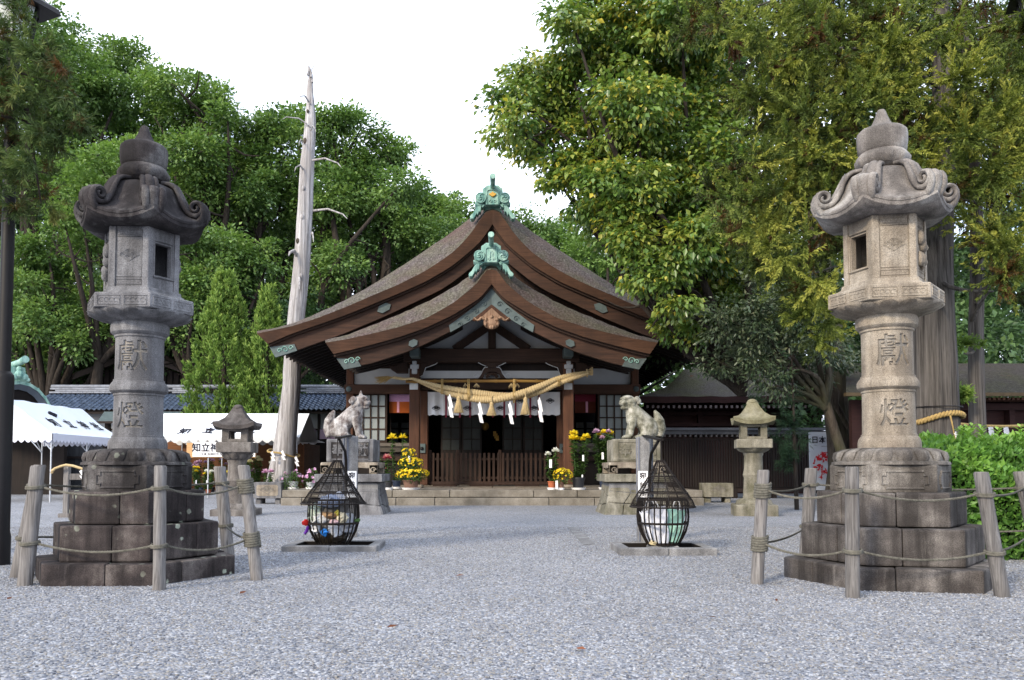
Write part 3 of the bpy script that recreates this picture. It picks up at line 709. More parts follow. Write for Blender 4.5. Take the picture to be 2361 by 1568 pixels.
# dark sliding doors with glazed upper halves at the back of the entrance
for x0 in (1016, 1064, 1158, 1206):
    d = fb('inner_door', x0, 956, x0 + 46, 1122, 26.6, .05, m_wood_blk)
    for i in range(2):
        for j in range(3):
            fb('door_pane', x0 + 4 + i * 20, 962 + j * 26, x0 + 22 + i * 20, 985 + j * 26, 26.58, .012, plain('old_glass', (.016, .019, .018), .5, 1.2, .5, .25, bump=0), d)
d = MB(); c = at(1118, 983, 27.5); d.ball(c, (.14, .1, .14), 10, 8); ob('brass_lamp', d, m_gold, hall, True, smooth=60)
d = MB(); 
for i in range(3): d.box(at(1140 + i * 3, 1000 + i * 5, 27.5), (.1, .05, .16))
ob('brass_ornament', d, m_gold, hall, True)

# ---- entrance curtain: white cloth with crests and red ribbons
Yn = 23.0
def cloth_strip(x0, x1, y0, y1, Y, wave=.03, n=10):
    q = MB(); rows = []
    for j in range(5):
        y = y0 + (y1 - y0) * j / 4
        rows.append([at(x0 + (x1 - x0) * i / n, y + (1.2 * math.sin(i * 1.7) if j == 4 else 0), Y) + Vector((0, wave * math.sin(i * 1.3 + x0) * (j / 4 + .3), 0)) for i in range(n + 1)])
    q.loft(rows, False, False); return q
cur = thing('entrance_curtain', 'short white curtain with dark wave crests and red ribbons across the entrance', 'curtain', (0, Yn, 0))
rx = [986, 1031.5, 1087, 1138, 1190, 1246, 1283]
xs_ = [986, 1028, 1083, 1136, 1188, 1242, 1290]
for i in range(6): ob('cloth_panel', cloth_strip(xs_[i], xs_[i + 1] + .5, 904, 957, Yn), m_white, cur, True, smooth=60)
def crest(mb, c, w_, r=None, ex=Vector((1, 0, 0)), ez=Vector((0, 0, 1)), seg=9):
    """cloud-shaped stack of concentric wave arcs"""
    r = r or w_ * .022
    for cx_, cz_, R_ in ((0, .12, .24), (-.25, 0, .22), (.25, 0, .22), (0, -.1, .24)):
        for f in (1, .68, .36):
            mb.tube([c + ex * (w_ * (cx_ + R_ * f * math.cos(t * math.pi / seg))) + ez * (w_ * (cz_ + R_ * f * .85 * math.sin(t * math.pi / seg))) for t in range(seg + 1)], r, 4)
    mb.tube([c + ex * (w_ * x) + ez * (w_ * z) for x, z in ((-.48, 0), (-.25, -.1), (0, -.28), (.25, -.1), (.48, 0))], r, 4)
for i, (x, y) in enumerate(((1005, 942), (1046, 925), (1077, 942), (1120, 925), (1153, 942), (1198, 925), (1231, 942), (1268, 925))):
    q = MB(); crest(q, at(x, y, Yn - .045), 20 / ppm(Yn)); ob('crest', q, m_ink, cur, True)
for x in (1028, 1060, 1083, 1136, 1162, 1188, 1222, 1242): 
    q = cloth_strip(x - 2, x + 2, 904, 962, Yn - .05, .01, 2); ob('ribbon', q, plain('red_ribbon', (.2, .03, .05), .2, 9, .8, .1), cur, True)

# ---- low picket fence across the entrance
fen = thing('picket_fence', 'low brown wooden picket fence closing the shrine entrance', 'fence', (0, 23.4, .35))
Yf_ = 23.4
pm = None
for i in range(27):
    x = 998 + i * 10.75
    q = MB(); v0, v1 = at(x, 1114, Yf_), at(x, 1044 + (i % 3 == 1) * .8, Yf_)
    ob('picket', q.box((v0.x, Yf_, (v0.z + v1.z) / 2), (.068, .03, v1.z - v0.z)), m_wood, fen, True)
for x in (990.5, 1055, 1152, 1281):
    q = MB(); v0, v1 = at(x, 1119, Yf_), at(x, 1037, Yf_); ob('post', q.box((v0.x, Yf_ + .05, (v0.z + v1.z) / 2), (.09, .09, v1.z - v0.z)), m_wood, fen, True, bevel=.008)
for y in (1056, 1099): ob('rail', wbox(MB(), 988, y, 1284, y + 5, Yf_ + .02, .05), m_wood_x, fen, True)
ob('sill_rail', wbox(MB(), 987, 1110, 1286, 1118, Yf_ - .05, .12), m_wood_x, fen, True, bevel=.01)
for x in (1025, 1110, 1215): ob('foot', wbox(MB(), x - 28, 1118, x + 28, 1121.5, Yf_ - .04, .1), m_wood_x, fen, True)

# ---- stone platform with two steps; each slab a piece
plat = thing('stone_platform', 'tan granite platform with two long steps in front of the shrine hall', 'platform', (0, 19.3, 0))
PX0, PX1, PZ = -4.87, 4.87, .35
rd = random.Random(12)
def slab_row(y0, y1, z0, z1, joints, mat=m_step, name='slab'):
    xs = [PX0] + joints + [PX1]
    for a, b in zip(xs, xs[1:]):
        q = MB(); q.box(((a + b) / 2, (y0 + y1) / 2 + rd.uniform(-.006, .006), (z0 + z1) / 2), (b - a - .012, y1 - y0, z1 - z0 - .006)); ob(name, q, mat, plat, True, bevel=.012)
zs = zz(1147.5, 19.05)
jx = lambda *a: [xx(v, 1140, 19.2) for v in a]
slab_row(19.0, 19.35, -.1, zs, jx(700, 758, 812, 865, 915, 1003.5, 1264, 1368, 1440, 1520, 1570), name='step_stone')
slab_row(19.12, 19.75, zs + .004, PZ, jx(780, 905, 1037, 1230, 1330, 1405, 1500))
slab_row(19.76, 21.4, -.1, PZ - .004, jx(900, 1060, 1210, 1370), m_granite); slab_row(21.41, 24.0, -.1, PZ - .006, jx(850, 1000, 1135, 1270, 1420), m_granite)
slab_row(24.01, 26.0, -.1, PZ - .004, [-2.4, 0, 2.4], m_granite)
# ------------------------------------------------------------------ buildings, tents and fences around the forecourt
def text_mesh(body, size, depth=0.0, bold=0.0, align='CENTER'):
    c = bpy.data.curves.new('lettering', 'FONT'); c.body = body; c.size = size; c.extrude = depth; c.offset = bold; c.align_x = align; c.align_y = 'CENTER'; c.resolution_u = 3
    o = bpy.data.objects.new('lettering', c); COL.objects.link(o)
    me = bpy.data.meshes.new_from_object(o.evaluated_get(bpy.context.evaluated_depsgraph_get()))
    bpy.data.objects.remove(o); bpy.data.curves.remove(c); return me
def lettering(name, body, size, mat, parent, loc, rot=(R(90), 0, 0), bold=0.0, skew=None):
    me = text_mesh(body, size, .001, bold); me.materials.clear(); me.materials.append(mat)
    o = link(name, me, parent, loc, rot)
    return o

# ---- tiled building on the left
tb = thing('tiled_house', 'long low outbuilding with blue grey pantile roof and white plaster panels', 'building', (-9, 35, 0))
E0, E1 = Vector((0, 35.0, zz(945, 35.0))), Vector((0, 37.0, zz(908, 37.0)))
TX0, TX1 = xx(60, 930, 35), xx(797, 930, 35)
tilem = plain('blue_grey_tile', (.085, .115, .17), .35, 4, .45, .5, bump=.1)
pit = .215; nrow = 9; ncol = int((TX1 - TX0) / pit)
sl_ = (E1 - E0); rl = sl_.length / nrow; d = sl_.normalized(); nrm = Vector((0, -d.z, d.y))
def tile_mesh():
    q = MB(); n = 7; a = []; b = []
    for i in range(n):
        u = i / (n - 1); h = .035 * math.cos(u * 2 * math.pi) + .02 * u
        a.append(Vector((u * pit * 1.06, 0, 0)) + nrm * (h + .035)); b.append(Vector((u * pit * 1.06, 0, 0)) + nrm * h + d * rl * 1.12)
    lo = [p - nrm * .03 for p in a]
    q.loft([lo, a, b], False, False); return q.mesh('tile', tilem, None, smooth=50)
tm = tile_mesh()
vis = [(i, j) for i in range(ncol) for j in range(nrow)]
def seen(i):
    x = AXIS_X + (TX0 + i * pit) * F_PX / 35.2; return (98 < x < 262) or (690 < x < 797) or (385 < x < 440)
shown = [(i, j) for i, j in vis if seen(i)]; rest = [(i, j) for i, j in vis if not seen(i)]
shown.sort(key=lambda t: t[1]); rest += shown[295:]; shown = shown[:295]
rd = random.Random(8)
for i, j in shown:
    link('tile', tm, tb, Vector((TX0 + i * pit, 0, 0)) + E0 + d * rl * j - tb.location + Vector((rd.uniform(-.006, .006), 0, rd.uniform(-.006, .006))))
q = MB(); tv = [v.co.copy() for v in tm.vertices]; tf = [tuple(p.vertices) for p in tm.polygons]
for i, j in rest: q.add([v + Vector((TX0 + i * pit, 0, 0)) + E0 + d * rl * j for v in tv], tf)
tag(ob('tile_field', q, tilem, tb, True, smooth=50), kind='stuff')
q = MB(); q.add([Vector((TX0, 0, -.06)) + E0, Vector((TX1, 0, -.06)) + E0, Vector((TX1, 0, -.06)) + E1, Vector((TX0, 0, -.06)) + E1], [(0, 1, 2, 3)])
q.box(((TX0 + TX1) / 2, 35.1, E0.z - .1), (TX1 - TX0, .1, .12)); ob('roof_deck', q, m_wood_blk, tb, True)
rg = plain('ridge_tile', (.2, .215, .25), .3, 9, .6, .4); rg2 = m_plaster
for k in range(3):
    for i in range(int((TX1 - TX0) / .5)):
        X = TX0 + i * .5 + (k % 2) * .25; xv = AXIS_X + X * F_PX / 37
        if not (98 < xv < 262 or 690 < xv < 800 or 380 < xv < 440): continue
        q = MB(); q.box((X + .25, 37.0, E1.z + .05 + k * .085), (.488, .42 - k * .06, .07)); ob('ridge_tile', q, rg, tb, True)
for i in range(int((TX1 - TX0) / pit)):
    X = TX0 + i * pit
    if seen(i) or True:
        pass
q = MB(); q.tube([(TX0, 37.0, E1.z + .32), (TX1 + .1, 37.0, E1.z + .32)], .09, 8); ob('ridge_cap', q, rg, tb, True, smooth=50)
q = MB(); q.box(((TX0 + TX1) / 2, 36.0, 1.6), (TX1 - TX0 - .3, .1, 3.4)); ob('wall', q, m_plaster, tb, True)
for x in (70, 160, 240, 420, 560, 700, 731, 790):
    q = MB(); wbox(q, x, 948, x + 6, 1135, 35.85, .12); ob('post', q, m_wood_blk, tb, True)
for y in (950, 988, 1028): ob('beam', wbox(MB(), 60, y, 797, y + (4 if y < 1000 else 40), 35.8, .12), m_wood_bx, tb, True)
for x in (703, 737, 762): ob('short_curtain', wbox(MB(), x, 990, x + 24, 1012, 35.7, .03), plain('mauve_cloth', (.35, .26, .36), .15, 3, .9, .1), tb, True)
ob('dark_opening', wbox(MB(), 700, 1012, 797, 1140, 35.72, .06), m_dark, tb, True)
# small copper-roofed entrance joined to it
q = MB(); a, b, c_, d_ = at(225, 972, 33.2), at(420, 972, 33.2), at(420, 949, 34.4), at(240, 949, 34.4)
q.loft([[a, b], [c_, d_][::-1], [Vector((c_.x, 34.6, c_.z - .1)), Vector((d_.x, 34.6, d_.z - .1))][::-1]], False, False)
eh = thing('entrance_roof', 'small grey green copper lean-to roof before the tiled house', 'roof', (-14, 33.5, 0)); ob('roof', q, m_green_d, eh, True)
q = MB(); wbox(q, 222, 971, 424, 976, 33.15, .1); ob('fascia', q, m_wood_bx, eh, True)
for x in (246, 262, 415): ob('post', wbox(MB(), x, 976, x + 5, 1140, 33.5, .12), m_wood_blk, eh, True)

# ---- dark gabled hall behind
gh = thing('gabled_hall', 'dark brown boarded gable end rising behind the blue tiled roof', 'building', (-17, 44, 0))
pts = [(105, 897), (130, 888), (200, 863), (270, 836), (318, 818), (372, 842), (440, 868), (470, 880)]
q = MB(); P = [at(x, y, 44) for x, y in pts]
q.loft([[Vector((p.x, 44.2, 0)) for p in P], [Vector((p.x, 44.2, p.z - .1)) for p in P]], False, False); ob('gable_wall', q, plain('brown_boards', (.04, .032, .03), .25, 5, .85, .1), gh, True)
for i in range(24):
    x = 120 + i * 14.5; y = np.interp(x, [p[0] for p in pts], [p[1] for p in pts]); ob('batten', wbox(MB(), x, y + 4, x + 2, 905, 44.1, .08), m_wood_blk, gh, True)
for seg in (pts[:5], pts[4:]):
    q = MB(); A = [at(x, y, 43.2) for x, y in seg]
    q.loft([[p + Vector((0, 0, 0)) for p in A], [p + Vector((0, 0, .32)) for p in A], [p + Vector((0, 8, .32)) for p in A], [p + Vector((0, 8, 0)) for p in A]], False, False); ob('roof', q, plain('brown_roof', (.075, .06, .055), .25, 3, .8, .2), gh, True)

# ---- verdigris curved gable at far left
kg = thing('copper_gate_roof', 'green copper roof with a round arched gable at the left edge', 'building', (-14.5, 26, 0))
o0 = at(40, 935, 25.5); rot = Matrix.Rotation(R(48), 4, 'Z'); kk = 1 / ppm(25.5, 3)
arch = [(-95, -30), (-80, -12), (-62, 8), (-44, 28), (-28, 44), (-12, 54), (4, 57), (22, 53), (38, 42), (52, 24), (62, 4), (72, -14), (90, -30)]
def kpt(x, z, y): return o0 + (rot @ Vector((x * kk * 1.15, y, z * kk)))
q = MB(); q.loft([[kpt(x, z, y) for x, z in arch] for y in (-.05, .3, .7, 1.2, 2, 3, 4)], False, False)
ob('roof', q, m_copper, kg, True, smooth=40)
q = MB(); q.loft([[kpt(x, z, -.05) for x, z in arch], [kpt(x * .98, z - 7, -.03) for x, z in arch]], False, False); kr = ob('roof_rim', q, m_copper, kg, True)
for y in np.linspace(.1, 3.6, 9):
    q = MB(); q.tube([kpt(x, z + .8, y) for x, z in arch], .018, 4); ob('standing_seam', q, m_copper, kg, True)
for i in range(2, 11, 1):
    x, z = arch[i]; q = MB(); q.tube([kpt(x, z + .8, -.06), kpt(x, z + .8, 4)], .014, 4); ob('roll_seam', q, m_copper, kg, True)
q = MB(); q.loft([[kpt(x * .98, z - 7, 0) for x, z in arch], [kpt(x * .86, z - 19, .12) for x, z in arch]], False, False); ob('arched_board', q, plain('slate_board', (.07, .085, .105), .15, 3, .7, .2), kg, True)
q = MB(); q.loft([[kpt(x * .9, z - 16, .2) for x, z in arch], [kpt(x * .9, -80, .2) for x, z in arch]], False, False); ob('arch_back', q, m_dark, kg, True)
q = MB(); q.tube([kpt(-2, 100, 1.6), kpt(-1, 97, .6), kpt(0, 99, -.1), kpt(1, 104, -.55)], [.085, .09, .095, .11], 12); ob('ridge_tube', q, m_copper, kg, True, smooth=50)
q = MB()
for (x, z, r_) in ((0, 72, 10), (-9, 65, 7), (10, 66, 8), (16, 60, 5), (-16, 59, 5), (0, 84, 7)): q.ball(kpt(x, z, -.1), r_ * kk, 9, 6)
q.loft([[kpt(-14, 90, .1), kpt(14, 90, .1), kpt(20, 57, .1), kpt(-20, 57, .1)], [kpt(-14, 90, 3), kpt(14, 90, 3), kpt(20, 57, 3), kpt(-20, 57, 3)]], True, True); ob('ridge_ornament', q, m_copper, kg, True)
q = MB(); q.box((o0.x - .6, o0.y + 1.6, 1.2), (2.6, .2, 2.4)); ob('wall', q, m_wood_blk, kg, True)

# ---- dark plank wall and shutters behind the first tent
dw = thing('plank_wall', 'dark weathered plank wall with shutters standing behind the first white tent', 'wall', (-14, 27.5, 0))
for i in range(24):
    x = 22 + i * 11.5; ob('plank', wbox(MB(), x, 1000, x + 11, 1140, 28 + (i % 2) * .015, .05), wood('plank_wood', (.035, .037, .043), (.075, .078, .085), 'z') if i == 0 else bpy.data.materials['plank_wood'], dw, True)
for y in (1014, 1052, 1094): ob('rail', wbox(MB(), 18, y, 300, y + 5, 27.9, .08), m_wood_bx, dw, True)
for x in (132, 236): ob('post', wbox(MB(), x, 990, x + 6, 1142, 27.85, .12), m_wood_blk, dw, True)
ob('light_panel', wbox(MB(), 18, 1050, 58, 1078, 27.8, .05), plain('pale_board', (.28, .33, .42), .05, 3, .8, .1), dw, True)
ob('light_post', wbox(MB(), 69, 1030, 80, 1085, 27.75, .05), plain('pale_board2', (.25, .3, .4), .05, 3, .8, .1), dw, True)

# ---- white festival tents
def scallop(mb, a, b, drop, n, amp, out=Vector((0, 0, 0)), ph=0):
    """a hanging valance from a to b with a scalloped hem"""
    a, b = Vector(a), Vector(b); m = n * 8; top = []; bot = []
    for i in range(m + 1):
        p = a.lerp(b, i / m); top.append(p); bot.append(p + out * 1 + Vector((0, 0, -drop - amp * abs(math.sin(math.pi * (i / 8 + ph))))))
    mb.loft([top, bot], False, False)
m_tent = plain('tent_cloth', (.74, .78, .84), .03, 2, .75, .2, bump=.12, bs=5, bd=.05)
t1 = thing('festival_tent', 'white gabled tent with black lettering at the left, open sides on thin steel poles', 'tent', (-12.2, 22.5, 0))
EX, RX, WX = -11.08, -12.27, -13.46; Y0, Y1 = 20.75, 24.6; ez, rz_ = zz(999, 20.7), zz(919, 20.8)
q = MB(); NX = 8
def tp(u, v):  # u across the slope, v along
    X = EX + (RX - EX) * u; Y = Y0 + (Y1 - Y0) * v; sag = -.05 * math.sin(math.pi * u) - .03 * math.sin(math.pi * v) * (1 - u) + .012 * math.sin(v * 25 + u * 9)
    return Vector((X, Y, ez + (rz_ - ez) * u + sag))
q.loft([[tp(u / NX, v / 20) for v in range(21)] for u in range(NX + 1)], False, False)
q.loft([[Vector((2 * RX - p.x, p.y, p.z)) for p in [tp(u / NX, v / 20) for v in range(21)]] for u in range(NX + 1)], False, False)
cloth = ob('roof_cloth', q, m_tent, t1, True, smooth=70)
q = MB(); nn = 16
q.loft([[Vector((EX + (WX - EX) * i / nn, Y0 - .02 - .05 * math.sin(i * 2.1) * (1 - abs(2 * i / nn - 1)), ez + (rz_ - ez) * (1 - abs(2 * i / nn - 1)))) for i in range(nn + 1)], [Vector((EX + (WX - EX) * i / nn, Y0 - .03 - .015 * math.sin(i * 1.3), ez - .02)) for i in range(nn + 1)]], False, False)
ob('gable_cloth', q, m_tent, t1, True, smooth=70)
q = MB(); scallop(q, (EX, Y0 - .03, ez), (WX, Y0 - .03, ez), .16, 14, .07); scallop(q, (EX + .01, Y0, ez), (EX + .01, Y1, ez), .16, 22, .07); scallop(q, (EX - .05, Y1, ez), (WX, Y1, ez), .16, 14, .07)
ob('valance', q, plain('valance_cloth', (.66, .68, .78), .04, 2, .8, .1), t1, True)
for X, Y in ((EX - .04, Y0 + .03), (EX - .04, Y1 - .05), (WX + .05, Y0 + .05), (WX + .05, Y1 - .05), (EX - .04, 22.6)):
    q = MB(); q.tube([(X, Y, 0), (X, Y, ez)], .021, 8); po = ob('pole', q, m_steel, t1, True, smooth=60)
    q = MB(); 
    for s, t in ((-1, 0), (0, 1)): q.tube([(X, Y, ez - .42), (X + .36 * s, Y + .36 * t * (1 if Y < 23 else -1), ez - .03)], .016, 6)
    ob('brace', q, m_steel, po, True)
ang = math.atan2(rz_ - ez, EX - RX)
m_tr = Matrix(((0, -math.cos(ang), math.sin(ang), 0), (1, 0, 0, 0), (0, math.sin(ang), math.cos(ang), 0), (0, 0, 0, 1)))
for ch, Y in zip('知立神社', (21.75, 22.55, 23.35, 24.1)):
    me = text_mesh(ch, .4, .002, .008); me.materials.append(m_ink); p = tp(.42, (Y - Y0) / (Y1 - Y0)) + Vector((.012, 0, .016))
    link('lettering', me, t1, mat=Matrix.Translation(p - t1.location) @ m_tr)
q = MB(); crest(q, tp(.7, .4) + Vector((.01, 0, .014)) , .42, .012, Vector((0, 1, 0)), Vector((-math.cos(ang), 0, math.sin(ang)))); ob('crest', q, m_ink, t1, True)

t2 = thing('festival_tent', 'long white tent with black brush lettering along its front behind the small grey lantern', 'tent', (-9.4, 29.5, 0))
A0, A1 = xx(330, 1017, 28.6), xx(690, 1017, 28.6); fe, re_ = zz(1008, 28.6), zz(953, 30); YR = 30.1
q = MB()
def t2p(u, v):
    X = A0 + (A1 - A0) * v; sag = -.07 * math.sin(math.pi * u) * (1 - .3 * math.cos(v * 18)) - .03 * (1 - u) * abs(math.sin(v * 9.4))
    return Vector((X, 28.6 + (YR - 28.6) * u, fe + (re_ - fe) * u + sag))
q.loft([[t2p(u / 8, v / 40) for v in range(41)] for u in range(9)], False, False)
q.loft([[Vector((p.x, 2 * YR - p.y, p.z)) for p in [t2p(u / 8, v / 40) for v in range(41)]] for u in range(9)], False, False)
ob('roof_cloth', q, m_tent, t2, True, smooth=70)
q = MB(); scallop(q, (A0, 28.58, fe), (A1, 28.58, fe), .1, 17, .1); m_vs = plain('valance_shade', (.6, .6, .6), .05, 2, .85, .1); ob('valance', q, m_vs, t2, True); q = MB(); scallop(q, (A0, 31.5, fe), (A1, 31.5, fe), .1, 17, .1)
ob('valance', q, m_vs, t2, True)
q = MB(); q.add([t2p(0, 1), (A1 + .02, 28.6, fe - .18), (A1 + .3, 31.6, fe - .1), (A1, 31.6, fe), (A1, YR, re_)], [(0, 1, 2, 3, 4)]); ob('gable_cloth', q, plain('grey_cloth', (.42, .41, .4), .1, 2, .85, .1), t2, True)
for X in (A0 + .3, (A0 + A1) / 2, A1 - .1):
    for Y in (28.7, 31.4):
        q = MB(); q.tube([(X, Y, 0), (X, Y, fe)], .02, 8); ob('pole', q, m_steel, t2, True, smooth=60)
an2 = math.atan2(re_ - fe, YR - 28.6)
for ch, x in zip('知立神社', (426, 482, 533, 578)):
    me = text_mesh(ch, .42, .002, .012); me.materials.append(m_ink); X = xx(x, 992, 29.1)
    link('lettering', me, t2, mat=Matrix.Translation(t2p(.3, (X - A0) / (A1 - A0)) + Vector((0, -.006, .022)) - t2.location) @ Matrix.Rotation(an2, 4, 'X') @ Matrix(((1, .25, 0, 0), (0, 1, 0, 0), (0, 0, 1, 0), (0, 0, 0, 1))))
q = MB(); c = t2p(.62, (xx(504, 972, 29.5) - A0) / (A1 - A0)) + Vector((0, -.005, .02)); crest(q, c, .62, .011, Vector((1, 0, 0)), Vector((0, math.cos(an2), math.sin(an2)))); ob('crest', q, m_ink, t2, True)
for i in range(9):
    x = 340 + i * 41; ob('wall_board', wbox(MB(), x, 1018, x + 40.6, 1144, 31.7, .03), m_wood_brn, t2, True)
for i in range(2):
    q = MB(); X = A1 + .12; q.box((X, 29.4 + i * 1.3, .87), (.03, 1.28, 1.7)); ob('side_board', q, m_wood_brn, t2, True)
# sign board with the shrine's name
sb_ = thing('name_board', 'wooden board with white lettered sheet on a thin pole under the long tent', 'sign', (xx(485, 1040, 24), 24, 0))
ob('board', wbox(MB(), 430, 1021, 590, 1055, 24.0, .04), m_wood_tan, sb_, True); ob('sheet', wbox(MB(), 444, 1019, 588, 1053, 23.97, .02), m_paperw, sb_, True)
v = at(505, 1033, 23.955); lettering('lettering', '知立神社菊花展', .265, m_ink, sb_, v - sb_.location + Vector((.13, 0, 0)), bold=.004)
v = at(508, 1047, 23.955); lettering('small_lettering', '主催 長篠町氏子会 知立菊花会', .085, m_ink, sb_, v - sb_.location)
q = MB(); v = at(480, 1055, 24.05); q.tube([(v.x, 24.06, 0), (v.x, 24.06, v.z + .3)], .022, 8); ob('pole', q, m_steel, sb_, True, smooth=60)

# ---- right: annex with a mossy roof, corridor fence, far building
an = thing('annex_hall', 'dark red timber annex with a mossy bark roof at the right of the shrine', 'building', (8, 29, 0))
e0, e1, r0, r1 = at(1472, 914, 26.5), at(1935, 914, 26.5), at(1590, 838, 30), at(1935, 838, 30)
q = MB(); n = 14; rows = []
for j in range(9):
    u = j / 8; zc = -.25 * math.sin(math.pi * u)
    rows.append([(e0.lerp(r0, u)).lerp(e1.lerp(r1, u), i / n) + Vector((0, 0, zc + .02 * math.sin(i * 3 + j))) for i in range(n + 1)])
q.loft(rows, False, False)
bk = [Vector((p.x, 34, e0.z)) for p in (e0, e1)]; q.add([rows[0][0], rows[8][0], Vector((r0.x, 34, r0.z)), Vector((e0.x, 34, e0.z))], [(0, 1, 2, 3)])
def moss_roof(g_=1.0):
    t = NT('mossy_bark'); v = t.coord(); f = t.noise(t.coord((4, 1.5, 4)), 6, 6, .75); b = t.noise(v, .8, 4); g = t.noise(v, 2.3, 4)
    c = t.ramp(f, [(.3, (.06, .053, .048)), (.7, (.24, .215, .195))]); c = t.mix(t.ramp(b, [(.42, 0), (.62, .75)]), c, t.ramp(f, [(.3, (.06, .065, .03)), (.7, (.24, .235, .13))]))
    c = t.mix(t.ramp(g, [(.66, 0), (.72, .8)]), c, (.26, .1, .045)); c = t.mix(1.0, c, g_, 'MULTIPLY'); t.bump(f, .9, .04); return t.fin(c, .95, .1)
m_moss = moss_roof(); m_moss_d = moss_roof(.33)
ob('roof', q, m_moss, an, True, smooth=60)
q = MB(); q.loft([rows[0], [p + Vector((0, .05, -.2)) for p in rows[0]], [p + Vector((0, 1.4, -.1)) for p in rows[0]]], False, False); ob('roof_edge', q, m_wood_rdk, an, True)
ra = None
for i in range(32):
    X = e0.x + .3 + i * .17; q = MB()
    o = ob('rafter', q.box((X, 27.2, zz(938, 26.8)), (.07, 1.2, .08)), m_wood_rdk, an, True)
    q = MB(); o2 = ob('rafter_cap', q.box((X, 26.58, zz(938, 26.6)), (.075, .03, .085)), plain('cap_paint', (.12, .1, .1), .1, 3, .8, .1) if i == 0 else bpy.data.materials['cap_paint'], o, True)
q = MB(); q.box(((e0.x + e1.x) / 2 + .3, 28.3, 1.6), (e1.x - e0.x - .4, .15, 3.2)); ob('wall', q, m_wood_rdk, an, True)
for x in (1530, 1610, 1690, 1770, 1850): ob('post', wbox(MB(), x, 925, x + 9, 1125, 28.0, .2), m_wood_rdk, an, True)
for y in (950, 975): ob('beam', wbox(MB(), 1480, y, 1935, y + 7, 27.95, .15), m_wood_rdk, an, True)

sf = thing('slat_fence', 'tall dark wooden slat fence with a slate capping right of the shrine', 'fence', (7, 23.6, 0))
YF = 23.6; m_slate = plain('slate_cap', (.075, .08, .092), .25, 4, .6, .3)
ob('capping', wbox(MB(), 1522, 986, 1905, 992, YF - .2, .5), m_slate, sf, True); ob('capping', wbox(MB(), 1522, 993, 1905, 1001, YF - .12, .34), m_slate, sf, True)
for i in range(31):
    x = 1530 + i * 12; ob('rafter_end', wbox(MB(), x, 1002, x + 4, 1007, YF - .1, .3), plain('rafter_paint', (.10, .095, .095), .1, 3, .8, .1) if i == 0 else bpy.data.materials['rafter_paint'], sf, True)
for y in (1010, 1060, 1122): ob('rail', wbox(MB(), 1522, y, 1905, y + (5 if y < 1100 else 12), YF + .04, .1), m_wood_bx, sf, True)
for i in range(64):
    x = 1524 + i * 6; ob('slat', wbox(MB(), x, 1014, x + 3.7, 1124, YF, .03), m_wood_blk, sf, True)
for x in (1600, 1690, 1780, 1870): ob('post', wbox(MB(), x, 1003, x + 9, 1150, YF + .02, .18), m_wood_blk, sf, True)

fh = thing('far_hall', 'dark red hall with a low brown bark roof behind the cedar trunks', 'building', (11, 18, 0))
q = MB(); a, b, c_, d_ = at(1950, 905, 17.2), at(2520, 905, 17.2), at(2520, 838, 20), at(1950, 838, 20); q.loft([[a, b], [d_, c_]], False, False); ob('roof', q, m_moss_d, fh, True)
ob('eave_board', wbox(MB(), 1950, 905, 2520, 913, 17.2, .12), plain('tan_eave', (.07, .05, .028), .3, 9, .8, .2), fh, True)
for i in range(26): x = 2190 + i * 11; ob('rafter_end', wbox(MB(), x, 916, x + 6, 922, 17.35, .5), m_wood_red, fh, True)
ob('wall', wbox(MB(), 1965, 922, 2520, 1172, 18.2, .15), m_wood_rdk, fh, True)
for x in (2250, 2330, 2400): ob('post', wbox(MB(), x, 922, x + 12, 1172, 18.0, .2), m_wood_rdk, fh, True)
ob('beam', wbox(MB(), 2150, 930, 2520, 945, 17.95, .2), m_wood_rdk, fh, True)
def shide(parent, top, w_, h_, mat, seed=0, name='paper_streamer', world=True, folds=4):
    """zigzag folded paper streamer"""
    q = MB(); rd = random.Random(seed); x = 0; z = 0; s = h_ / (folds + .3); dirn = 1
    q.add([top + Vector(p) for p in ((-.02 * w_, 0, 0), (.1 * w_, 0, 0), (.3 * w_, .01, -s * .55), (-.3 * w_, -.01, -s * .55))], [(0, 1, 2, 3)])
    z = -s * .45; x = -.05 * w_
    for k in range(folds):
        t = rd.uniform(-.12, .12); yo = .25 * w_ * (k % 2 - .5); lean = .22 * w_
        a = [(x - .38 * w_, yo, z), (x + .38 * w_, yo - .02, z - .12 * s), (x + .42 * w_ + lean, yo + .1 * w_, z - 1.05 * s), (x - .34 * w_ + lean, yo + .12 * w_, z - .93 * s)]
        q.add([top + Vector(p) for p in a], [(0, 1, 2, 3)])
        x += lean * (1 if k % 2 == 0 else -.6); z -= s * .82
    return ob(name, q, mat, parent, world)
rp_ = thing('shrine_rope', 'thin straw rope with two white paper streamers hung before the dark hall at right', 'rope', (10.6, 16.5, 0))
q = MB(); q.tube([at(x, 974 + 9 * math.sin(math.pi * (x - 2180) / 260), 16.5) for x in range(2180, 2450, 12)], .03, 7); ob('rope', q, m_strawdk, rp_, True)
for i, x in enumerate((2281, 2316)): shide(rp_, at(x, 981, 16.5), .13, .24, m_paperw, i)
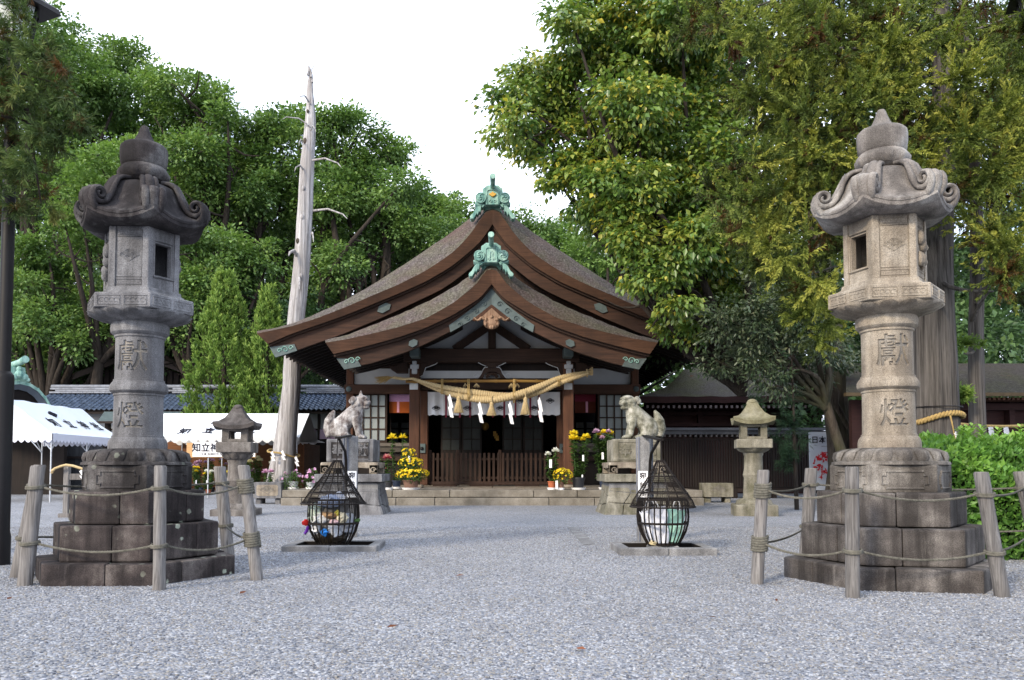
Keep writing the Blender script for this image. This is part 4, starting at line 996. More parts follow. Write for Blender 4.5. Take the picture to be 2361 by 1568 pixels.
# ------------------------------------------------------------------ trees
G_CAM = [(.055, .11, .034), (.095, .175, .05), (.15, .25, .066), (.22, .325, .09), (.3, .385, .125)]
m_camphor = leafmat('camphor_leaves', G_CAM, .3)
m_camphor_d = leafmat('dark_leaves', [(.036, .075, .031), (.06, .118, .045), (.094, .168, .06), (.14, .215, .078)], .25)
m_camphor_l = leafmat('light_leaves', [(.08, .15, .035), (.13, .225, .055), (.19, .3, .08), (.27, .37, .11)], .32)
m_broad = leafmat('glossy_leaves', [(.06, .12, .032), (.10, .18, .042), (.155, .24, .052), (.24, .3, .062), (.35, .35, .065), (.55, .46, .06)], .3, .3, .5)
m_oak = leafmat('grey_green_leaves', [(.026, .05, .024), (.05, .08, .04), (.085, .115, .065), (.14, .16, .09), (.2, .19, .09)], .2, .38, .5)
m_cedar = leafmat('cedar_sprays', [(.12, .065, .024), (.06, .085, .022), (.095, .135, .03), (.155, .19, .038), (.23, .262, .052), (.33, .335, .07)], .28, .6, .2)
m_cedar_in = leafmat('inner_cedar_sprays', [(.09, .045, .02), (.035, .05, .016), (.055, .075, .02), (.095, .115, .03)], .2, .6, .2)  # darker greens carry the shade of the crown's gaps; browns are dead sprays
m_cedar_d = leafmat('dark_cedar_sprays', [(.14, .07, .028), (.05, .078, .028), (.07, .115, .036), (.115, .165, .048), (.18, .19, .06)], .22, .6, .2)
m_conifer = leafmat('bright_conifer', [(.065, .08, .016), (.08, .145, .026), (.125, .215, .045), (.195, .3, .065), (.29, .39, .1)], .25, .6, .2)
m_hedge = leafmat('hedge_leaves', [(.045, .10, .022), (.08, .19, .035), (.13, .28, .05), (.21, .39, .07), (.32, .50, .11)], .3, .4, .4)

def limb_path(a, b, rg, bend=.12, n=7, sagz=0):
    a, b = Vector(a), Vector(b); L_ = (b - a).length; off = Vector(rg.normal(size=3)) * L_ * bend
    return [a.lerp(b, t) + off * math.sin(math.pi * t) * (1 - .3 * t) + Vector((0, 0, sagz * math.sin(math.pi * t))) for t in np.linspace(0, 1, n)]
def clump_leaves(blobs, per_m2, clump_r, leaves, ln, wd, seed, droop=.3, flat=.55, shell=.55, jit=.35, top=.25, vmul=1.0, yellow=0):
    """leaf arrays for a crown: clumps on the blobs' shells, leaves in flattened domes"""
    rg = np.random.default_rng(seed); Pp, Dd, Nn, Vv = [], [], [], []
    for (c, r) in blobs:
        c = np.array(c); r = np.array(r if hasattr(r, '__len__') else (r, r, r), float)
        area = 4 * math.pi * (r.mean()) ** 2; n = max(3, int(area * per_m2))
        u = unit(rg, n); rad = 1 - shell * rg.random(n) ** 1.8
        cc = c + u * r * rad[:, None] + rg.normal(size=(n, 3)) * .12 * r.mean()
        for k in range(n):
            cr = clump_r * rg.uniform(.6, 1.35); m = max(6, int(leaves * rg.uniform(.6, 1.3)))
            p = unit(rg, m) * (rg.random((m, 1)) ** .45) * cr; p[:, 2] = np.abs(p[:, 2]) * flat * np.where(rg.random(m) < .75, 1, -1) - .06 * cr
            out = p / (np.linalg.norm(p, axis=1, keepdims=True) + 1e-6)
            d = out * .8 + u[k] * .45 + rg.normal(size=(m, 3)) * .4; d[:, 2] -= droop
            nm = rg.normal(size=(m, 3)) * jit + np.array([0, 0, 1.0]) * .75 + out * .5 + u[k] * .25
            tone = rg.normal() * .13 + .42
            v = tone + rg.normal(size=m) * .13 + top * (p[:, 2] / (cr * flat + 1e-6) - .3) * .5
            if yellow: v = np.where(rg.random(m) < (yellow if rg.random() > .12 else .35), rg.uniform(.78, 1.0, m), np.minimum(v, .74))
            Pp.append(cc[k] + p); Dd.append(d); Nn.append(nm); Vv.append(v * vmul)
    P = np.concatenate(Pp); rg2 = np.random.default_rng(seed + 1); s = rg2.uniform(.65, 1.25, len(P))
    return P, np.concatenate(Dd), np.concatenate(Nn), ln * s, wd * s, np.clip(np.concatenate(Vv), 0, 1)
def px_blobs(lst, Y, dy=2.0, seed=0):
    rd = random.Random(seed); o = []
    for b in lst:
        x, y, r = b[:3]; YY = Y + (b[3] if len(b) > 3 else rd.uniform(-dy, dy)); p = at(x, y, YY); rr = r / ppm(YY, p.z); o.append((tuple(p), (rr, rr * .9, rr * .82)))
    return o
def tree(name, label, cat, base, blobs, mat, trunk_r, per, cr, nl, ln, wd, seed, barkm=m_limb, group=None, fork=.45, nlimb=None, lean=None, **kw):
    base = Vector(base); t = thing(name, label, cat, base, 0, group); rg = np.random.default_rng(seed)
    cs = [Vector(b[0]) for b in blobs]; mean = sum(cs, Vector()) / len(cs)
    lo = min(c.z for c in cs); fk = Vector((base.x + (mean.x - base.x) * .5, base.y + (mean.y - base.y) * .5, max(1.2, lo * fork + .5)))
    q = MB(); pts = limb_path(base - Vector((0, 0, .2)), fk, rg, .04, 8)
    q.tube(pts, [trunk_r * (1.25 if i == 0 else 1 - .35 * i / 7) for i in range(8)], 12); ob('trunk', q, barkm, t, True, smooth=60)
    for c in (cs if nlimb is None else cs[:nlimb]):
        q = MB(); pts = limb_path(fk - Vector((0, 0, rg.uniform(0, .3))), c, rg, .1, 9, .05 * (c - fk).length); L_ = (c - fk).length
        q.tube(pts, [max(.02, trunk_r * .5 * (1 - i / 9.5)) for i in range(9)], 7)
        for k in range(5):
            s = pts[rg.integers(3, 8)]; e = s + Vector(rg.normal(size=3)) * .07 * L_ + Vector((0, 0, .03 * L_))
            q.tube(limb_path(s, e, rg, .12, 5), [max(.012, trunk_r * .14 * (1 - i / 6)) for i in range(5)], 5)
        ob('limb', q, barkm, t, True, smooth=60)
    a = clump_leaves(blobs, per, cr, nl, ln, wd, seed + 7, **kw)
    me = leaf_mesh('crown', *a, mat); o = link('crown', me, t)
    me.vertices.foreach_get; co = np.empty(len(me.vertices) * 3, np.float32); me.vertices.foreach_get('co', co); co = co.reshape(-1, 3) - np.array(base); me.vertices.foreach_set('co', co.astype(np.float32).ravel()); me.update()
    return t
GB = 'broadleaf trees of the wood behind the shrine'
def bg(x, y, Y): v = at(x, y, Y); return (v.x, v.y, 0)
K2 = dict(per=1.1, cr=.8, nl=95, ln=.22, wd=.135)
K = dict(per=1.1, cr=.95, nl=100, ln=.25, wd=.15)
tree('camphor_tree', 'tall airy camphor tree at the upper left corner behind the dark cedar', 'tree', bg(120, 900, 47), px_blobs([(95, 70, 60), (150, 110, 60), (50, 150, 80), (125, 200, 75), (185, 165, 55), (70, 270, 85), (160, 290, 75), (60, 400, 80), (150, 400, 70)], 47, 3, 1), m_camphor, .55, seed=11, group=GB, **K)
tree('camphor_tree', 'tall camphor tree just above and behind the left stone lantern roof', 'tree', bg(300, 900, 50), px_blobs([(250, 135, 50), (300, 150, 45), (280, 215, 60), (225, 240, 60), (335, 190, 45), (320, 280, 65), (250, 330, 70), (345, 350, 60)], 50, 3, 2), m_camphor, .55, seed=12, group=GB, **K)
tree('camphor_tree', 'rounded camphor tree with layered crown right of the left lantern finial', 'tree', bg(450, 900, 48), px_blobs([(395, 190, 42), (440, 225, 50), (500, 225, 45), (400, 270, 60), (475, 290, 60), (525, 280, 38), (430, 350, 65), (520, 360, 60), (465, 430, 65)], 48, 3, 3), m_camphor, .6, seed=13, group=GB, **K)
tree('camphor_tree', 'camphor tree standing directly left of the bare dead trunk', 'tree', bg(600, 900, 50), px_blobs([(580, 300, 50), (640, 305, 52), (560, 370, 55), (640, 390, 65), (590, 450, 65), (670, 470, 60), (690, 300, 50), (540, 480, 60), (640, 560, 70)], 50, 3, 4), m_camphor, .6, seed=14, group=GB, **K)
tree('camphor_tree', 'tall camphor tree directly right of the bare dead trunk above the roof slope', 'tree', bg(830, 900, 48), px_blobs([(760, 290, 55), (830, 300, 50), (790, 370, 65), (880, 360, 58), (850, 440, 70), (915, 350, 35), (920, 430, 45), (760, 460, 65), (830, 530, 70), (740, 560, 60), (905, 520, 60), (800, 610, 55), (720, 650, 55)], 48, 3, 5), m_camphor, .65, seed=15, group=GB, **K)
tree('camphor_tree', 'lower camphor tree left of the upper copper ridge ornament', 'tree', bg(990, 900, 52), px_blobs([(965, 470, 55), (1010, 490, 50), (1050, 505, 45), (960, 540, 55), (1030, 545, 45), (1080, 520, 36), (1000, 590, 45), (910, 580, 50)], 52, 3, 6), m_camphor, .5, seed=16, group=GB, **K)
tree('camphor_tree', 'camphor tree filling the gap above the blue tiled house left of the dead trunk', 'tree', bg(560, 900, 44), px_blobs([(380, 600, 60), (330, 680, 70), (420, 760, 70), (560, 700, 65), (620, 760, 70), (700, 740, 60), (300, 780, 60), (740, 800, 50), (520, 800, 60)], 44, 2, 27), m_camphor_d, .4, seed=27, group=GB, **K)
tree('camphor_tree', 'yellow green tree hugging the right slope of the shrine roof from behind', 'tree', bg(1400, 900, 42), px_blobs([(1350, 560, 42), (1400, 590, 46), (1450, 620, 50), (1500, 650, 50), (1550, 690, 50), (1340, 600, 36), (1480, 570, 60), (1560, 600, 60)], 42, 2, 29), m_camphor_l, .35, seed=29, group=GB, **K2)
tree('camphor_tree', 'distant small camphor tree right of the upper copper ridge ornament', 'tree', bg(1240, 900, 60), px_blobs([(1195, 520, 38), (1240, 530, 42), (1285, 530, 38), (1220, 580, 45), (1275, 590, 45), (1320, 570, 40), (1330, 620, 50)], 60, 3, 7), m_camphor, .5, seed=17, group=GB, **K)
tree('camphor_tree', 'young bright green camphor tree whose leaves glow around the left lantern roof', 'tree', bg(220, 900, 40), px_blobs([(235, 390, 50), (280, 350, 45), (180, 440, 55), (230, 480, 55), (150, 520, 50), (390, 520, 40), (250, 430, 50)], 40, 2, 8), m_camphor_l, .35, seed=18, group=GB, **K2)
tree('camphor_tree', 'mid green camphor tree low at the left edge beside the dark lamp post', 'tree', bg(90, 900, 41), px_blobs([(50, 600, 65), (110, 580, 60), (60, 690, 70), (150, 650, 60), (110, 740, 65), (190, 720, 55), (40, 760, 55), (210, 580, 45), (60, 800, 42), (120, 800, 40), (180, 790, 42), (240, 770, 45), (230, 680, 45)], 41, 2, 9), m_camphor, .4, seed=19, group=GB, **K2)
tree('camphor_tree', 'mid green camphor tree between the left stone lantern and the bright conifers', 'tree', bg(480, 900, 41), px_blobs([(450, 560, 55), (510, 580, 55), (560, 600, 50), (480, 640, 60), (420, 640, 50), (590, 650, 45), (620, 600, 45), (450, 700, 50), (410, 770, 45), (350, 740, 45), (300, 690, 50)], 41, 2, 10), m_camphor, .4, seed=20, group=GB, **K2)
tree('camphor_tree', 'low dark camphor tree over the dark gabled hall at far left', 'tree', bg(170, 900, 46), px_blobs([(40, 810, 55), (100, 790, 60), (170, 780, 60), (230, 770, 60), (130, 720, 55), (300, 740, 60), (390, 790, 50), (420, 840, 45), (240, 700, 50), (70, 730, 50)], 46, 1.5, 28), m_camphor_d, .4, seed=28, group=GB, **K)
# the wood behind, read as one mass
wd_ = clump_leaves(px_blobs([(x, y, 95) for x in range(-200, 2700, 110) for y in (640, 760, 880)] + [(x, 430, 80) for x in range(-60, 860, 100)] + [(x, 530, 80) for x in range(-60, 1000, 100)], 62, 4, 11), .3, 1.5, 60, .5, .35, 31)
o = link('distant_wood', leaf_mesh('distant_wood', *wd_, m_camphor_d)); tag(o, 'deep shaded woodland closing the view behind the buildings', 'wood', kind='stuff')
# dark shrubs and undergrowth under the left trees
und = clump_leaves(px_blobs([(x, 840 + 20 * math.sin(x), 70) for x in range(-60, 860, 60)] + [(x, 760 + 20 * math.cos(x), 65) for x in range(-60, 760, 60)], 46, 2, 12), .8, .9, 60, .24, .15, 32)
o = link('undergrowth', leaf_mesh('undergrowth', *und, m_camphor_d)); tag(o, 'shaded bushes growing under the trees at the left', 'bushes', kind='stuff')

# ---- right: glossy broadleaf tree, grey green oak
KB = dict(per=5.6, cr=.42, nl=68, ln=.15, wd=.09, droop=.75, jit=.6, shell=.75)
bl = px_blobs([(1320, 50, 55), (1390, 10, 70), (1235, 175, 62), (1195, 230, 52), (1180, 290, 42), (1225, 330, 55), (1290, 240, 85), (1310, 140, 60), (1400, 120, 95), (1480, 30, 95), (1570, 40, 95), (1300, 390, 72), (1380, 330, 90), (1460, 240, 100), (1560, 160, 100), (1640, 60, 85), (1375, 450, 60), (1450, 560, 46), (1500, 600, 50), (1345, 490, 40), (1395, 530, 42), (1520, 660, 44), (1480, 560, 44, -1.3), (1535, 620, 46, -1.6), (1560, 690, 40, -1.6), (1425, 490, 40, -1.2), (1590, 560, 60, -1.6), (1470, 640, 34, -1.4), (1450, 430, 85), (1540, 330, 100), (1640, 230, 95), (1425, 505, 52), (1505, 535, 66), (1580, 470, 85), (1660, 380, 85), (1570, 615, 64), (1640, 560, 80), (1572, 700, 46), (1620, 700, 56), (1560, 752, 38), (1600, 762, 36), (1670, 660, 70), (1720, 480, 70)], 18.6, 1.4, 21)
tree('broadleaf_tree', 'large glossy leaved tree with yellowing leaves overhanging the right side of the shrine roof', 'tree', bg(1925, 1000, 20), bl, m_broad, .24, seed=40, barkm=m_limb, fork=.6, yellow=.03, **KB)
ob2 = px_blobs([(1650, 755, 48), (1690, 740, 70), (1760, 690, 70), (1700, 810, 60), (1770, 780, 75), (1840, 740, 70), (1650, 830, 38), (1750, 850, 55), (1830, 830, 60), (1880, 780, 60), (1860, 880, 45), (1790, 890, 40), (1830, 660, 70), (1740, 610, 60), (1900, 680, 60), (1920, 840, 45)], 17.5, 1.0, 22)
tree('oak_tree', 'dark grey green evergreen tree with small narrow leaves behind the right small lantern', 'tree', bg(2010, 1000, 18.5), ob2, m_oak, .14, seed=41, barkm=m_bark, fork=.75, per=4.6, cr=.36, nl=64, ln=.115, wd=.05, droop=.5, jit=.6, shell=.7)
fill = clump_leaves(px_blobs([(x, y, 90) for x in range(1560, 2500, 120) for y in (60, 190, 330, 480, 640, 780)] + [(x, y, 70) for x in range(1900, 2500, 90) for y in (900, 1010)], 27, 1.5, 23), .8, .7, 55, .24, .15, 44)
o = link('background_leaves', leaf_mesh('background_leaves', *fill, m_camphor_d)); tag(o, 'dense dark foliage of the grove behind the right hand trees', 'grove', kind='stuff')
# broad trunk with rough mossy bark (the broadleaf tree's stem seen beside the poster)
def stem(parent, name, pts, rad, mat, n=16, lobes=.06, seed=0, world=True):
    rd = random.Random(seed); q = MB(); ph = [rd.uniform(0, 6.28) for _ in range(4)]
    P = [Vector(p) for p in pts]; rings = []
    for i, p in enumerate(P):
        ring = []
        for k in range(n):
            a = 2 * math.pi * k / n; f = 1 + lobes * math.sin(3 * a + ph[0] + i * .15) + lobes * .7 * math.sin(7 * a + ph[1] + i * .1) + lobes * .6 * math.sin(13 * a + ph[2])
            ring.append(p + Vector((math.cos(a), math.sin(a), 0)) * rad[i] * f)
        rings.append(ring)
    q.loft(rings, True, True); return ob(name, q, mat, parent, world, smooth=70)
bt = [o for o in bpy.data.objects if o.name.startswith('broadleaf_tree')][0]
for c in list(kids(bt)):
    if c.name.startswith('trunk'): bpy.data.objects.remove(c)
b0 = at(1938, 1120, 20)
stem(bt, 'trunk', [(b0.x - .02, 20, -.1), (b0.x, 20, .25), (b0.x + .02, 20, .9), (b0.x - .02, 20, 1.6), (b0.x - .1, 20, 2.4), (b0.x - .15, 20, 3.2), (b0.x - .2, 19.9, 4.2), (b0.x - .4, 19.8, 5.5), (b0.x - .8, 19.5, 7.5)], [.55, .38, .31, .295, .29, .28, .26, .22, .17], m_bark, 22, .05, 3)
q = MB(); q.tube([at(1955, 985, 19.6), at(1935, 948, 19.5), at(1925, 930, 19.5), at(1928, 905, 19.5), at(1905, 860, 19.5), at(1880, 820, 19.4)], [.06, .07, .075, .07, .06, .04], 8); ob('side_branch', q, m_bark, bt, True, smooth=60)
q = MB(); q.tube([at(1880, 915, 19.6), at(1868, 880, 19.6), at(1850, 850, 19.6), at(1832, 800, 19.4)], [.05, .05, .045, .03], 8); ob('side_branch', q, m_bark, bt, True, smooth=60)

# ---- dead bleached trunk
dt = thing('dead_tree', 'tall bare bleached dead tree trunk with broken stubs left of the shrine roof', 'tree trunk', (at(645, 1110, 28).x, 28, 0))
tp_ = [(639, 1141, 33), (646, 1100, 29), (656, 1050, 25.5), (665, 952, 21.5), (671, 886, 19.5), (674, 843, 19.5), (683.5, 718, 18.8), (694.5, 593, 17.8), (704, 468, 16.4), (709, 374, 15), (714.5, 278, 11.8), (716, 240, 9), (716, 196, 6.6), (715, 172, 5), (712.5, 158, 3.2), (713, 150, 1)]
q = MB(); pts = []; rad = []
for i in range(len(tp_) - 1):
    for t in (0, .33, .66): 
        a, b = tp_[i], tp_[i + 1]; pts.append(at(a[0] + (b[0] - a[0]) * t + 1.2 * math.sin(i * 2 + t * 3), a[1] + (b[1] - a[1]) * t, 28)); rad.append((a[2] + (b[2] - a[2]) * t) / ppm(28, pts[-1].z))
pts.append(at(713, 150, 28)); rad.append(.01); pts[0].z = -.2
tr_ = stem(dt, 'trunk', pts, rad, m_deadwood, 26, .045, 5)
for x0, y0, x1, y1, r in ((716, 292, 660, 270, 2), (720, 370, 778, 376, 2.6), (722, 486, 790, 494, 2.8), (685, 590, 668, 582, 5), (700, 392, 682, 386, 2.4), (712, 236, 693, 222, 2.4), (716, 165, 732, 152, 1), (690, 640, 690, 655, 3), (718, 540, 722, 548, 2.4), (697, 330, 690, 328, 1.6), (716, 300, 726, 296, 1.6)):
    q = MB(); a, b = at(x0, y0, 27.8), at(x1, y1, 27.4); m = a.lerp(b, .5) + Vector((0, 0, .12)); k = 1 / ppm(28, 6); q.tube([a, m, b, b + (b - m) * .3 + Vector((0, 0, -.1))], [r * k, r * .8 * k, r * .6 * k, r * .25 * k], 7); ob('stub', q, m_deadwood, tr_, True)
rpx = thing('sacred_rope', 'thin straw rope with paper streamers tied around the dead trunk', 'rope', (at(652, 1055, 28).x, 28, 1.2))
for i, (x, y, r_) in enumerate(((706, 330, 5), (703, 440, 4), (700, 505, 5), (690, 560, 4.5), (697, 640, 4), (686, 690, 5), (678, 800, 5), (668, 900, 6), (655, 985, 6), (712, 262, 3))):
    q = MB(); v = at(x, y, 28); v.y -= (16 if y > 350 else 12) / ppm(28, v.z) * 1.0; q.ball(v, (r_ / ppm(28, 6), .06, 1.5 * r_ / ppm(28, 6)), 9, 6); ob('knot', q, m_bark if i % 3 == 0 else m_deadwood, tr_, True, smooth=60)
for x, y, h_ in ((709, 166, 14), (716, 170, 9), (720, 182, 10)): q = MB(); a = at(x, y + 8, 27.9); q.tube([a, a + Vector((.03, 0, h_ / ppm(28, 14)))], [.05, .008], 5); ob('splinter', q, m_deadwood, tr_, True)
c = at(654, 1045, 28); q = MB(); q.tube([c + Vector((.53 * math.cos(a), .53 * math.sin(a), -.11 * math.cos(a + .3) + .03 * math.sin(3 * a))) for a in np.linspace(0, 2 * math.pi, 30)], .032, 7); ob('rope', q, m_strawdk, rpx, True)
for i, (x, y) in enumerate(((627, 1040), (651, 1038), (682, 1052))): shide(rpx, at(x, y, 27.4), .13, .36, m_paperw, i)

# ---- bright pointed conifers before the tiled house
def conifer(name, label, x, Y, ytop, ybot, rpx_, seed, n=9000):
    rg = np.random.default_rng(seed); b = at(x, ybot, Y); tz = zz(ytop, Y); t = thing(name, label, 'conifer', (b.x, Y, 0), 0, 'conifers behind the long tent')
    q = MB(); q.tube([(b.x, Y, -.1), (b.x, Y, tz - .8)], [.16, .03], 8); ob('trunk', q, m_limb, t, True)
    R_ = rpx_ / ppm(Y, 3); H_ = tz - .2; P, D, Nn, V = [], [], [], []
    ns = int(n / 34)
    for k in range(ns):
        h = rg.random() ** .8; a = rg.uniform(0, 2 * math.pi); rr = R_ * np.interp(h, [0, .12, .35, .6, .8, .93, 1], [.85, 1.0, .97, .72, .42, .2, .04]) * rg.uniform(.72, 1.05) * (1 + .2 * math.sin(a * 4 + h * 11) + .1 * math.sin(a * 9 - h * 23))
        c = np.array([b.x + rr * math.cos(a), Y + rr * math.sin(a), .3 + h * H_ + .1 * rg.normal()]); m = 34
        up = np.array([math.cos(a) * .45, math.sin(a) * .45, 1.0]); L_ = rg.uniform(.35, .7) * (1 - .35 * h)
        s = rg.random(m); p = c + up * (s * L_)[:, None] + rg.normal(size=(m, 3)) * (.085 * (1.1 - s))[:, None]
        P.append(p); D.append(up * .9 + rg.normal(size=(m, 3)) * .45); Nn.append(rg.normal(size=(m, 3)) + np.array([math.cos(a), math.sin(a), .3])); V.append(np.clip(.12 + .6 * s + rg.normal() * .12 + rg.normal(size=m) * .08 + .1 * h, 0, 1))
    P = np.concatenate(P) - np.array([b.x, Y, 0]); s = rg.uniform(.7, 1.3, len(P))
    link('crown', leaf_mesh('crown', P, np.concatenate(D), np.concatenate(Nn), .17 * s, .055 * s, np.concatenate(V), m_conifer), t)
conifer('conifer', 'tallest bright yellow green pointed conifer behind the long tent', 512, 33.6, 650, 1128, 82, 51, 26000)
conifer('conifer', 'narrower bright green conifer beside the dead trunk', 612, 33.2, 690, 1128, 58, 52, 17000)

# ---- cedar on the right: two stems and hanging sprays
def sprays(centres, R_, m, ln, wd, seed, down=.5, spread=.55, base=.4):
    """cedar foliage: every spray is a fan of finger-like shoots with short needles"""
    rg = np.random.default_rng(seed); P, D, Nn, V = [], [], [], []
    for c, out in centres:
        tone = base + rg.normal() * .17; nf = rg.integers(8, 14)
        o = np.array(out, float); o /= np.linalg.norm(o) + 1e-6
        for f in range(nf):
            dd = o * .6 + rg.normal(size=3) * spread; dd[2] -= down * rg.uniform(.2, 1.2); dd /= np.linalg.norm(dd); L_ = R_ * rg.uniform(.6, 1.25)
            s = np.sort(rg.random(m)); tt = s[:, None]
            p = np.array(c) + dd * tt * L_ + np.array([0, 0, .55 * L_]) * (tt ** 2) * rg.uniform(-.2, .8)
            side = rg.normal(size=(m, 3)); side -= dd * (side @ dd)[:, None]; side /= np.linalg.norm(side, axis=1, keepdims=True) + 1e-6
            P.append(p); D.append(dd * 1.0 + side * .75); Nn.append(rg.normal(size=(m, 3)) + np.array([0, -.3, .6])); V.append(np.clip(tone - .22 + .42 * s + rg.normal(size=m) * .05, 0, 1))
    P = np.concatenate(P); s = rg.uniform(.7, 1.25, len(P))
    return P, np.concatenate(D), np.concatenate(Nn), ln * s, wd * s, np.clip(np.concatenate(V), 0, 1)
def cedar_region(lst, Y, dens, seed, dy=.8):
    rg = np.random.default_rng(seed); out = []
    for x, y, r in lst:
        for k in range(int(dens * (r / 50) ** 2)):
            a = rg.uniform(0, 6.28); q = rg.random() ** .5 * r; YY = Y + rg.uniform(-dy, dy)
            p = at(x + q * math.cos(a), y + q * math.sin(a), YY); out.append((tuple(p), (rg.normal() * .5 + .25 * math.cos(a), -.7 + rg.normal() * .4, .15 + rg.normal() * .3)))
    return out
cb = at(2158, 1040, 10.6)
ct = thing('cedar_tree', 'big cedar with fluted grey trunk and yellow green sprays behind the right stone lantern', 'tree', (cb.x, 10.6, 0))
prf = [(2156, 1240, 60), (2158, 1120, 55), (2157, 1030, 50), (2156, 930, 47), (2153, 830, 46), (2150, 720, 43), (2155, 600, 36), (2165, 480, 30), (2175, 300, 24), (2172, 120, 21), (2165, -60, 18), (2160, -300, 12)]
pts = [at(x, y, 10.6) for x, y, r in prf]; pts[0].z = -.1
stem(ct, 'trunk', pts, [r / ppm(10.6, p.z) for (x, y, r), p in zip(prf, pts)], m_cedarbark, 44, .035, 9)
regs = [(1690, 470, 40), (1720, 560, 45), (1780, 500, 60), (1740, 400, 50), (1800, 400, 60), (1820, 600, 60), (1860, 690, 50), (1880, 480, 60), (1790, 300, 60), (1760, 200, 55), (1850, 200, 70), (1900, 330, 70), (1900, 120, 70), (1620, 60, 45), (1700, 40, 60), (1780, 100, 60), (1860, 20, 70), (1950, 400, 55), (1960, 30, 70), (2000, 200, 70), (2050, 90, 70), (2090, 230, 70), (2150, 60, 60), (2170, 330, 70), (2120, 430, 50), (2230, 300, 60), (2230, 420, 60), (2290, 240, 70), (2330, 350, 60), (2330, 480, 40), (2240, 70, 60), (2320, 60, 60), (2290, 560, 45), (2340, 640, 40), (1890, 770, 30), (1920, 560, 50), (2250, 520, 35), (2060, 330, 50), (2345, 150, 50), (2350, 260, 50), (2345, 560, 30), (2300, 150, 40), (2030, 420, 40), (1960, 250, 50)]
sp = sprays(cedar_region(regs, 9.5, 4.6, 61, 1.0), .36, 60, .05, .0165, 62, down=.5, spread=.6)
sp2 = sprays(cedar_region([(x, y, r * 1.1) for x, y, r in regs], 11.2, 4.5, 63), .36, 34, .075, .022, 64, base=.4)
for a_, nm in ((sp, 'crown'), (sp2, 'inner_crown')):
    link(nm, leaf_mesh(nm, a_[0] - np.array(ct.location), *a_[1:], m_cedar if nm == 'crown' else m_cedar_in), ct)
hot = [(2230, 300), (2330, 250), (2300, 400), (2340, 350), (2100, 350), (2130, 430), (2000, 180), (1960, 380), (1760, 220), (1790, 420), (1800, 560), (1870, 640), (1740, 520), (1850, 330), (1900, 480), (2060, 120), (2220, 180), (1690, 480), (2290, 550), (1830, 130), (2330, 600), (1880, 720)]
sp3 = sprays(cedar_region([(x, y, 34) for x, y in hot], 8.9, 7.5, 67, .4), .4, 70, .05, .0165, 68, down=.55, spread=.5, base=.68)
link('sun_toned_sprays', leaf_mesh('sun_toned_sprays', sp3[0] - np.array(ct.location), *sp3[1:], m_cedar), ct)  # sunlit brightness put into the leaf tone of these front sprays
rg = np.random.default_rng(9)
for x0, y0, x1, y1, r in ((2150, 640, 2290, 672, 7), (2165, 380, 1830, 470, 5), (2170, 300, 2330, 260, 5), (2160, 200, 1850, 120, 5), (2160, 560, 1850, 640, 5), (2170, 460, 2330, 500, 4), (2165, 90, 2350, 30, 5), (2160, 60, 1700, 30, 5), (2150, 700, 2180, 690, 6), (2240, 740, 2300, 640, 5)):
    q = MB(); pts = limb_path(at(x0, y0, 10.5), at(x1, y1, 10.0), rg, .06, 8); k = 1 / ppm(10.3, 4); q.tube(pts, [r * k * (1 - i / 10) for i in range(8)], 7); ob('branch', q, m_cedarbark, ct, True, smooth=60)
c2 = thing('cedar_tree', 'slender grey cedar stem right of the big fluted cedar trunk', 'tree', (at(2252, 1040, 11.2).x, 11.2, 0))
prf = [(2256, 1225, 22), (2254, 1020, 18), (2250, 880, 17), (2249, 760, 16), (2252, 640, 15), (2250, 480, 13), (2240, 300, 12), (2225, 100, 11), (2215, -80, 9)]
pts = [at(x, y, 11.2) for x, y, r in prf]; pts[0].z = -.1
stem(c2, 'trunk', pts, [r / ppm(11.2, p.z) for (x, y, r), p in zip(prf, pts)], m_cedarbark, 20, .03, 4)
for x0, y0, x1, y1 in ((2246, 800, 2222, 815), (2250, 700, 2310, 600), (2236, 905, 2222, 915)):
    q = MB(); k = 1 / ppm(11.2, 3); q.tube(limb_path(at(x0, y0, 11.1), at(x1, y1, 10.9), rg, .08, 6), [5 * k * (1 - i / 8) for i in range(6)], 7); ob('branch', q, m_cedarbark, c2, True, smooth=60)
tuft = sprays([(tuple(at(2225 + rg.normal() * 12, 915 + rg.normal() * 6, 10.9)), (rg.normal() * .5, -.5, .4)) for _ in range(7)] + [(tuple(at(2225 + rg.normal() * 14, 795 + rg.normal() * 6, 10.9)), (rg.normal() * .5, -.5, .2)) for _ in range(5)] , .12, 22, .05, .012, 66, down=.1, base=.45)
link('crown', leaf_mesh('crown', tuft[0] - np.array(c2.location), *tuft[1:], m_conifer), c2)
rp2 = thing('sacred_rope', 'thick twisted straw rope tied round the fluted cedar trunk with a paper streamer', 'rope', (cb.x, 10.6, 1.4))
c = at(2158, 958, 10.6); q = MB()
for s in (0, math.pi):
    q.tube([c + Vector(((.3 + .018 * math.cos(a * 22 + s)) * math.cos(a), (.3 + .018 * math.cos(a * 22 + s)) * math.sin(a), .06 * math.sin(a * 1 + .8) - .05 * math.cos(2 * a) + .022 * math.sin(a * 22 + s))) for a in np.linspace(0, 2 * math.pi, 180)], .018, 6)
ob('rope', q, m_strawdk, rp2, True, smooth=60)
q = MB(); e = at(2190, 958, 10.28); q.tube([e, e + Vector((.01, -.02, -.1)), e + Vector((.03, -.02, -.22)), e + Vector((.06, -.01, -.34))], [.012, .01, .008, .004], 6); ob('tail', q, m_strawdk, rp2, True)
shide(rp2, e + Vector((.05, -.02, -.2)), .06, .2, m_paperw, 3); q = MB(); q.tube([at(2158, 940, 10.6) + Vector((.3 * math.cos(a), .3 * math.sin(a), 0)) for a in np.linspace(0, 6.283, 30)], .007, 5); ob('cord', q, m_pole, rp2, True)

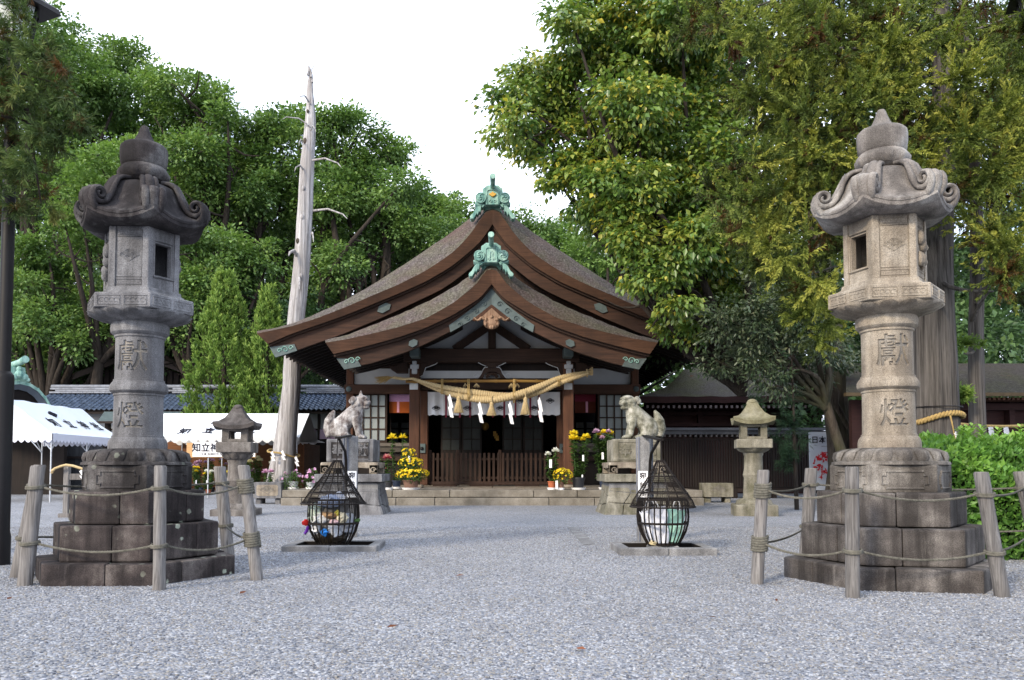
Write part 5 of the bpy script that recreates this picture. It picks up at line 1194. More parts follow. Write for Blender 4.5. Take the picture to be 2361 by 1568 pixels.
# ---- dark cedar boughs reaching in at the upper left
lc = thing('cedar_tree', 'near dark green cedar bough hanging in from the upper left corner', 'tree', (-6.4, 6.6, 0))
q = MB(); q.tube([(-6.4, 6.6, -.1), (-6.45, 6.6, 3), (-6.3, 6.6, 7)], [.24, .2, .14], 14); ob('trunk', q, m_cedarbark, lc, True, smooth=60)
regL = [(10, 60, 60), (70, 110, 50), (20, 180, 60), (110, 210, 45), (60, 280, 55), (140, 180, 30), (30, 360, 50), (100, 340, 45), (150, 300, 35), (20, 450, 45), (80, 420, 40), (130, 400, 25), (-40, 200, 80), (-40, 400, 70), (90, 480, 28), (170, 255, 22), (60, 20, 40)]
a_ = sprays(cedar_region(regL, 7.0, 8.5, 71, .5), .17, 34, .06, .008, 72, down=.55, base=.4)
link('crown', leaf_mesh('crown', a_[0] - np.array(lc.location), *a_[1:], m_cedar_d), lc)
for x0, y0, x1, y1 in ((-190, 190, 150, 290), (-190, 120, 120, 190), (-190, 330, 110, 400), (-190, 60, 90, 60), (60, 250, 95, 470)):
    q = MB(); k = 1 / ppm(7, 3.5); q.tube(limb_path(at(x0, y0, 6.8), at(x1, y1, 7.0), rg, .05, 8), [6 * k * (1 - i / 9) for i in range(8)], 7); ob('branch', q, m_limb, lc, True, smooth=60)

# ---- clipped hedge at the right
hd = thing('hedge', 'bright green clipped hedge behind the right stone lantern fence', 'hedge', (5.9, 8.3, 0))
rg = np.random.default_rng(80); N_ = 26000; P = np.empty((N_, 3)); Nn = np.empty((N_, 3))
x0h, x1h, y0h, y1h, zt = 4.02, 7.6, 7.62, 9.6, 1.12
f = rg.random(N_)
for i in range(N_):
    u, v = rg.random(2)
    if f[i] < .5: p = (x0h + u * (x1h - x0h), y0h, v * zt); n_ = (0, -1, .35)
    elif f[i] < .85: p = (x0h + u * (x1h - x0h), y0h + v * (y1h - y0h), zt); n_ = (0, -.2, 1)
    else: p = (x0h, y0h + u * (y1h - y0h), v * zt); n_ = (-1, 0, .35)
    P[i] = p; Nn[i] = n_
bump_ = .06 * np.sin(P[:, 0] * 5.1 + P[:, 2] * 4) + .05 * np.sin(P[:, 1] * 6 + P[:, 0] * 3) + .04 * np.sin(P[:, 2] * 9 + P[:, 0] * 7)
ed = np.minimum(1, np.minimum(P[:, 0] - x0h, 9) / .25); P += Nn * (bump_ - .09 * rg.random(N_))[:, None]
rnd = ((P[:, 2] > zt - .25) & (P[:, 1] < y0h + .25)); P[rnd, 2] -= .07; P[rnd, 1] += .06
corner = np.clip((x0h + .35 - P[:, 0]) / .35, 0, 1) + 2.2 * np.clip((P[:, 1] - y0h) / 2 - (P[:, 0] - x0h) / 1.2, 0, 1); P[:, 2] -= np.minimum(.6, corner * .15) * (P[:, 2] / zt)
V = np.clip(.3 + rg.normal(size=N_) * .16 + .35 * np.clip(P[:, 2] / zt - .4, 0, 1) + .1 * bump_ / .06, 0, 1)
D = Nn * .5 + rg.normal(size=(N_, 3)) * .6 + np.array([0, 0, .45]); s = rg.uniform(.6, 1.3, N_)
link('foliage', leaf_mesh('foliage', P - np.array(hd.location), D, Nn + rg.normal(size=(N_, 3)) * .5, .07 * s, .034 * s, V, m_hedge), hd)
sh = [(rg.uniform(x0h + .25, x1h), rg.uniform(y0h, y0h + .3), zt - .04) for _ in range(46)]
P, D, Nn, V = [], [], [], []
for c in sh:
    H_ = rg.uniform(.08, .22); m = 12
    for k in range(m):
        a = k * 2.4; P.append((c[0], c[1], c[2] + H_ * k / m)); D.append((math.cos(a), math.sin(a), .6)); Nn.append((-math.cos(a) * .5, -math.sin(a) * .5, 1)); V.append(.65 + .3 * k / m)
link('shoots', leaf_mesh('shoots', np.array(P) - np.array(hd.location), np.array(D), np.array(Nn), .075, .034, V, m_hedge), hd)
q = MB(); q.box(((x0h + x1h) / 2 + .1, (y0h + y1h) / 2 + .1, .5), (x1h - x0h - .25, y1h - y0h - .25, .95)); ob('inner_core', q, plain('hedge_inside', (.012, .016, .008), .3, 9, .9, .1), hd, True)  # one near-black solid box filling the hedge behind its leaves
# young pine behind the right small lantern
yp = thing('young_pine', 'dim young pine between the small lantern and the slat fence at right', 'pine', (at(1835, 1100, 17).x, 17, 0))
q = MB(); q.tube([(yp.location.x, 17, -.1), (yp.location.x - .05, 17, 3.2)], [.05, .015], 7); ob('trunk', q, m_limb, yp, True)
a_ = sprays(cedar_region([(1820, 950, 28), (1800, 1000, 34), (1828, 1010, 24), (1805, 1060, 36), (1790, 940, 28), (1740, 945, 26), (1822, 1080, 24)], 17, 8, 91, .3), .26, 30, .12, .008, 92, down=.1, base=.15)
m_pine = leafmat('pine_needles', [(.012, .03, .016), (.02, .05, .024), (.035, .07, .03)], .15, .6, .2)
link('foliage', leaf_mesh('foliage', a_[0] - np.array(yp.location), *a_[1:], m_pine), yp)
# ------------------------------------------------------------------ the two big stone lanterns
LR = 6.35                                            # depth the profile was measured at (right lantern axis)
def lz(y, rpx=0): return zz(y, LR - rpx / 300.0)
def lr(px, z): return px / ppm(LR, z)
def glyph_mask(ch, size, nu, nv, wu, wv):
    """boolean grid: which cells of a wu x wv field lie inside the strokes of a character"""
    me = text_mesh(ch, size, 0.0, size * .006); me.calc_loop_triangles(); V = np.array([v.co[:2] for v in me.vertices]); V -= (V.max(0) + V.min(0)) / 2
    U, W_ = np.meshgrid(np.linspace(-wu / 2, wu / 2, nu), np.linspace(-wv / 2, wv / 2, nv)); m = np.zeros(U.shape, bool)
    for t in me.loop_triangles:
        a, b, c = V[list(t.vertices)]; lo, hi = np.minimum(np.minimum(a, b), c), np.maximum(np.maximum(a, b), c)
        k = (U >= lo[0]) & (U <= hi[0]) & (W_ >= lo[1]) & (W_ <= hi[1])
        if not k.any(): continue
        x, y = U[k], W_[k]; d = lambda p, q: (q[0] - p[0]) * (y - p[1]) - (q[1] - p[1]) * (x - p[0])
        e = (d(a, b), d(b, c), d(c, a)); ins = ((e[0] >= 0) & (e[1] >= 0) & (e[2] >= 0)) | ((e[0] <= 0) & (e[1] <= 0) & (e[2] <= 0)); mm = m[k]; mm |= ins; m[k] = mm
    bpy.data.meshes.remove(me); return m
def carved_shaft(prof, chars, nseg=64, span=8, N=150):
    """turned shaft whose front carries characters sunk into the stone"""
    q = MB(); zs = [p[1] for p in prof]; rs = [p[0] for p in prof]; rows = list(prof); a0 = -math.pi / 2 - span * 2 * math.pi / nseg; a1 = -math.pi / 2 + span * 2 * math.pi / nseg
    bands = [(zc - sz * .54, zc + sz * .54) for ch, zc, sz in chars]
    for lo, hi in bands:
        rows = [r for r in rows if not (lo - .002 < r[1] < hi + .002)]
        rows += [(float(np.interp(z, zs, rs)), z) for z in (lo, hi)]
    rows.sort(key=lambda r: r[1]); n = nseg; V = [(r * math.cos(2 * math.pi * i / n), r * math.sin(2 * math.pi * i / n), z) for r, z in rows for i in range(n)]; F = []
    for k in range(len(rows) - 1):
        inb = any(abs(rows[k][1] - lo) < 1e-6 and abs(rows[k + 1][1] - hi) < 1e-6 for lo, hi in bands)
        for i in range(n):
            am = 2 * math.pi * (i + .5) / n - 2 * math.pi
            if inb and a0 < am < a1: continue
            j = (i + 1) % n; F.append((k * n + i, k * n + j, (k + 1) * n + j, (k + 1) * n + i))
    F.append(tuple((len(rows) - 1) * n + i for i in range(n))); q.add(V, F)
    for (ch, zc, sz), (lo, hi) in zip(chars, bands):
        rm = float(np.interp(zc, zs, rs)); m = glyph_mask(ch, sz, N, N, rm * (a1 - a0), hi - lo).astype(float)
        d = m.copy()
        for _ in range(1): d[1:-1, 1:-1] = (d[1:-1, 1:-1] * 2 + d[:-2, 1:-1] + d[2:, 1:-1] + d[1:-1, :-2] + d[1:-1, 2:]) / 6
        A = np.linspace(a0, a1, N); Zz = np.linspace(lo, hi, N); A2, Z2_ = np.meshgrid(A, Zz)
        chord = rm * (1 - np.cos(((A2 - a0) % (2 * math.pi / nseg)) - math.pi / nseg)) * 0
        r = np.interp(Z2_, (lo, hi), (np.interp(lo, zs, rs), np.interp(hi, zs, rs))) - .014 * d
        q.add(np.stack([r * np.cos(A2), r * np.sin(A2), Z2_], -1).reshape(-1, 3).tolist(), [(v * N + u, v * N + u + 1, (v + 1) * N + u + 1, (v + 1) * N + u) for v in range(N - 1) for u in range(N - 1)])
        k0 = len(q.f) - (N - 1) ** 2
        for v in range(N - 1):
            for u in range(N - 1):
                if m[v, u] and m[v + 1, u + 1]: q.mi[k0 + v * (N - 1) + u] = 1
    return q
def hexring(Rv, z, n=6, rot=0, lift=0, seg=4, round_=0):
    """hexagon ring with seg points per side, corners lifted"""
    pts = []
    for k in range(6):
        a0, a1 = rot + k * math.pi / 3, rot + (k + 1) * math.pi / 3
        p, q = Vector((math.cos(a0), math.sin(a0), 0)) * Rv, Vector((math.cos(a1), math.sin(a1), 0)) * Rv
        for j in range(seg):
            t = j / seg; v = p.lerp(q, t); c = abs(2 * t - 1) ** 2
            if round_: v = v.lerp(v.normalized() * Rv * .93, round_)
            pts.append(Vector((v.x, v.y, z + lift * c)))
    return pts
def petals(mb, n, prof, width, bulge):
    """a ring of rounded lotus petals following a profile of (r, z)"""
    for k in range(n):
        a = 2 * math.pi * (k + .5) / n; rings = []
        m = len(prof)
        for i, (r, z) in enumerate(prof):
            t = i / (m - 1); w_ = width * (math.sin(math.pi * (.18 + .72 * t)) ** .6); row = []
            for j in range(5):
                s = (j / 4 - .5) * w_; b = bulge * (1 - (2 * j / 4 - 1) ** 2) * math.sin(math.pi * (.1 + .85 * t))
                rr = r + b - .004; aa = a + s / max(r, .05); row.append(Vector((rr * math.cos(aa), rr * math.sin(aa), z)))
            rings.append(row)
        mb.loft(rings, False, False)
def big_lantern(label, loc, rz, M, win, seed):
    t = thing('stone_lantern', label, 'stone lantern', loc, rz, 'tall hexagonal stone lanterns')
    rd = random.Random(seed); ROT = 0.0                        # faces look along -Y: vertices at 0, 60, ... degrees
    # stepped base: every block a piece, joints on the faces
    tiers = [(-.06, lz(1318, 232), 238), (lz(1318, 240) + .003, lz(1222, 190), 197), (lz(1222, 205) + .003, lz(1137, 160), 162)]
    for ti, (z0, z1, rp) in enumerate(tiers):
        Rv = lr(rp, .3); offs = [rd.uniform(.3, .72) for _ in range(6)]; H_ = [Vector((math.cos(k * math.pi / 3), math.sin(k * math.pi / 3), 0)) * Rv for k in range(6)]
        for k in range(6):
            p0 = H_[k - 1].lerp(H_[k], offs[k - 1]); p1 = H_[k]; p2 = H_[k].lerp(H_[(k + 1) % 6], offs[k]); ce = Vector((0, 0, 0))
            g1 = (p1 - p0).normalized() * .0018; g2 = (p2 - p1).normalized() * .0018
            poly = [ce.lerp(p0, .35) + g1, p0 + g1, p1, p2 - g2, ce.lerp(p2, .35) - g2]
            q = MB(); zj = rd.uniform(-.004, .004)
            q.loft([[p + Vector((0, 0, z0)) for p in poly], [p + Vector((0, 0, z1 + zj)) for p in poly]], True, True)
            ob('base_block', q, M['base'], t, bevel=.014, seg=2)
        q = MB(); q.lathe([(Rv * .5, z0), (Rv * .5, z1 - .01)], 6); tag(ob('base_core', q, M['base'], t))
    # moulded hexagonal plinth with sunk panels
    z0, z1 = lz(1137, 140), lz(1071, 138); Rv = lr(131, .8); q = MB(); q.lathe([(Rv * .985, z0), (Rv, z0 + .02), (Rv, z1 - .03), (Rv * 1.005, z1 - .012), (Rv * .985, z1)], 6, rot=ROT)
    pb_ = ob('plinth', q, M['plinth'], t, bevel=.01, seg=2)
    for k in range(6):
        a = ROT + (k + .5) * math.pi / 3; ap = Rv * math.cos(math.pi / 6); q = MB(); wv, hv = Rv * .36, (z1 - z0) * .30; zc = (z0 + z1) / 2 - .01
        ex, ey = Vector((-math.sin(a), math.cos(a), 0)), Vector((0, 0, 1)); n_ = Vector((math.cos(a), math.sin(a), 0)); c = n_ * (ap + .001) + ey * zc
        loop = [(-wv, -hv + .03), (-wv + .03, -hv + .03), (-wv + .03, -hv), (wv - .03, -hv), (wv - .03, -hv + .03), (wv, -hv + .03), (wv, hv - .03), (wv - .03, hv - .03), (wv - .03, hv), (-wv + .03, hv), (-wv + .03, hv - .03), (-wv, hv - .03), (-wv, -hv + .03)]
        q.tube([c + ex * x + ey * y for x, y in loop], .009, 5); ob('panel_moulding', q, M['plinth'], pb_)
    # lotus dome
    zb, zt = z1, lz(1031, 70); q = MB(); pr = [(lr(125, .9), zb), (lr(124, .9), zb + .018), (lr(116, .9), zb + .03), (lr(114, .9), zb + (zt - zb) * .45), (lr(108, .9), zb + (zt - zb) * .75), (lr(92, .9), zt - .012), (lr(66, .9), zt)]
    q.lathe(pr, 36); lo = ob('lotus_base', q, M['plinth'], t, smooth=50)
    q = MB(); petals(q, 18, [(lr(119, .9), zb + .026), (lr(118, .9), zb + (zt - zb) * .42), (lr(113, .9), zb + (zt - zb) * .72), (lr(98, .9), zt - .012), (lr(76, .9), zt - .002)], lr(33, .9), .024); tag(ob('petals', q, M['plinth'], lo, smooth=60))
    # shaft with three rings and the carved characters
    Z = lambda y: lz(y, 55)
    rr = lambda px, y: lr(px, Z(y))
    pr = [(rr(67, 1030), Z(1033)), (rr(67, 1030), Z(1020)), (rr(65, 1030), Z(1011)), (rr(61, 1010), Z(1005)), (rr(59.5, 1005), Z(1004)), (rr(59.5, 1000), Z(1000)), (rr(57, 1000), Z(999)), (rr(56, 970), Z(960)), (rr(55.5, 930), Z(902)), (rr(57.5, 900), Z(901)), (rr(57.5, 897), Z(896)), (rr(60, 895), Z(895)), (rr(65.5, 890), Z(890)), (rr(66.5, 884), Z(884)), (rr(65.5, 876), Z(876)), (rr(60, 868), Z(868)), (rr(58, 866), Z(866)), (rr(58, 864), Z(862)), (rr(55, 860), Z(861)), (rr(54, 820), Z(820)), (rr(54.5, 760), Z(760)), (rr(57.5, 758), Z(758)), (rr(57.5, 755), Z(753)), (rr(60, 752), Z(752)), (rr(65.5, 745), Z(746)), (rr(66.5, 735), Z(737)), (rr(66, 728), Z(727)), (rr(62, 722), Z(721)), (.05, Z(719))]
    q = carved_shaft(pr, [('獻', Z(806), .26), ('燈', Z(951), .225)]); sh = ob('shaft', q, (M['shaft'], m_carve), t, smooth=32)
    # bowl of petals and the hexagonal table
    z0, z1, z2 = Z(722), lz(692, 100), lz(648, 125)
    q = MB(); q.lathe([(lr(62, z0), z0 - .004), (lr(74, z0), z0 + .012), (lr(98, z0), z0 + (z1 - z0) * .45), (lr(112, z0), z0 + (z1 - z0) * .85), (lr(113, z0), z1 + .01)], 36); bw = ob('lotus_bowl', q, M['shaft'], t, smooth=60)
    q = MB(); petals(q, 16, [(lr(74, z0), z0 + .008), (lr(95, z0), z0 + (z1 - z0) * .38), (lr(110, z0), z0 + (z1 - z0) * .72), (lr(119, z0), z1 - .004)], lr(38, z0), .022); tag(ob('petals', q, M['shaft'], bw, smooth=60))
    Rv = lr(126, z1); q = MB(); q.lathe([(Rv * .9, z1 - .002), (Rv, z1 + .008), (Rv, z2 - .012), (Rv * .985, z2)], 6); tb_ = ob('hexagonal_table', q, M['shaft'], t, bevel=.008, seg=2)
    for k in range(6):
        a = (k + .5) * math.pi / 3; ap = Rv * math.cos(math.pi / 6); ex, n_ = Vector((-math.sin(a), math.cos(a), 0)), Vector((math.cos(a), math.sin(a), 0)); zc = (z1 + z2) / 2; hv = (z2 - z1) * .28
        q = MB(); c = n_ * (ap + .0005) + Vector((0, 0, zc))
        for s in (-1, 1):
            x0, x1 = sorted((s * Rv * .04, s * Rv * .44)); q.tube([c + ex * x + Vector((0, 0, y)) for x, y in ((x0, -hv), (x1, -hv), (x1, hv), (x0, hv), (x0, -hv))], .005, 4)
            for j in range(4): q.tube([c + ex * (s * Rv * (.1 + .09 * j) + .02 * math.cos(b)) + Vector((0, 0, .6 * hv * math.sin(b) * .8)) for b in np.linspace(0, 5, 9)], .004, 4)
        ob('relief', q, M['shaft'], tb_)
    z3 = lz(636, 95); q = MB(); q.lathe([(lr(104, z2), z2 + .001), (lr(104, z2), z2 + .02), (lr(97, z2), z2 + .028), (lr(95, z2), z3)], 6); ob('moulding', q, M['box'], t, bevel=.006)
    # fire box
    z4 = lz(489, 90); Rv = lr(90, z3); fb_ = MB()
    for k in range(6):
        a = k * math.pi / 3; c = Vector((math.cos(a), math.sin(a), 0)); s1 = Vector((math.cos(a + 2 * math.pi / 3), math.sin(a + 2 * math.pi / 3), 0)); s2 = Vector((math.cos(a - 2 * math.pi / 3), math.sin(a - 2 * math.pi / 3), 0))
        p = [c * Rv, c * Rv + s1 * .05, c * (Rv - .065), c * Rv + s2 * .05]; fb_.loft([[v + Vector((0, 0, z3 - .003)) for v in p], [v + Vector((0, 0, z4)) for v in p]], True, True)
    fx = ob('fire_box', fb_, M['box'], t, bevel=.004)
    for k in range(6):
        a = (k + .5) * math.pi / 3; ap = Rv * math.cos(math.pi / 6); ex, n_, ey = Vector((-math.sin(a), math.cos(a), 0)), Vector((math.cos(a), math.sin(a), 0)), Vector((0, 0, 1)); hw = Rv * .5 - .046; H_ = z4 - z3
        face = k - 4                                           # face 4 looks along -Y
        c = n_ * (ap - .012) + ey * (z3 + H_ / 2)
        def slab(mb, x0, x1, y0, y1, d0=0, d1=.045):
            o = [c + ex * x + ey * y - n_ * d for d in (d0, d1) for x, y in ((x0, y0), (x1, y0), (x1, y1), (x0, y1))]
            mb.add(o, [(0, 1, 2, 3), (7, 6, 5, 4), (0, 4, 5, 1), (1, 5, 6, 2), (2, 6, 7, 3), (3, 7, 4, 0)])
        q = MB(); e_ = .002
        if k in ((4 + win) % 6, (1 + win) % 6):
            wy0, wy1, wx = -H_ * .27, H_ * .26, hw - .028
            slab(q, -hw - .012, hw + .012, -H_ / 2, wy0); slab(q, -hw - .012, hw + .012, wy1, H_ / 2); slab(q, -hw - .012, -wx, wy0, wy1); slab(q, wx, hw + .012, wy0, wy1)
            w_ = ob('window_panel', q, M['box'], fx); q = MB()
            q.tube([c + n_ * .006 + ex * x + ey * y for x, y in ((-wx - .016, wy0 - .016), (wx + .016, wy0 - .016), (wx + .016, wy1 + .016), (-wx - .016, wy1 + .016), (-wx - .016, wy0 - .016))], .008, 4); ob('window_frame', q, M['box'], w_)
        else:
            slab(q, -hw - .012, hw + .012, -H_ / 2, H_ / 2); w_ = ob('carved_panel', q, M['box'], fx); q = MB()
            for (y0, y1) in ((-.33, .33), (.36, .44), (-.45, -.37)):
                q.tube([c + n_ * .001 + ex * x + ey * y * H_ for x, y in ((-hw + .008, y0), (hw - .008, y0), (hw - .008, y1), (-hw + .008, y1), (-hw + .008, y0))], .004, 4)
            if k in ((4 + 2 * win) % 6, (4 - win) % 6) :
                rq = random.Random(k)
                for j in range(11): q.ball(c + ex * rq.uniform(-hw * .5, hw * .5) + ey * H_ * rq.uniform(-.28, .2) + n_ * .01, (.035 * rq.uniform(.6, 1.2), .035, .05 * rq.uniform(.6, 1.2)), 8, 6)
            else: crest(q, c + n_ * .002 + ey * .01, hw * 1.5, .0035, ex, ey)
            ob('relief', q, M['box'], w_, smooth=60)
    # roof with six curling corners
    ro_ = MB(); S = 6; zr = lambda y: lz(y, 0); rows = []
    for rp, y, lift, rnd in ((40, 396, 0, .9), (62, 398, 0, .7), (78, 405, 0, .45), (87, 421, .0, .3), (94, 439, .0, .2), (105, 459, .012, .1), (121, 475, .03, .04), (138, 486, .06, 0), (149, 493, .075, 0), (151, 499, .078, 0), (149, 509, .075, 0), (138, 515, .06, 0), (116, 517, .03, 0), (92, 513, .0, 0)):
        rows.append(hexring(lr(rp, zr(y)), zr(y) - .012, 6, 0, lift, S, rnd))
    ro_.loft(rows, True, True); rf = ob('roof', ro_, M['roof'], t, smooth=38)
    q = MB(); q.loft([hexring(lr(149.5, zr(497)), zr(497), 6, 0, .079, S), hexring(lr(153, zr(497)), zr(499), 6, 0, .079, S), hexring(lr(152.5, zr(497)), zr(504), 6, 0, .079, S), hexring(lr(149, zr(497)), zr(506), 6, 0, .079, S)], True, False); ob('eave_moulding', q, M['roof'], rf)
    for k in range(6):
        a = k * math.pi / 3; n_, ex = Vector((math.cos(a), math.sin(a), 0)), Vector((-math.sin(a), math.cos(a), 0)); q = MB()
        path = [(48, 394), (66, 397), (80, 406), (89, 422), (96, 440), (105, 457), (113, 467)] + [(132 + 20 * (1 - .8 * u) * math.cos(-2.1 + 9.2 * u), 456 - 20 * (1 - .8 * u) * math.sin(-2.1 + 9.2 * u)) for u in np.linspace(0, 1, 19)]
        for off, ww, lift in ((-.055, .026, 0), (0, .036, .008), (.055, .026, 0)):
            m_ = len(path); rings = []
            for i, (px_, y) in enumerate(path):
                z = zr(y) + lift * (1 if i < 10 else .3); r_ = lr(px_, z) + lift; j0, j1 = path[max(0, i - 1)], path[min(m_ - 1, i + 1)]
                tx, ty = (j1[0] - j0[0]), -(j1[1] - j0[1]); L_ = math.hypot(tx, ty) or 1; nx, nz_ = -ty / L_, tx / L_
                th = .027 - .0006 * i if i > 3 else .018; sp_ = off * (.75 + .35 * min(1, i / 7)) * 1; w2 = ww * (.8 + .3 * min(1, i / 7))
                ctr = n_ * r_ + Vector((0, 0, z)) + ex * sp_; nn_ = n_ * nx + Vector((0, 0, nz_))
                rings.append([ctr + ex * (w2 * math.cos(b)) + nn_ * (th * math.sin(b)) for b in np.linspace(0, 2 * math.pi, 9)[:-1]])
            q.loft(rings, True, True)
        # prow under the curl
        ob('corner_scroll', q, M['scroll'], rf, smooth=60)
        q = MB()
        for off, ww in ((-.055, .027), (0, .036), (.055, .027)):
            rings = []; pp = [(90, 512), (108, 507), (124, 501), (138, 494), (148, 483), (153, 469), (152, 455), (145, 443)]
            for i, (px_, y) in enumerate(pp):
                z = zr(y); j0, j1 = pp[max(0, i - 1)], pp[min(7, i + 1)]; tx, ty = j1[0] - j0[0], -(j1[1] - j0[1]); L_ = math.hypot(tx, ty); nn_ = n_ * (ty / L_) + Vector((0, 0, -tx / L_)); w2 = ww * (.75 + .3 * min(1, i / 5)); ctr = n_ * lr(px_, z) + Vector((0, 0, z)) + ex * off * (.8 + .25 * min(1, i / 5)) - nn_ * .012
                rings.append([ctr + ex * (w2 * math.cos(b)) + nn_ * (.024 * math.sin(b)) for b in np.linspace(0, 2 * math.pi, 9)[:-1]])
            q.loft(rings, True, True)
        P = [n_ * lr(px_, zr(y)) + Vector((0, 0, zr(y))) for px_, y in ((100, 486), (100, 505), (122, 498), (136, 490), (146, 479), (147, 464), (134, 468), (118, 475))]; q.loft([[p - ex * .06 for p in P], [p + ex * .06 for p in P]], True, True); ob('scroll_prow', q, M['scroll'], rf, smooth=50)
    # finial
    Z2 = lambda y: lz(y, 40); r2 = lambda px, y: lr(px, Z2(y))
    q = MB(); q.lathe([(r2(37, 392), Z2(396)), (r2(37, 390), Z2(384)), (r2(34, 380), Z2(380)), (r2(40, 378), Z2(378)), (r2(52, 372), Z2(370)), (r2(57, 362), Z2(360)), (r2(57, 356), Z2(351)), (r2(51, 348), Z2(343)), (r2(48, 341), Z2(340)), (r2(52, 338), Z2(336)), (r2(54, 320), Z2(318)), (r2(54.5, 305), Z2(300)), (r2(53, 296), Z2(292)), (r2(47, 287), Z2(286)), (r2(36, 284), Z2(284)), (r2(24, 282), lz(283, 22)), (r2(19, 278), lz(277, 14)), (r2(13.5, 268), lz(267, 7)), (r2(10, 259), lz(258, 3)), (r2(7, 256), lz(254.5, 0)), (.004, lz(253, 0))], 40)
    fi = ob('finial', q, M['roof'], t, smooth=42)
    q = MB(); petals(q, 10, [(r2(50, 375), Z2(373)), (r2(56, 365), Z2(364)), (r2(57, 355), Z2(354)), (r2(53, 346), Z2(345))], .085, .016); tag(ob('petals', q, M['roof'], fi, smooth=60))
    return t
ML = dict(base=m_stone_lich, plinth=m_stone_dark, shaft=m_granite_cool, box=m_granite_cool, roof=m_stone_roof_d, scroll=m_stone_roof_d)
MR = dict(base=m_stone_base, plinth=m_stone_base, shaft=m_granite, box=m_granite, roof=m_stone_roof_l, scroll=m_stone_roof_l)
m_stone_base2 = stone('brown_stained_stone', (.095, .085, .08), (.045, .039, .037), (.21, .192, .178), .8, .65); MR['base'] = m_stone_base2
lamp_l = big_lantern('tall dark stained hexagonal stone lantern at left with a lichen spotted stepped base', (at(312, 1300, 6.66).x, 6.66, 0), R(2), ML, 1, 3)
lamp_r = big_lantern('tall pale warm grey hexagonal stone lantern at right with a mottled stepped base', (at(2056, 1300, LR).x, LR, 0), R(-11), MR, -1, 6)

# ------------------------------------------------------------------ leaning posts and ropes round the lanterns
def post(xb, yb, xt, yt, wpx, label, group, dY=0):
    Y = gY(yb) + dY; b = at(xb, yb, Y); top = at(xt, yt, Y + .02); r = wpx / 2 / ppm(Y, .5)
    t = thing('wooden_post', label, 'post', (b.x, Y, 0), 0, group); q = MB(); n = 14; rd = random.Random(int(xb)); P = []; ph = rd.uniform(0, 6)
    d = (top - b); rings = []
    for i in range(9):
        f = -.06 + 1.06 * i / 8; c = b + d * f; rr = r * (1.02 - .05 * f) * (1 + .02 * math.sin(i * 1.7 + ph))
        rings.append([c + Vector((rr * (1 + .05 * math.sin(3 * a + ph) + .025 * math.sin(7 * a)) * math.cos(a), rr * (1 + .05 * math.sin(3 * a + ph)) * math.sin(a), 0)) for a in [2 * math.pi * k / n for k in range(n)]])
    c = rings[-1]; m = sum(c, Vector()) / n; rings.append([p.lerp(m, .13) + Vector((0, 0, .012)) for p in c])
    q.loft(rings, True, True); ob('stake', q, m_wood_grey, t, True, smooth=50); return t, b, top, r
def turns(t, b, top, r, f, n, name='rope_tie'):
    q = MB(); d = top - b; pts = []
    N = 14 * n
    for i in range(N + 1):
        a = 2 * math.pi * i / 14; h = f + (i / N - .5) * .022 * (n - 1) / d.length * (1 if n > 1 else 0); c = b + d * h
        pts.append(c + Vector(((r * 1.1 + .006) * math.cos(a), (r * 1.1 + .006) * math.sin(a), .008 * math.sin(a))))
    q.tube(pts, .0095, 6); return ob(name, q, m_rope, t, True, smooth=60)
GL, GR_ = 'posts round the left lantern', 'posts round the right lantern'
PL = [post(38, 1332, 92, 1075, 29, 'leaning weathered post half hidden behind another at the far left of the left lantern', GL),
      post(58, 1351, 88, 1077, 33, 'thick weathered post in front at the left side of the left lantern', GL),
      post(366, 1361, 369, 1077, 28, 'upright pale weathered post standing directly before the left lantern', GL),
      post(592, 1338, 561, 1076, 28, 'post with several rope turns leaning inward at the right of the left lantern', GL),
      post(526, 1286, 506, 1078, 28, 'shaded post behind the right back corner of the left lantern', GL)]
PR_ = [post(1745, 1347, 1760, 1087, 28, 'post with several rope turns at the left front of the right lantern', GR_),
       post(1857, 1289, 1870, 1082, 28, 'weathered post at the back left corner of the right lantern', GR_),
       post(1966, 1379, 1964, 1080, 31, 'upright weathered post standing directly before the right lantern', GR_),
       post(2310, 1377, 2261, 1092, 33, 'strongly leaning weathered post at the right of the right lantern', GR_),
       post(2400, 1300, 2352, 1090, 30, 'weathered post cut by the right edge of the photo', GR_)]
for lst, many in ((PL, (3,)), (PR_, (0,))):
    for i, (t, b, top, r) in enumerate(lst):
        for f in (.83, .36) : turns(t, b, top, r, f, 6 if i in many else 2)
def rope_between(A, B, f, sag, label, group):
    (ta, ba, pa, ra), (tb2, bb_, pb2, rb) = A, B; a, b = ba.lerp(pa, f), bb_.lerp(pb2, f); d = (b - a).normalized(); a = a + d * ra; b = b - d * rb
    q = MB(); pts = [a.lerp(b, t) + Vector((0, 0, -sag * 4 * t * (1 - t))) for t in np.linspace(0, 1, 26)]
    for s in (0, 2.1, 4.2):
        pp = []; L_ = (b - a).length; NN = max(60, int(L_ * 85))
        for i in range(NN + 1):
            u = i / NN * 25; k = min(24, int(u)); c = pts[k].lerp(pts[k + 1], u - k); w_ = u / 25 * L_ * 95 + s; pp.append(c + Vector((0, .0045 * math.cos(w_), .0045 * math.sin(w_))))
        q.tube(pp, .0052, 5)
    o = ob('rope', q, m_rope, smooth=60); tag(o, label, 'rope', group)
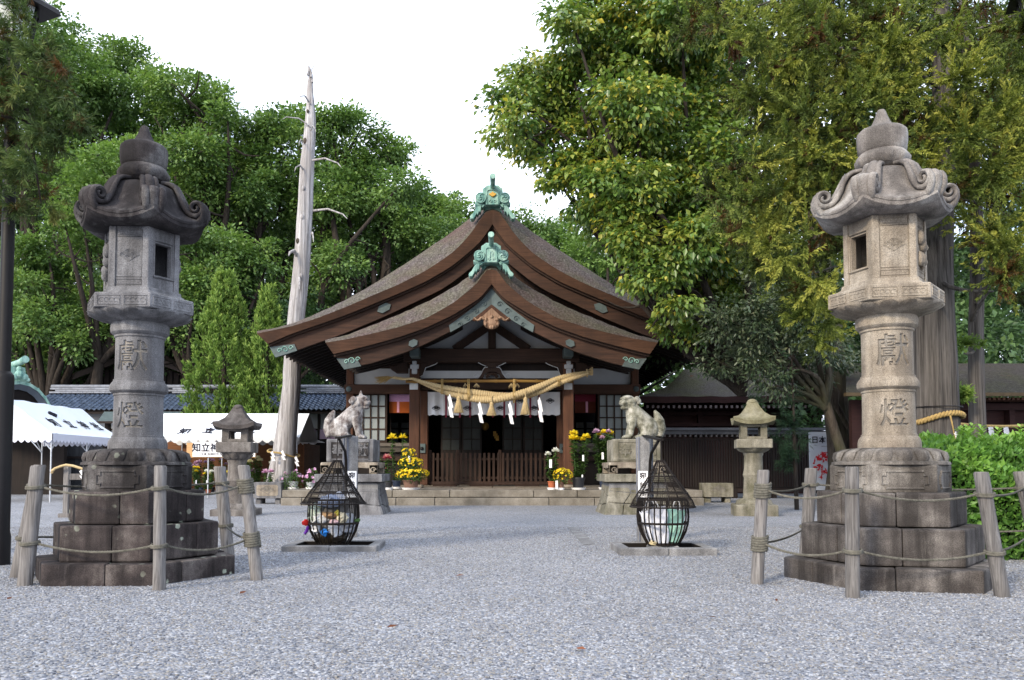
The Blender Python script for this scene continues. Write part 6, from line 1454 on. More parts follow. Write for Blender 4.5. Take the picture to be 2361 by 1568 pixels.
for lst, pairs, gname, nm in ((PL, ((1, 2), (2, 3), (0, 4), (4, 3), (0, 1)), 'ropes round the left lantern', 'left'), (PR_, ((0, 2), (2, 3), (0, 1), (1, 4), (3, 4)), 'ropes round the right lantern', 'right')):
    where = {0: 'before the base left of the front post', 1: 'before the base right of the front post', 2: 'at the left back side', 3: 'behind the base', 4: 'at the short right side'} if nm == 'right' else {0: 'before the base left of the front post', 1: 'before the base right of the front post', 2: 'behind the base', 3: 'at the right back side', 4: 'between the two left posts'}
    for i, (a, b) in enumerate(pairs):
        for f, hh in ((.83, 'upper'), (.36, 'lower')):
            rope_between(lst[a], lst[b], f, (.03 if i > 1 else .055), f'{hh} grey rope of the {nm} lantern, {where[i]}', gname)
# ------------------------------------------------------------------ guardian lions on pedestals
def fuse(mb, voxel, mat, name, iters=3, fac=.5):
    """one continuous skin over overlapping shapes"""
    me = mb.mesh('body', mat); o = bpy.data.objects.new('tmp', me); COL.objects.link(o)
    m = o.modifiers.new('r', 'REMESH'); m.mode = 'VOXEL'; m.voxel_size = voxel
    s = o.modifiers.new('s', 'SMOOTH'); s.iterations = iters; s.factor = fac
    bpy.context.view_layer.update(); dg = bpy.context.evaluated_depsgraph_get(); me2 = bpy.data.meshes.new_from_object(o.evaluated_get(dg), depsgraph=dg)
    bpy.data.objects.remove(o); me2.name = name; me2.polygons.foreach_set('use_smooth', [True] * len(me2.polygons))
    if not me2.materials: me2.materials.append(mat)
    return me2
def lion(label, cx, base_y, Y, face, mat, open_mouth, horn, turn, seed):
    """seated guardian lion; u runs forward, w sideways, z up, in view pixels"""
    c = at(cx, base_y, Y); k = 1 / ppm(Y, c.z); rd = random.Random(seed); q = MB()
    P = lambda u, w_, z: Vector((face * u * k, w_ * k, z * k))
    B = lambda u, w_, z, r, nu=12, nv=8: q.ball(P(u, w_, z), tuple(x * k for x in (r if isinstance(r, tuple) else (r, r, r))), nu, nv)
    q.tube([P(-26, 0, 20), P(-20, 0, 27), P(-6, 0, 41), P(8, 0, 54), P(18, 0, 66), P(24, 0, 78)], [20 * k, 22 * k, 20.5 * k, 20 * k, 18 * k, 14 * k], 18)
    B(17, 0, 55, (17, 18, 18)); B(-24, 0, 20, (20, 22, 19)); B(21, 0, 44, (12, 15, 15))
    for s in (-1, 1):
        B(-14, s * 15, 19, (17, 9, 18)); B(-8, s * 17, 10, (12, 8, 9)); B(2, s * 17, 5, (12, 7, 5)); B(-20, s * 16, 27, (12, 8, 12))
        q.tube([P(17, s * 11, 50), P(20, s * 12, 34), P(24, s * 12, 18), P(26, s * 12, 7)], [10 * k, 8.6 * k, 7.4 * k, 7.2 * k], 12); B(31, s * 12, 4.6, (10, 8, 5))
        for j in range(3): B(38, s * 12 + (j - 1) * 4.6, 3.4, (3.6, 2.6, 3.4), 8, 5)
        for j in range(3): B(12, s * 17 + (j - 1) * 4, 3.2, (3.6, 2.4, 3.2), 8, 5)
    # tail: a flame of curls
    q.tube([P(-40, 0, 6), P(-45, 0, 24), P(-44, 0, 42), P(-38, 0, 56), P(-33, 0, 66)], [12 * k, 14 * k, 12 * k, 8 * k, 2.5 * k], 12, flat=1.0)
    for z, s in ((12, 9), (26, 9), (40, 8), (52, 6)):
        for w_ in (-9, 9): B(-44 + (z > 45) * 4, w_ * (1.1 if z < 45 else .6), z, (s * .8, s * .45, s * .8))
    # head, built level then turned on the neck
    i0 = len(q.v); HX, HZ = 26, 84
    B(HX, 0, HZ, (17, 16, 16)); B(HX + 5, 0, HZ + 9, (14, 14, 8)); B(HX + 14, 0, HZ - 2, (11, 11, 7)); B(HX + 21, 0, HZ + 1, (5, 6.5, 4.6))
    jaw = 7 if open_mouth else 4; B(HX + 12, 0, HZ - 9 - jaw * .6, (11, 9.5, 4.6)); B(HX + 2, 0, HZ - 10, (12, 13, 8))
    for s in (-1, 1):
        B(HX + 15, s * 7.5, HZ + 8.5, (5, 4.5, 4.2)); B(HX + 17, s * 8, HZ - 2, (6, 4, 5)); B(HX - 12, s * 14, HZ + 7, (8, 4.5, 7)); B(HX - 17, s * 14.5, HZ + 2, (6, 4, 7)); B(HX + 8, s * 11, HZ + 11, (7, 4, 3.4))
        for j in range(3): B(HX + 20 - j * 3, s * (5 + j * 2.5), HZ - 7, (1.6, 1.5, 2.2), 6, 4)
    if horn: q.tube([P(HX + 2, 0, HZ + 14), P(HX + 2, 0, HZ + 22), P(HX + 2, 0, HZ + 28)], [5.4 * k, 3.6 * k, 1.4 * k], 10)
    piv = P(20, 0, 70); T = Matrix.Translation(piv) @ Matrix.Rotation(turn, 4, 'Z') @ Matrix.Translation(-piv); q.xf(T, i0)
    # mane curls and scale like curls along the back and thigh
    for j in range(44):
        a = rd.uniform(-2.9, 2.9); h = rd.uniform(0, 1); u = 6 + 18 * h + 6 * math.cos(a) * .3 - 7 * (1 - h); z = 52 + 27 * h; w_ = 17.5 * math.sin(a) * (1 - .15 * h); u2 = u + (14 if abs(a) < 1 else -9) * math.cos(a)
        B(u2 - 2, w_, z, rd.uniform(3.0, 4.6), 8, 6)
    me = fuse(q, 1.15 * k, mat, 'guardian_lion', 2, .45)
    o = link('guardian_lion', me, None, c); return tag(o, label, 'lion statue', 'guardian lions before the shrine')
def pedestal(label, cx, front_y, mat_b, mat_t, mat_s, seed, mat_u):
    Y = gY(front_y); D = 1.3; X = lambda x: xx(x, 1100, Y + .05); c = X(cx); t = thing('lion_pedestal', label, 'pedestal', (c, Y + .65, 0), 0, 'pedestals of the guardian lions')
    W_ = 157 / 2 / ppm(Y, .6); z_s0, z_s1, z_c1, z_b1 = zz(1111, Y + .1), zz(1093, Y + .1), zz(1066, Y + .2), zz(1012, Y + .3); Yc = Y + .68; rd = random.Random(seed)
    # rubble facing of the battered base: stones of irregular outline on the four faces
    nrow, ncl = 3, 3
    for fi, (n_, ex) in enumerate((((0, -1), (1, 0)), ((1, 0), (0, 1)), ((-1, 0), (0, -1)))):
        n_, ex = Vector((*n_, 0)), Vector((*ex, 0)); gp = {}
        for i in range(ncl + 1):
            for j in range(nrow + 1):
                u = i / ncl * 2 - 1; v = j / nrow
                if 0 < i < ncl: u += rd.uniform(-.17, .17)
                if 0 < j < nrow: v += rd.uniform(-.09, .09)
                gp[i, j] = (u, v)
        def pt(u, v, o):
            half = W_ * (1.16 - .24 * v ** .6); r = half + o; return Vector((c, Yc, 0)) + n_ * (r - .06) + ex * (u * (half - .06)) + Vector((0, 0, -.05 + v * (z_s0 + .045)))
        for i in range(ncl):
            for j in range(nrow):
                qd = [gp[i, j], gp[i + 1, j], gp[i + 1, j + 1], gp[i, j + 1]]; m = [sum(p[a] for p in qd) / 4 for a in (0, 1)]
                f = [(m[0] + (p[0] - m[0]) * .965, m[1] + (p[1] - m[1]) * .955) for p in qd]; oo = rd.uniform(.0, .016); q = MB()
                q.loft([[pt(u, v, -.14) for u, v in qd], [pt(u, v, oo) for u, v in f]], True, True); ob('stone', q, mat_b, t, True, bevel=.014, seg=2)
    q = MB(); q.box((c, Yc, z_s0 / 2 - .03), (W_ * 1.72, W_ * 1.72, z_s0)); ob('core', q, m_kerb, t, True)
    q = MB(); q.box((c, Yc, (z_s0 + z_s1) / 2), (W_ * 2, W_ * 2, z_s1 - z_s0)); ob('slab', q, mat_s, t, True, bevel=.012, seg=2)
    # carved stand with scrolled feet
    hw = 67 / ppm(Y, .8); H_ = z_c1 - z_s1; q = MB()
    prof_ = [(-1, .12), (-.97, 0), (-.80, -.02), (-.74, .12), (-.78, .3), (-.70, .48), (-.3, .52), (-.12, .44), (0, .5), (.12, .44), (.3, .52), (.70, .48), (.78, .3), (.74, .12), (.80, -.02), (.97, 0), (1, .12), (1.0, .8), (.93, 1), (-.93, 1), (-1, .8)]
    for sgn, off in ((1, -hw), (1, hw - .16)):
        q.prism([(x * hw, max(0.002, z) * H_) for x, z in prof_], (c, Yc + off, z_s1), (1, 0, 0), (0, 0, 1), (0, .16, 0))
        q.prism([(x * hw, max(0.002, z) * H_) for x, z in prof_], (c + off + (.16 if off > 0 else 0) - (0 if off > 0 else 0), Yc, z_s1), (0, 1, 0), (0, 0, 1), (-.16 if off > 0 else .16, 0, 0))
    q.box((c, Yc, z_c1 - H_ * .2), (hw * 1.8, hw * 1.8, H_ * .38)); ob('carved_stand', q, mat_u, t, True, bevel=.01)
    q = MB(); 
    for s in (-1, 1): q.tube([Vector((c + s * hw * .84 + (.055 - .003 * i) * math.cos(i * .6), Yc - hw - .004, z_s1 + .075 + (.055 - .003 * i) * math.sin(i * .6))) for i in range(14)], .011, 5)
    ob('scroll', q, mat_u, t, True)
    hb = 55.5 / ppm(Y, 1); q = MB(); q.box((c, Yc, (z_c1 + z_b1) / 2), (hb * 2, hb * 2, z_b1 - z_c1 - .004)); bl_ = ob('block', q, mat_t, t, True, bevel=.03, seg=3)
    zc, hh = (z_c1 + z_b1) / 2, (z_b1 - z_c1) * .36; q = MB(); yf = Yc - hb
    q.box((c, yf + .001, zc), (hb * 1.56, .012, hh * 2)); 
    ob('sunk_panel', q, m_stone_dark if seed == 1 else m_stone_moss, bl_, True)
    q = MB(); q.tube([(c + x * hb * .8, yf - .006, zc + z * hh * 1.04) for x, z in ((-1, -1), (1, -1), (1, 1), (-1, 1), (-1, -1))], .014, 5); ob('panel_rim', q, mat_t, bl_, True)
    for ch, dx in (('献', .5), ('奉', -.5)): 
        me = text_mesh(ch, hh * 1.45, .01, .006); me.materials.append(mat_t); link('carved_character', me, bl_, Vector((c + dx * hb, yf - .012, zc)) - t.location, (R(90), 0, 0))
    return t, Yc
pl_, Yp = pedestal('stone pedestal with sunk dark panels carrying the horned guardian lion at left', 802, 1187, m_granite_cool, m_granite_cool, m_granite_cool, 1, m_granite)
pr2, Yp2 = pedestal('mossy tan stone pedestal carrying the open mouthed guardian lion at right', 1473, 1187, m_stone_moss, m_stone_moss, m_stone_moss, 2, m_granite)
lion('whitish blotched horned guardian lion seated facing right on the left pedestal', 803, 1012, Yp, 1, m_komainu, False, True, R(-4), 1)
lion('grey green open mouthed guardian lion seated facing left on the right pedestal', 1476, 1012, Yp2, -1, m_komainu_r, True, False, R(24), 2)

# ------------------------------------------------------------------ small stone lanterns
def small_lantern(label, cx, Y, rz, mat, roofm, k_, seed, rows, round_win):
    b = at(cx, 1190, Y); t = thing('small_stone_lantern', label, 'stone lantern', (b.x, Y, 0), rz, 'small stone lanterns beside the path')
    Zr = lambda y: max(0, zz(y, Y)); S = 1 / ppm(Y, 1); rt, re_, ru, rb, rs, rl, rsh, rba, rpl = rows
    q = MB(); n = 12
    def sq(hw, z, lift=0, m=6):
        o = []
        for a in range(4):
            for j in range(m):
                s = j / m * 2 - 1; p = Vector((s * hw, -hw, z + lift * abs(s) ** 2.5)); p.rotate(Matrix.Rotation(a * math.pi / 2, 3, 'Z')); o.append(p)
        return o
    zt, ze, zu = Zr(rt), Zr(re_), Zr(ru); H_ = zt - ze
    q.loft([sq(6 * S, zt - .01), sq(11 * S, zt - H_ * .12), sq(16 * S, zt - H_ * .32), sq(24 * S, zt - H_ * .58), sq(35 * S, zt - H_ * .84, .03), sq(46 * S, ze, .07), sq(45 * S, ze - .07, .07), sq(30 * S, zu + .01)], True, True); rf = ob('roof', q, roofm, t, smooth=35)
    q = MB(); q.ball((0, 0, zt - .02), (12 * S, 12 * S, 8 * S), 10, 7)
    for s in (-1, 1): q.ball((s * 8 * S, 0, zt - .05), (6 * S, 8 * S, 6 * S), 8, 6)
    ob('finial', q, roofm, rf, smooth=60)
    zb = Zr(rb); hw = 29 * S; q = MB(); h = zu - zb + .02
    if round_win:
        m = 6; wx, wz = hw * .45, h * .30; zc = zb + h * .52
    else: wx, wz = hw * .5, h * .33; zc = zb + h * .5
    for a in range(4):
        rot = Matrix.Rotation(a * math.pi / 2, 4, 'Z'); i0 = len(q.v); d = .09
        q.box((-(hw + wx) / 2, -hw + d / 2 + .001 * a, zb + h / 2), (hw - wx - .001, d, h)); q.box(((hw + wx) / 2 - .04, -hw + d / 2 + .002 + .001 * a, zb + h / 2), (hw - wx - .08, d, h - .002))
        q.box((0, -hw + d / 2 + .003, (zb + zc - wz) / 2), (wx * 2 + .02, d, zc - wz - zb)); q.box((0, -hw + d / 2 + .003, (zu + zc + wz) / 2), (wx * 2 + .02, d, zu - zc - wz + .02)); q.xf(rot, i0)
    fx = ob('fire_box', q, mat, t, bevel=.006)
    zs = Zr(rs); q = MB(); q.box((0, 0, (zb + zs) / 2), (78 * S, 78 * S, zb - zs - .004)); ob('table', q, mat, t, bevel=.01)
    zl = Zr(rl); q = MB(); q.lathe([(24 * S, zl), (30 * S, zl + (zs - zl) * .4), (36 * S, zs)], 24); bw = ob('lotus_bowl', q, mat, t, smooth=60)
    q = MB(); petals(q, 10, [(27 * S, zl + .01), (33 * S, zl + (zs - zl) * .5), (38 * S, zs - .005)], .14, .015); ob('petals', q, mat, bw, smooth=60)
    zh, zba = Zr(rsh), Zr(rba); q = MB(); q.lathe([(25 * S, zh - .004), (24 * S, zh + .03), (21.5 * S, (zh + zl) * .47), (23.5 * S, (zh + zl) * .5), (24 * S, (zh + zl) * .51), (23 * S, (zh + zl) * .52), (21 * S, (zh + zl) * .58), (20.5 * S, zl - .06), (22.5 * S, zl - .03), (22.5 * S, zl)], 24); ob('shaft', q, mat, t, smooth=50)
    q = MB(); q.lathe([(44 * S, zba), (40 * S, zba + (zh - zba) * .55), (30 * S, zh - .004), (27 * S, zh)], 8, rot=R(22)); lb = ob('lotus_base', q, mat, t, smooth=40); q = MB(); petals(q, 8, [(42 * S, zba + .01), (37 * S, zba + (zh - zba) * .7), (30 * S, zh)], .26, .02); ob('petals', q, mat, lb, smooth=60)
    q = MB(); q.box((0, 0, zba / 2 - .03), (96 * S, 96 * S, zba + .055)); ob('plinth', q, mat, t, bevel=.015); return t
small_lantern('small dark grey stone lantern with a rounded window standing left before the long tent', 545, 15.1, R(4), stone('brown_grey_stone', (.16, .145, .135), (.09, .08, .075), (.25, .235, .22), .5, .3), stone('dark_roof_stone', (.085, .075, .072), (.045, .04, .038), (.15, .14, .135), .5, .3), 1, 4, (938, 983, 991, 1020, 1044, 1060, 1160, 1172, 1190), True)
small_lantern('small pale mossy stone lantern standing right before the slat fence', 1738, 15.1, R(-12), m_stone_moss, stone('mossy_roof_stone', (.2, .185, .12), (.1, .095, .05), (.32, .3, .23), .4, .3), 1, 5, (925, 971, 981, 1013, 1034, 1044, 1149, 1162, 1188), False)

# ------------------------------------------------------------------ stone troughs with the wave crest
def trough(label, x0, x1, y0, y1, mat):
    Y = gY(y1 + 4); a, b = xx(x0, y1, Y), xx(x1, y1, Y); z1, z0 = zz(y0, Y), zz(y1 - 9, Y); t = thing('stone_trough', label, 'trough', ((a + b) / 2, Y + .3, 0), 0, 'crested stone troughs by the steps')
    W_, D = b - a, .55; q = MB(); cx = (a + b) / 2
    q.box((cx, Y + .04, (z0 + z1) / 2), (W_, .08, z1 - z0)); q.box((cx, Y + D - .04, (z0 + z1) / 2), (W_, .08, z1 - z0)); q.box((a + .04, Y + D / 2, (z0 + z1) / 2 - .001), (.078, D - .164, z1 - z0)); q.box((b - .04, Y + D / 2, (z0 + z1) / 2 - .001), (.078, D - .164, z1 - z0)); q.box((cx, Y + D / 2, z0 + .05), (W_ - .17, D - .17, .08))
    ob('basin', q, mat, t, True, bevel=.008); q = MB(); q.box((cx, Y + D / 2, z1 - .07), (W_ - .17, D - .17, .04)); ob('water', q, plain('still_water', (.03, .035, .035), .1, 2, .08, .6, bump=0), t, True)
    for s in (-1, 1): q = MB(); q.box((cx + s * W_ * .34, Y + D / 2, z0 / 2 - .02), (W_ * .2, D * .7, z0 + .035)); ob('foot', q, mat, t, True, bevel=.02)
    hw, hh, cz = W_ * .38, (z1 - z0) * .34, (z0 + z1) / 2; e = .03
    q = MB(); q.prism([(-hw + e, -hh), (hw - e, -hh), (hw, -hh + e), (hw, hh - e), (hw - e, hh), (-hw + e, hh), (-hw, hh - e), (-hw, -hh + e)], (cx, Y - .008, cz), (1, 0, 0), (0, 0, 1), (0, .014, 0)); pn = ob('panel', q, m_granite if mat is m_granite_cool else mat, t, True)
    q = MB(); crest(q, Vector((cx, Y - .009, cz)), W_ * .5, .006); ob('crest', q, m_carve, pn, True)
trough('pale grey stone trough with a carved wave crest left of the steps', 583, 648, 1112, 1158, m_granite_cool); trough('mossy tan stone trough with a worn wave crest right of the steps', 1624, 1691, 1114, 1155, m_stone_moss)

# ------------------------------------------------------------------ hanging iron refuse baskets, posts and kerbed pits
def ring(mb, c, r, t, n=32, flat=None):
    pts = [Vector(c) + Vector((r * math.cos(2 * math.pi * i / n), r * math.sin(2 * math.pi * i / n), 0)) for i in range(n + 1)]
    return mb.tube(pts, t, 6, False)
def basket(label, cx, cyb, Y, apex_dx, brim_y, side):
    c = at(cx, 1254, Y); S = 1 / ppm(Y, .4); z = lambda y: zz(y, Y); t = thing('refuse_basket', label, 'basket', (c.x, Y, 0), 0, 'iron refuse baskets')
    pr = [(37, 1253), (44, 1240), (52, 1224), (57, 1206), (58.5, 1190), (57.5, 1170), (56, 1151)]; q = MB(); q.tube([(r * S, 0, z(y)) for r, y in pr], .0075, 5); me = q.mesh('bar', m_iron, None, smooth=60)
    for i in range(27): link('bar', me, t, None, (0, 0, 2 * math.pi * i / 27))
    for r, y, h in ((57.5, 1205, .022), (56.5, 1151, .02), (37, 1253, .016)):
        q = MB(); n = 40; a = [Vector((r * S * 1.02 * math.cos(2 * math.pi * i / n), r * S * 1.02 * math.sin(2 * math.pi * i / n), z(y) - h / 2)) for i in range(n)]; q.loft([a, [p + Vector((0, 0, h)) for p in a], [Vector((p.x * .96, p.y * .96, p.z + h)) for p in a], [Vector((p.x * .96, p.y * .96, p.z)) for p in a], a], True, False); ob('hoop', q, m_iron, t)
    q = MB(); q.lathe([(.01, z(1252)), (36 * S, z(1252)), (36 * S, z(1250))], 24); ob('bottom', q, m_iron, t)
    # wire-net cone: meridians, hoops and a fine net of real wires
    cone = [(9, 1062), (16, 1075), (30, 1098), (45, 1119), (57, 1136), (68, 1153), (74, brim_y)]
    cc = lambda r, y, a: Vector((apex_dx * S * max(0, (1130 - y) / 70) + r * S * math.cos(a), r * S * math.sin(a), z(y)))
    fr = MB()
    for i in range(8): fr.tube([cc(r, y, 2 * math.pi * i / 8) for r, y in cone], .006, 5)
    for r, y in cone[::2]: fr.tube([cc(r, y, 2 * math.pi * i / 32) for i in range(33)], .006, 5, False)
    fr.tube([cc(74, brim_y, 2 * math.pi * i / 40) for i in range(41)], .009, 6, False); co_ = ob('cone_frame', fr, m_iron, t)
    nt_ = MB(); nw = 96
    for i in range(nw): 
        a = 2 * math.pi * i / nw; nt_.tube([cc(r, y, a) for r, y in (cone if i % 2 else cone[2:])], (.0019), 3, False)
    for j in range(30):
        f = j / 29 * 6; k0 = min(5, int(f)); r = cone[k0][0] + (cone[k0 + 1][0] - cone[k0][0]) * (f - k0); y = cone[k0][1] + (cone[k0 + 1][1] - cone[k0][1]) * (f - k0); nt_.tube([cc(r, y, 2 * math.pi * i / 36) for i in range(37)], (.0019), 3, False)
    ob('wire_net', nt_, m_iron, co_)
    q = MB(); q.box((0, 0, z(1258) / 2 - .02), (66 * S, 66 * S, z(1254) + .04)); ob('foot_stone', q, m_kerb, t, bevel=.02)
    return t, c
bl_t, blc = basket('black iron basket with a wire net cone crammed with mixed litter at left', 768, 1254, 8.85, 8, 1160, -1)
br_t, brc = basket('black iron basket with a wire net cone holding paper bags at right', 1528, 1254, 8.5, -4, 1168, 1)
def basket_post(label, x0, x1, ytop, ybase, bx_, side, sx0, sx1, txt):
    Y = gY(ybase); cx = (x0 + x1) / 2; b = at(cx, ybase, Y); H_ = zz(ytop, Y); S = 1 / ppm(Y, .7); w_ = (x1 - x0) * S * .74; t = thing('basket_post', label, 'post', (b.x, Y, 0), R(22) * (-side), 'granite posts holding the baskets')
    q = MB(); q.box((0, 0, H_ / 2 - .05), (w_, w_, H_ + .1)); po = ob('pillar', q, m_kerb, t, bevel=.008)
    for a in range(4):
        q = MB(); q.box((-side * 0 + w_ * .32 * (1 if a % 2 else -1), -w_ / 2 - .006, H_ / 2), (w_ * .12, .012, H_ - .02)); q.xf(Matrix.Rotation(a * math.pi / 2, 4, 'Z')); ob('metal_strip', q, plain('dull_steel', (.1, .11, .14), .2, 6, .5, .4, metal=.3), po)
    q = MB(); ap = Vector((bx_, 0, 0)); inv = Matrix.Rotation(-t.rotation_euler.z, 4, 'Z')
    tgt = inv @ (Vector((at(1528 - 3 if side > 0 else 776, 1062, 8.5 if side > 0 else 8.85).x, 8.5 if side > 0 else 8.85, 0)) - Vector((b.x, Y, 0)))
    q.bar((0, 0, H_ + .012), (tgt.x * .95, tgt.y * .95, H_ - .07), .06, .02); q.tube([(tgt.x * .85, tgt.y * .85, H_ - .075), (tgt.x * .42, tgt.y * .42, H_ - .2), (tgt.x * .34, tgt.y * .34, H_ - .3), (tgt.x * .3, tgt.y * .3, H_ - .62)], .017, 7)
    q.tube([(tgt.x * .3, tgt.y * .3, H_ - .6), (0, 0, H_ - .62)], .014, 6)
    zt = zz(1062, 8.6); q.tube([(tgt.x * .95, tgt.y * .95, H_ - .07), (tgt.x, tgt.y, zt)], .006, 5); ob('arm', q, m_iron, t, smooth=50)
    sgn = MB(); zt1, zb1 = zz(1086, Y), zz(1152, Y); sgn.box((0, -w_ / 2 - .024, (zt1 + zb1) / 2), ((sx1 - sx0) * S, .008, zt1 - zb1)); si = ob('sign_plate', sgn, m_paperw, t, bevel=.004)
    me = text_mesh(txt, .082, .0008, .002); me.materials.append(m_ink); link('lettering', me, si, (0, -w_ / 2 - .0295, zt1 - .06), (R(90), 0, 0))
    for i, ch in enumerate(('納', '所')): me = text_mesh(ch, .075, .0008, .001); me.materials.append(m_ink); link('lettering', me, si, (0, -w_ / 2 - .0295, zt1 - .16 - .1 * i), (R(90), 0, 0))
    return t
basket_post('grey square post with a white sign behind the crammed litter basket', 785, 826, 1006, 1238, 0, -1, 795, 817, '宛'); basket_post('grey square post with a white sign behind the basket of paper bags', 1467, 1508, 1007, 1250, 0, 1, 1475, 1497, '宛')
def pit(label, x0, x1, yb, yt, D):
    Y = gY(yb); z = zz(yt, Y); a, b = xx(x0, yb, Y), xx(x1, yb, Y); t = thing('stone_kerb', label, 'kerb', ((a + b) / 2, Y + D / 2, 0), 0, 'kerb frames under the baskets'); k = .105
    for j, (c, d) in enumerate((((a + b) / 2, Y + k / 2), ((a + b) / 2, Y + D - k / 2))):
        h2 = (b - a) / 2
        for s in (-1, 1): q = MB(); q.box((c + s * h2 * .5, d, z / 2 - .04), (h2 - .005, k, z + .08)); ob('kerb_stone', q, m_kerb, t, True, bevel=.008)
    for c in (a + k / 2, b - k / 2): q = MB(); q.box((c, Y + D / 2, z / 2 - .041), (k, D - 2 * k - .006, z + .08)); ob('kerb_stone', q, m_kerb, t, True, bevel=.008)
    q = MB(); q.box(((a + b) / 2, Y + D / 2, .0), (b - a - 2 * k, D - 2 * k, .04)); ob('pit_floor', q, plain('dark_earth_shade', (.014, .012, .011), .3, 9, .95, .1), t, True)
    for c, d, e, f in (((a + b) / 2, Y + D - k - .004, b - a - 2 * k, .006), (a + k + .004, Y + D / 2, .006, D - 2 * k), (b - k - .004, Y + D / 2, .006, D - 2 * k)): q = MB(); q.box((c, d, z / 2 - .002), (e, f, z - .008)); ob('pit_shade_liner', q, bpy.data.materials['dark_earth_shade'], t, True)  # added thin boxes: pit shade, soil and soot put into one dark colour
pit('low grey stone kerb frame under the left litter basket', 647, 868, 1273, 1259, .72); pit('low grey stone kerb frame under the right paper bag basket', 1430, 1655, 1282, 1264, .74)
# litter: each piece of it a thing
def crumple(name, label, cat, c, r, col, seed, sc=(1, 1, 1), rough=.6, group=None):
    rd = random.Random(seed); q = MB(); q.ball((0, 0, 0), r, 9, 7); q.jitter(r * .24, seed); q.xf(Matrix.Diagonal((*sc, 1))); q.xf(Matrix.Rotation(rd.uniform(0, 6), 4, 'Z') @ Matrix.Rotation(rd.uniform(-.6, .6), 4, 'X'))
    o = ob(name, q, plain(name + '_' + str(seed), col, .15, 6, rough, .3, bump=.2, bs=15), None); o.location = c; return tag(o, label, cat, group)
L_ = blc; 
lit = [('plastic_sheet', 'crumpled pale blue plastic sheet on top of the litter basket', 'plastic', (-.02, -.05, .50), .14, (.35, .42, .6), (1.3, .9, .5)), ('plastic_bag', 'clear white plastic bag low in the litter basket', 'bag', (.03, -.13, .20), .1, (.5, .52, .56), (1, .8, .9)), ('paper_wad', 'white crumpled paper in the middle of the litter basket', 'paper', (-.1, -.14, .32), .09, (.7, .7, .68), (1.2, .8, .6)), ('paper_wad', 'cream folded paper at the right of the litter basket', 'paper', (.12, -.13, .33), .08, (.65, .58, .42), (1, .8, .7)), ('blue_bag', 'small bright blue crumpled bag low in the litter basket', 'bag', (-.05, -.19, .18), .055, (.02, .17, .55), (1.3, .7, .7)), ('flower_bunch', 'faded bunch of yellow flowers wrapped in paper in the litter basket', 'flowers', (.07, -.16, .38), .04, (.45, .38, .06), (1, .8, .8)), ('flower_bunch', 'dark withered green flower stems at the bottom of the litter basket', 'flowers', (-.02, -.04, .13), .15, (.035, .028, .02), (1.2, 1.1, .6)), ('wrapping', 'pink and white wrapping paper in the litter basket', 'paper', (.05, -.18, .29), .045, (.6, .42, .45), (1.2, .8, .6)), ('wrapping', 'silvery green leaf printed bag at the left of the litter basket', 'bag', (-.18, -.08, .37), .1, (.45, .52, .44), (.8, .9, 1)), ('cardboard', 'torn brown cardboard in the litter basket', 'cardboard', (-.04, -.15, .36), .08, (.3, .19, .1), (1.3, .6, .4)), ('plastic_bag', 'grey translucent bag at the right of the litter basket', 'bag', (.14, -.05, .26), .12, (.3, .32, .37), (.8, .9, 1)), ('red_ribbon', 'red paper ribbon poking out of the left side of the litter basket', 'ribbon', (-.27, -.1, .28), .035, (.6, .02, .015), (1.2, .5, 1)), ('purple_ribbon', 'purple ribbon hanging out of the left side of the litter basket', 'ribbon', (-.262, -.1, .2), .05, (.13, .02, .3), (.35, .4, 1.1)), ('paper_sheet', 'grey paper standing on edge under the net of the litter basket', 'paper', (.06, -.02, .54), .1, (.38, .42, .52), (1.2, .3, .6)), ('litter_heap', 'dark mixed litter filling the core of the left basket', 'litter', (0, .03, .3), .19, (.12, .115, .11), (1, .9, 1.2)), ('paper_wad', 'small white wad at the left bottom of the litter basket', 'paper', (-.15, -.15, .22), .05, (.7, .7, .72), (1, 1, 1)), ('banana_leaf', 'limp green leaf poking out of the right side of the litter basket', 'leaf', (.26, -.05, .3), .035, (.04, .09, .02), (1.4, .5, .6))]
for i, (n_, lb, ct_, d, r, col, sc) in enumerate(lit): crumple(n_, lb, ct_, (blc.x + d[0], blc.y + d[1], d[2]), r, col, i + 3, sc)
def paper_bag(name, label, c, w_, d, h, col, rz, tilt, seed, handles=True):
    t = thing(name, label, 'paper bag', c, rz); rd = random.Random(seed); q = MB(); n = 6
    rings = []
    for j in range(5):
        f = j / 4; a = []
        for s, (x, y) in enumerate(((-1, -1), (-.33, -1), (.33, -1), (1, -1), (1, 0), (1, 1), (.33, 1), (-.33, 1), (-1, 1), (-1, 0))):
            a.append(Vector((x * w_ / 2 * (.5 + .5 * f ** .6) + rd.uniform(-.012, .012), y * d / 2 * (1 - .2 * f) + rd.uniform(-.012, .012) - (.03 * f if abs(x) < .5 else 0), f * h + rd.uniform(-.01, .01) * (j > 0))))
        rings.append(a)
    q.loft(rings, True, False); q.add(rings[0], [tuple(range(9, -1, -1))]); q.xf(Matrix.Rotation(tilt, 4, 'Y')); ob('bag_body', q, plain(name + '_paper', col, .05, 4, .6, .3, bump=.15, bs=12), t)
    if handles:
        for s in (-1, 1): q = MB(); q.tube([Vector((w_ * .2 * math.cos(b), s * d * .38, h + .1 * math.sin(b))) for b in np.linspace(0, math.pi, 9)], .006, 5); q.xf(Matrix.Rotation(tilt, 4, 'Y')); ob('handle', q, m_paperw, t)
    return t
paper_bag('white_bag', 'large white paper carrier bag with twine handles in the right basket', (brc.x - .045, brc.y - .05, .075), .27, .13, .37, (.72, .74, .82), R(8), R(-12), 2)
paper_bag('mint_bag', 'mint green paper bag at the right inside the right basket', (brc.x + .1, brc.y - .01, .1), .18, .12, .33, (.33, .58, .5), R(-12), R(6), 5)
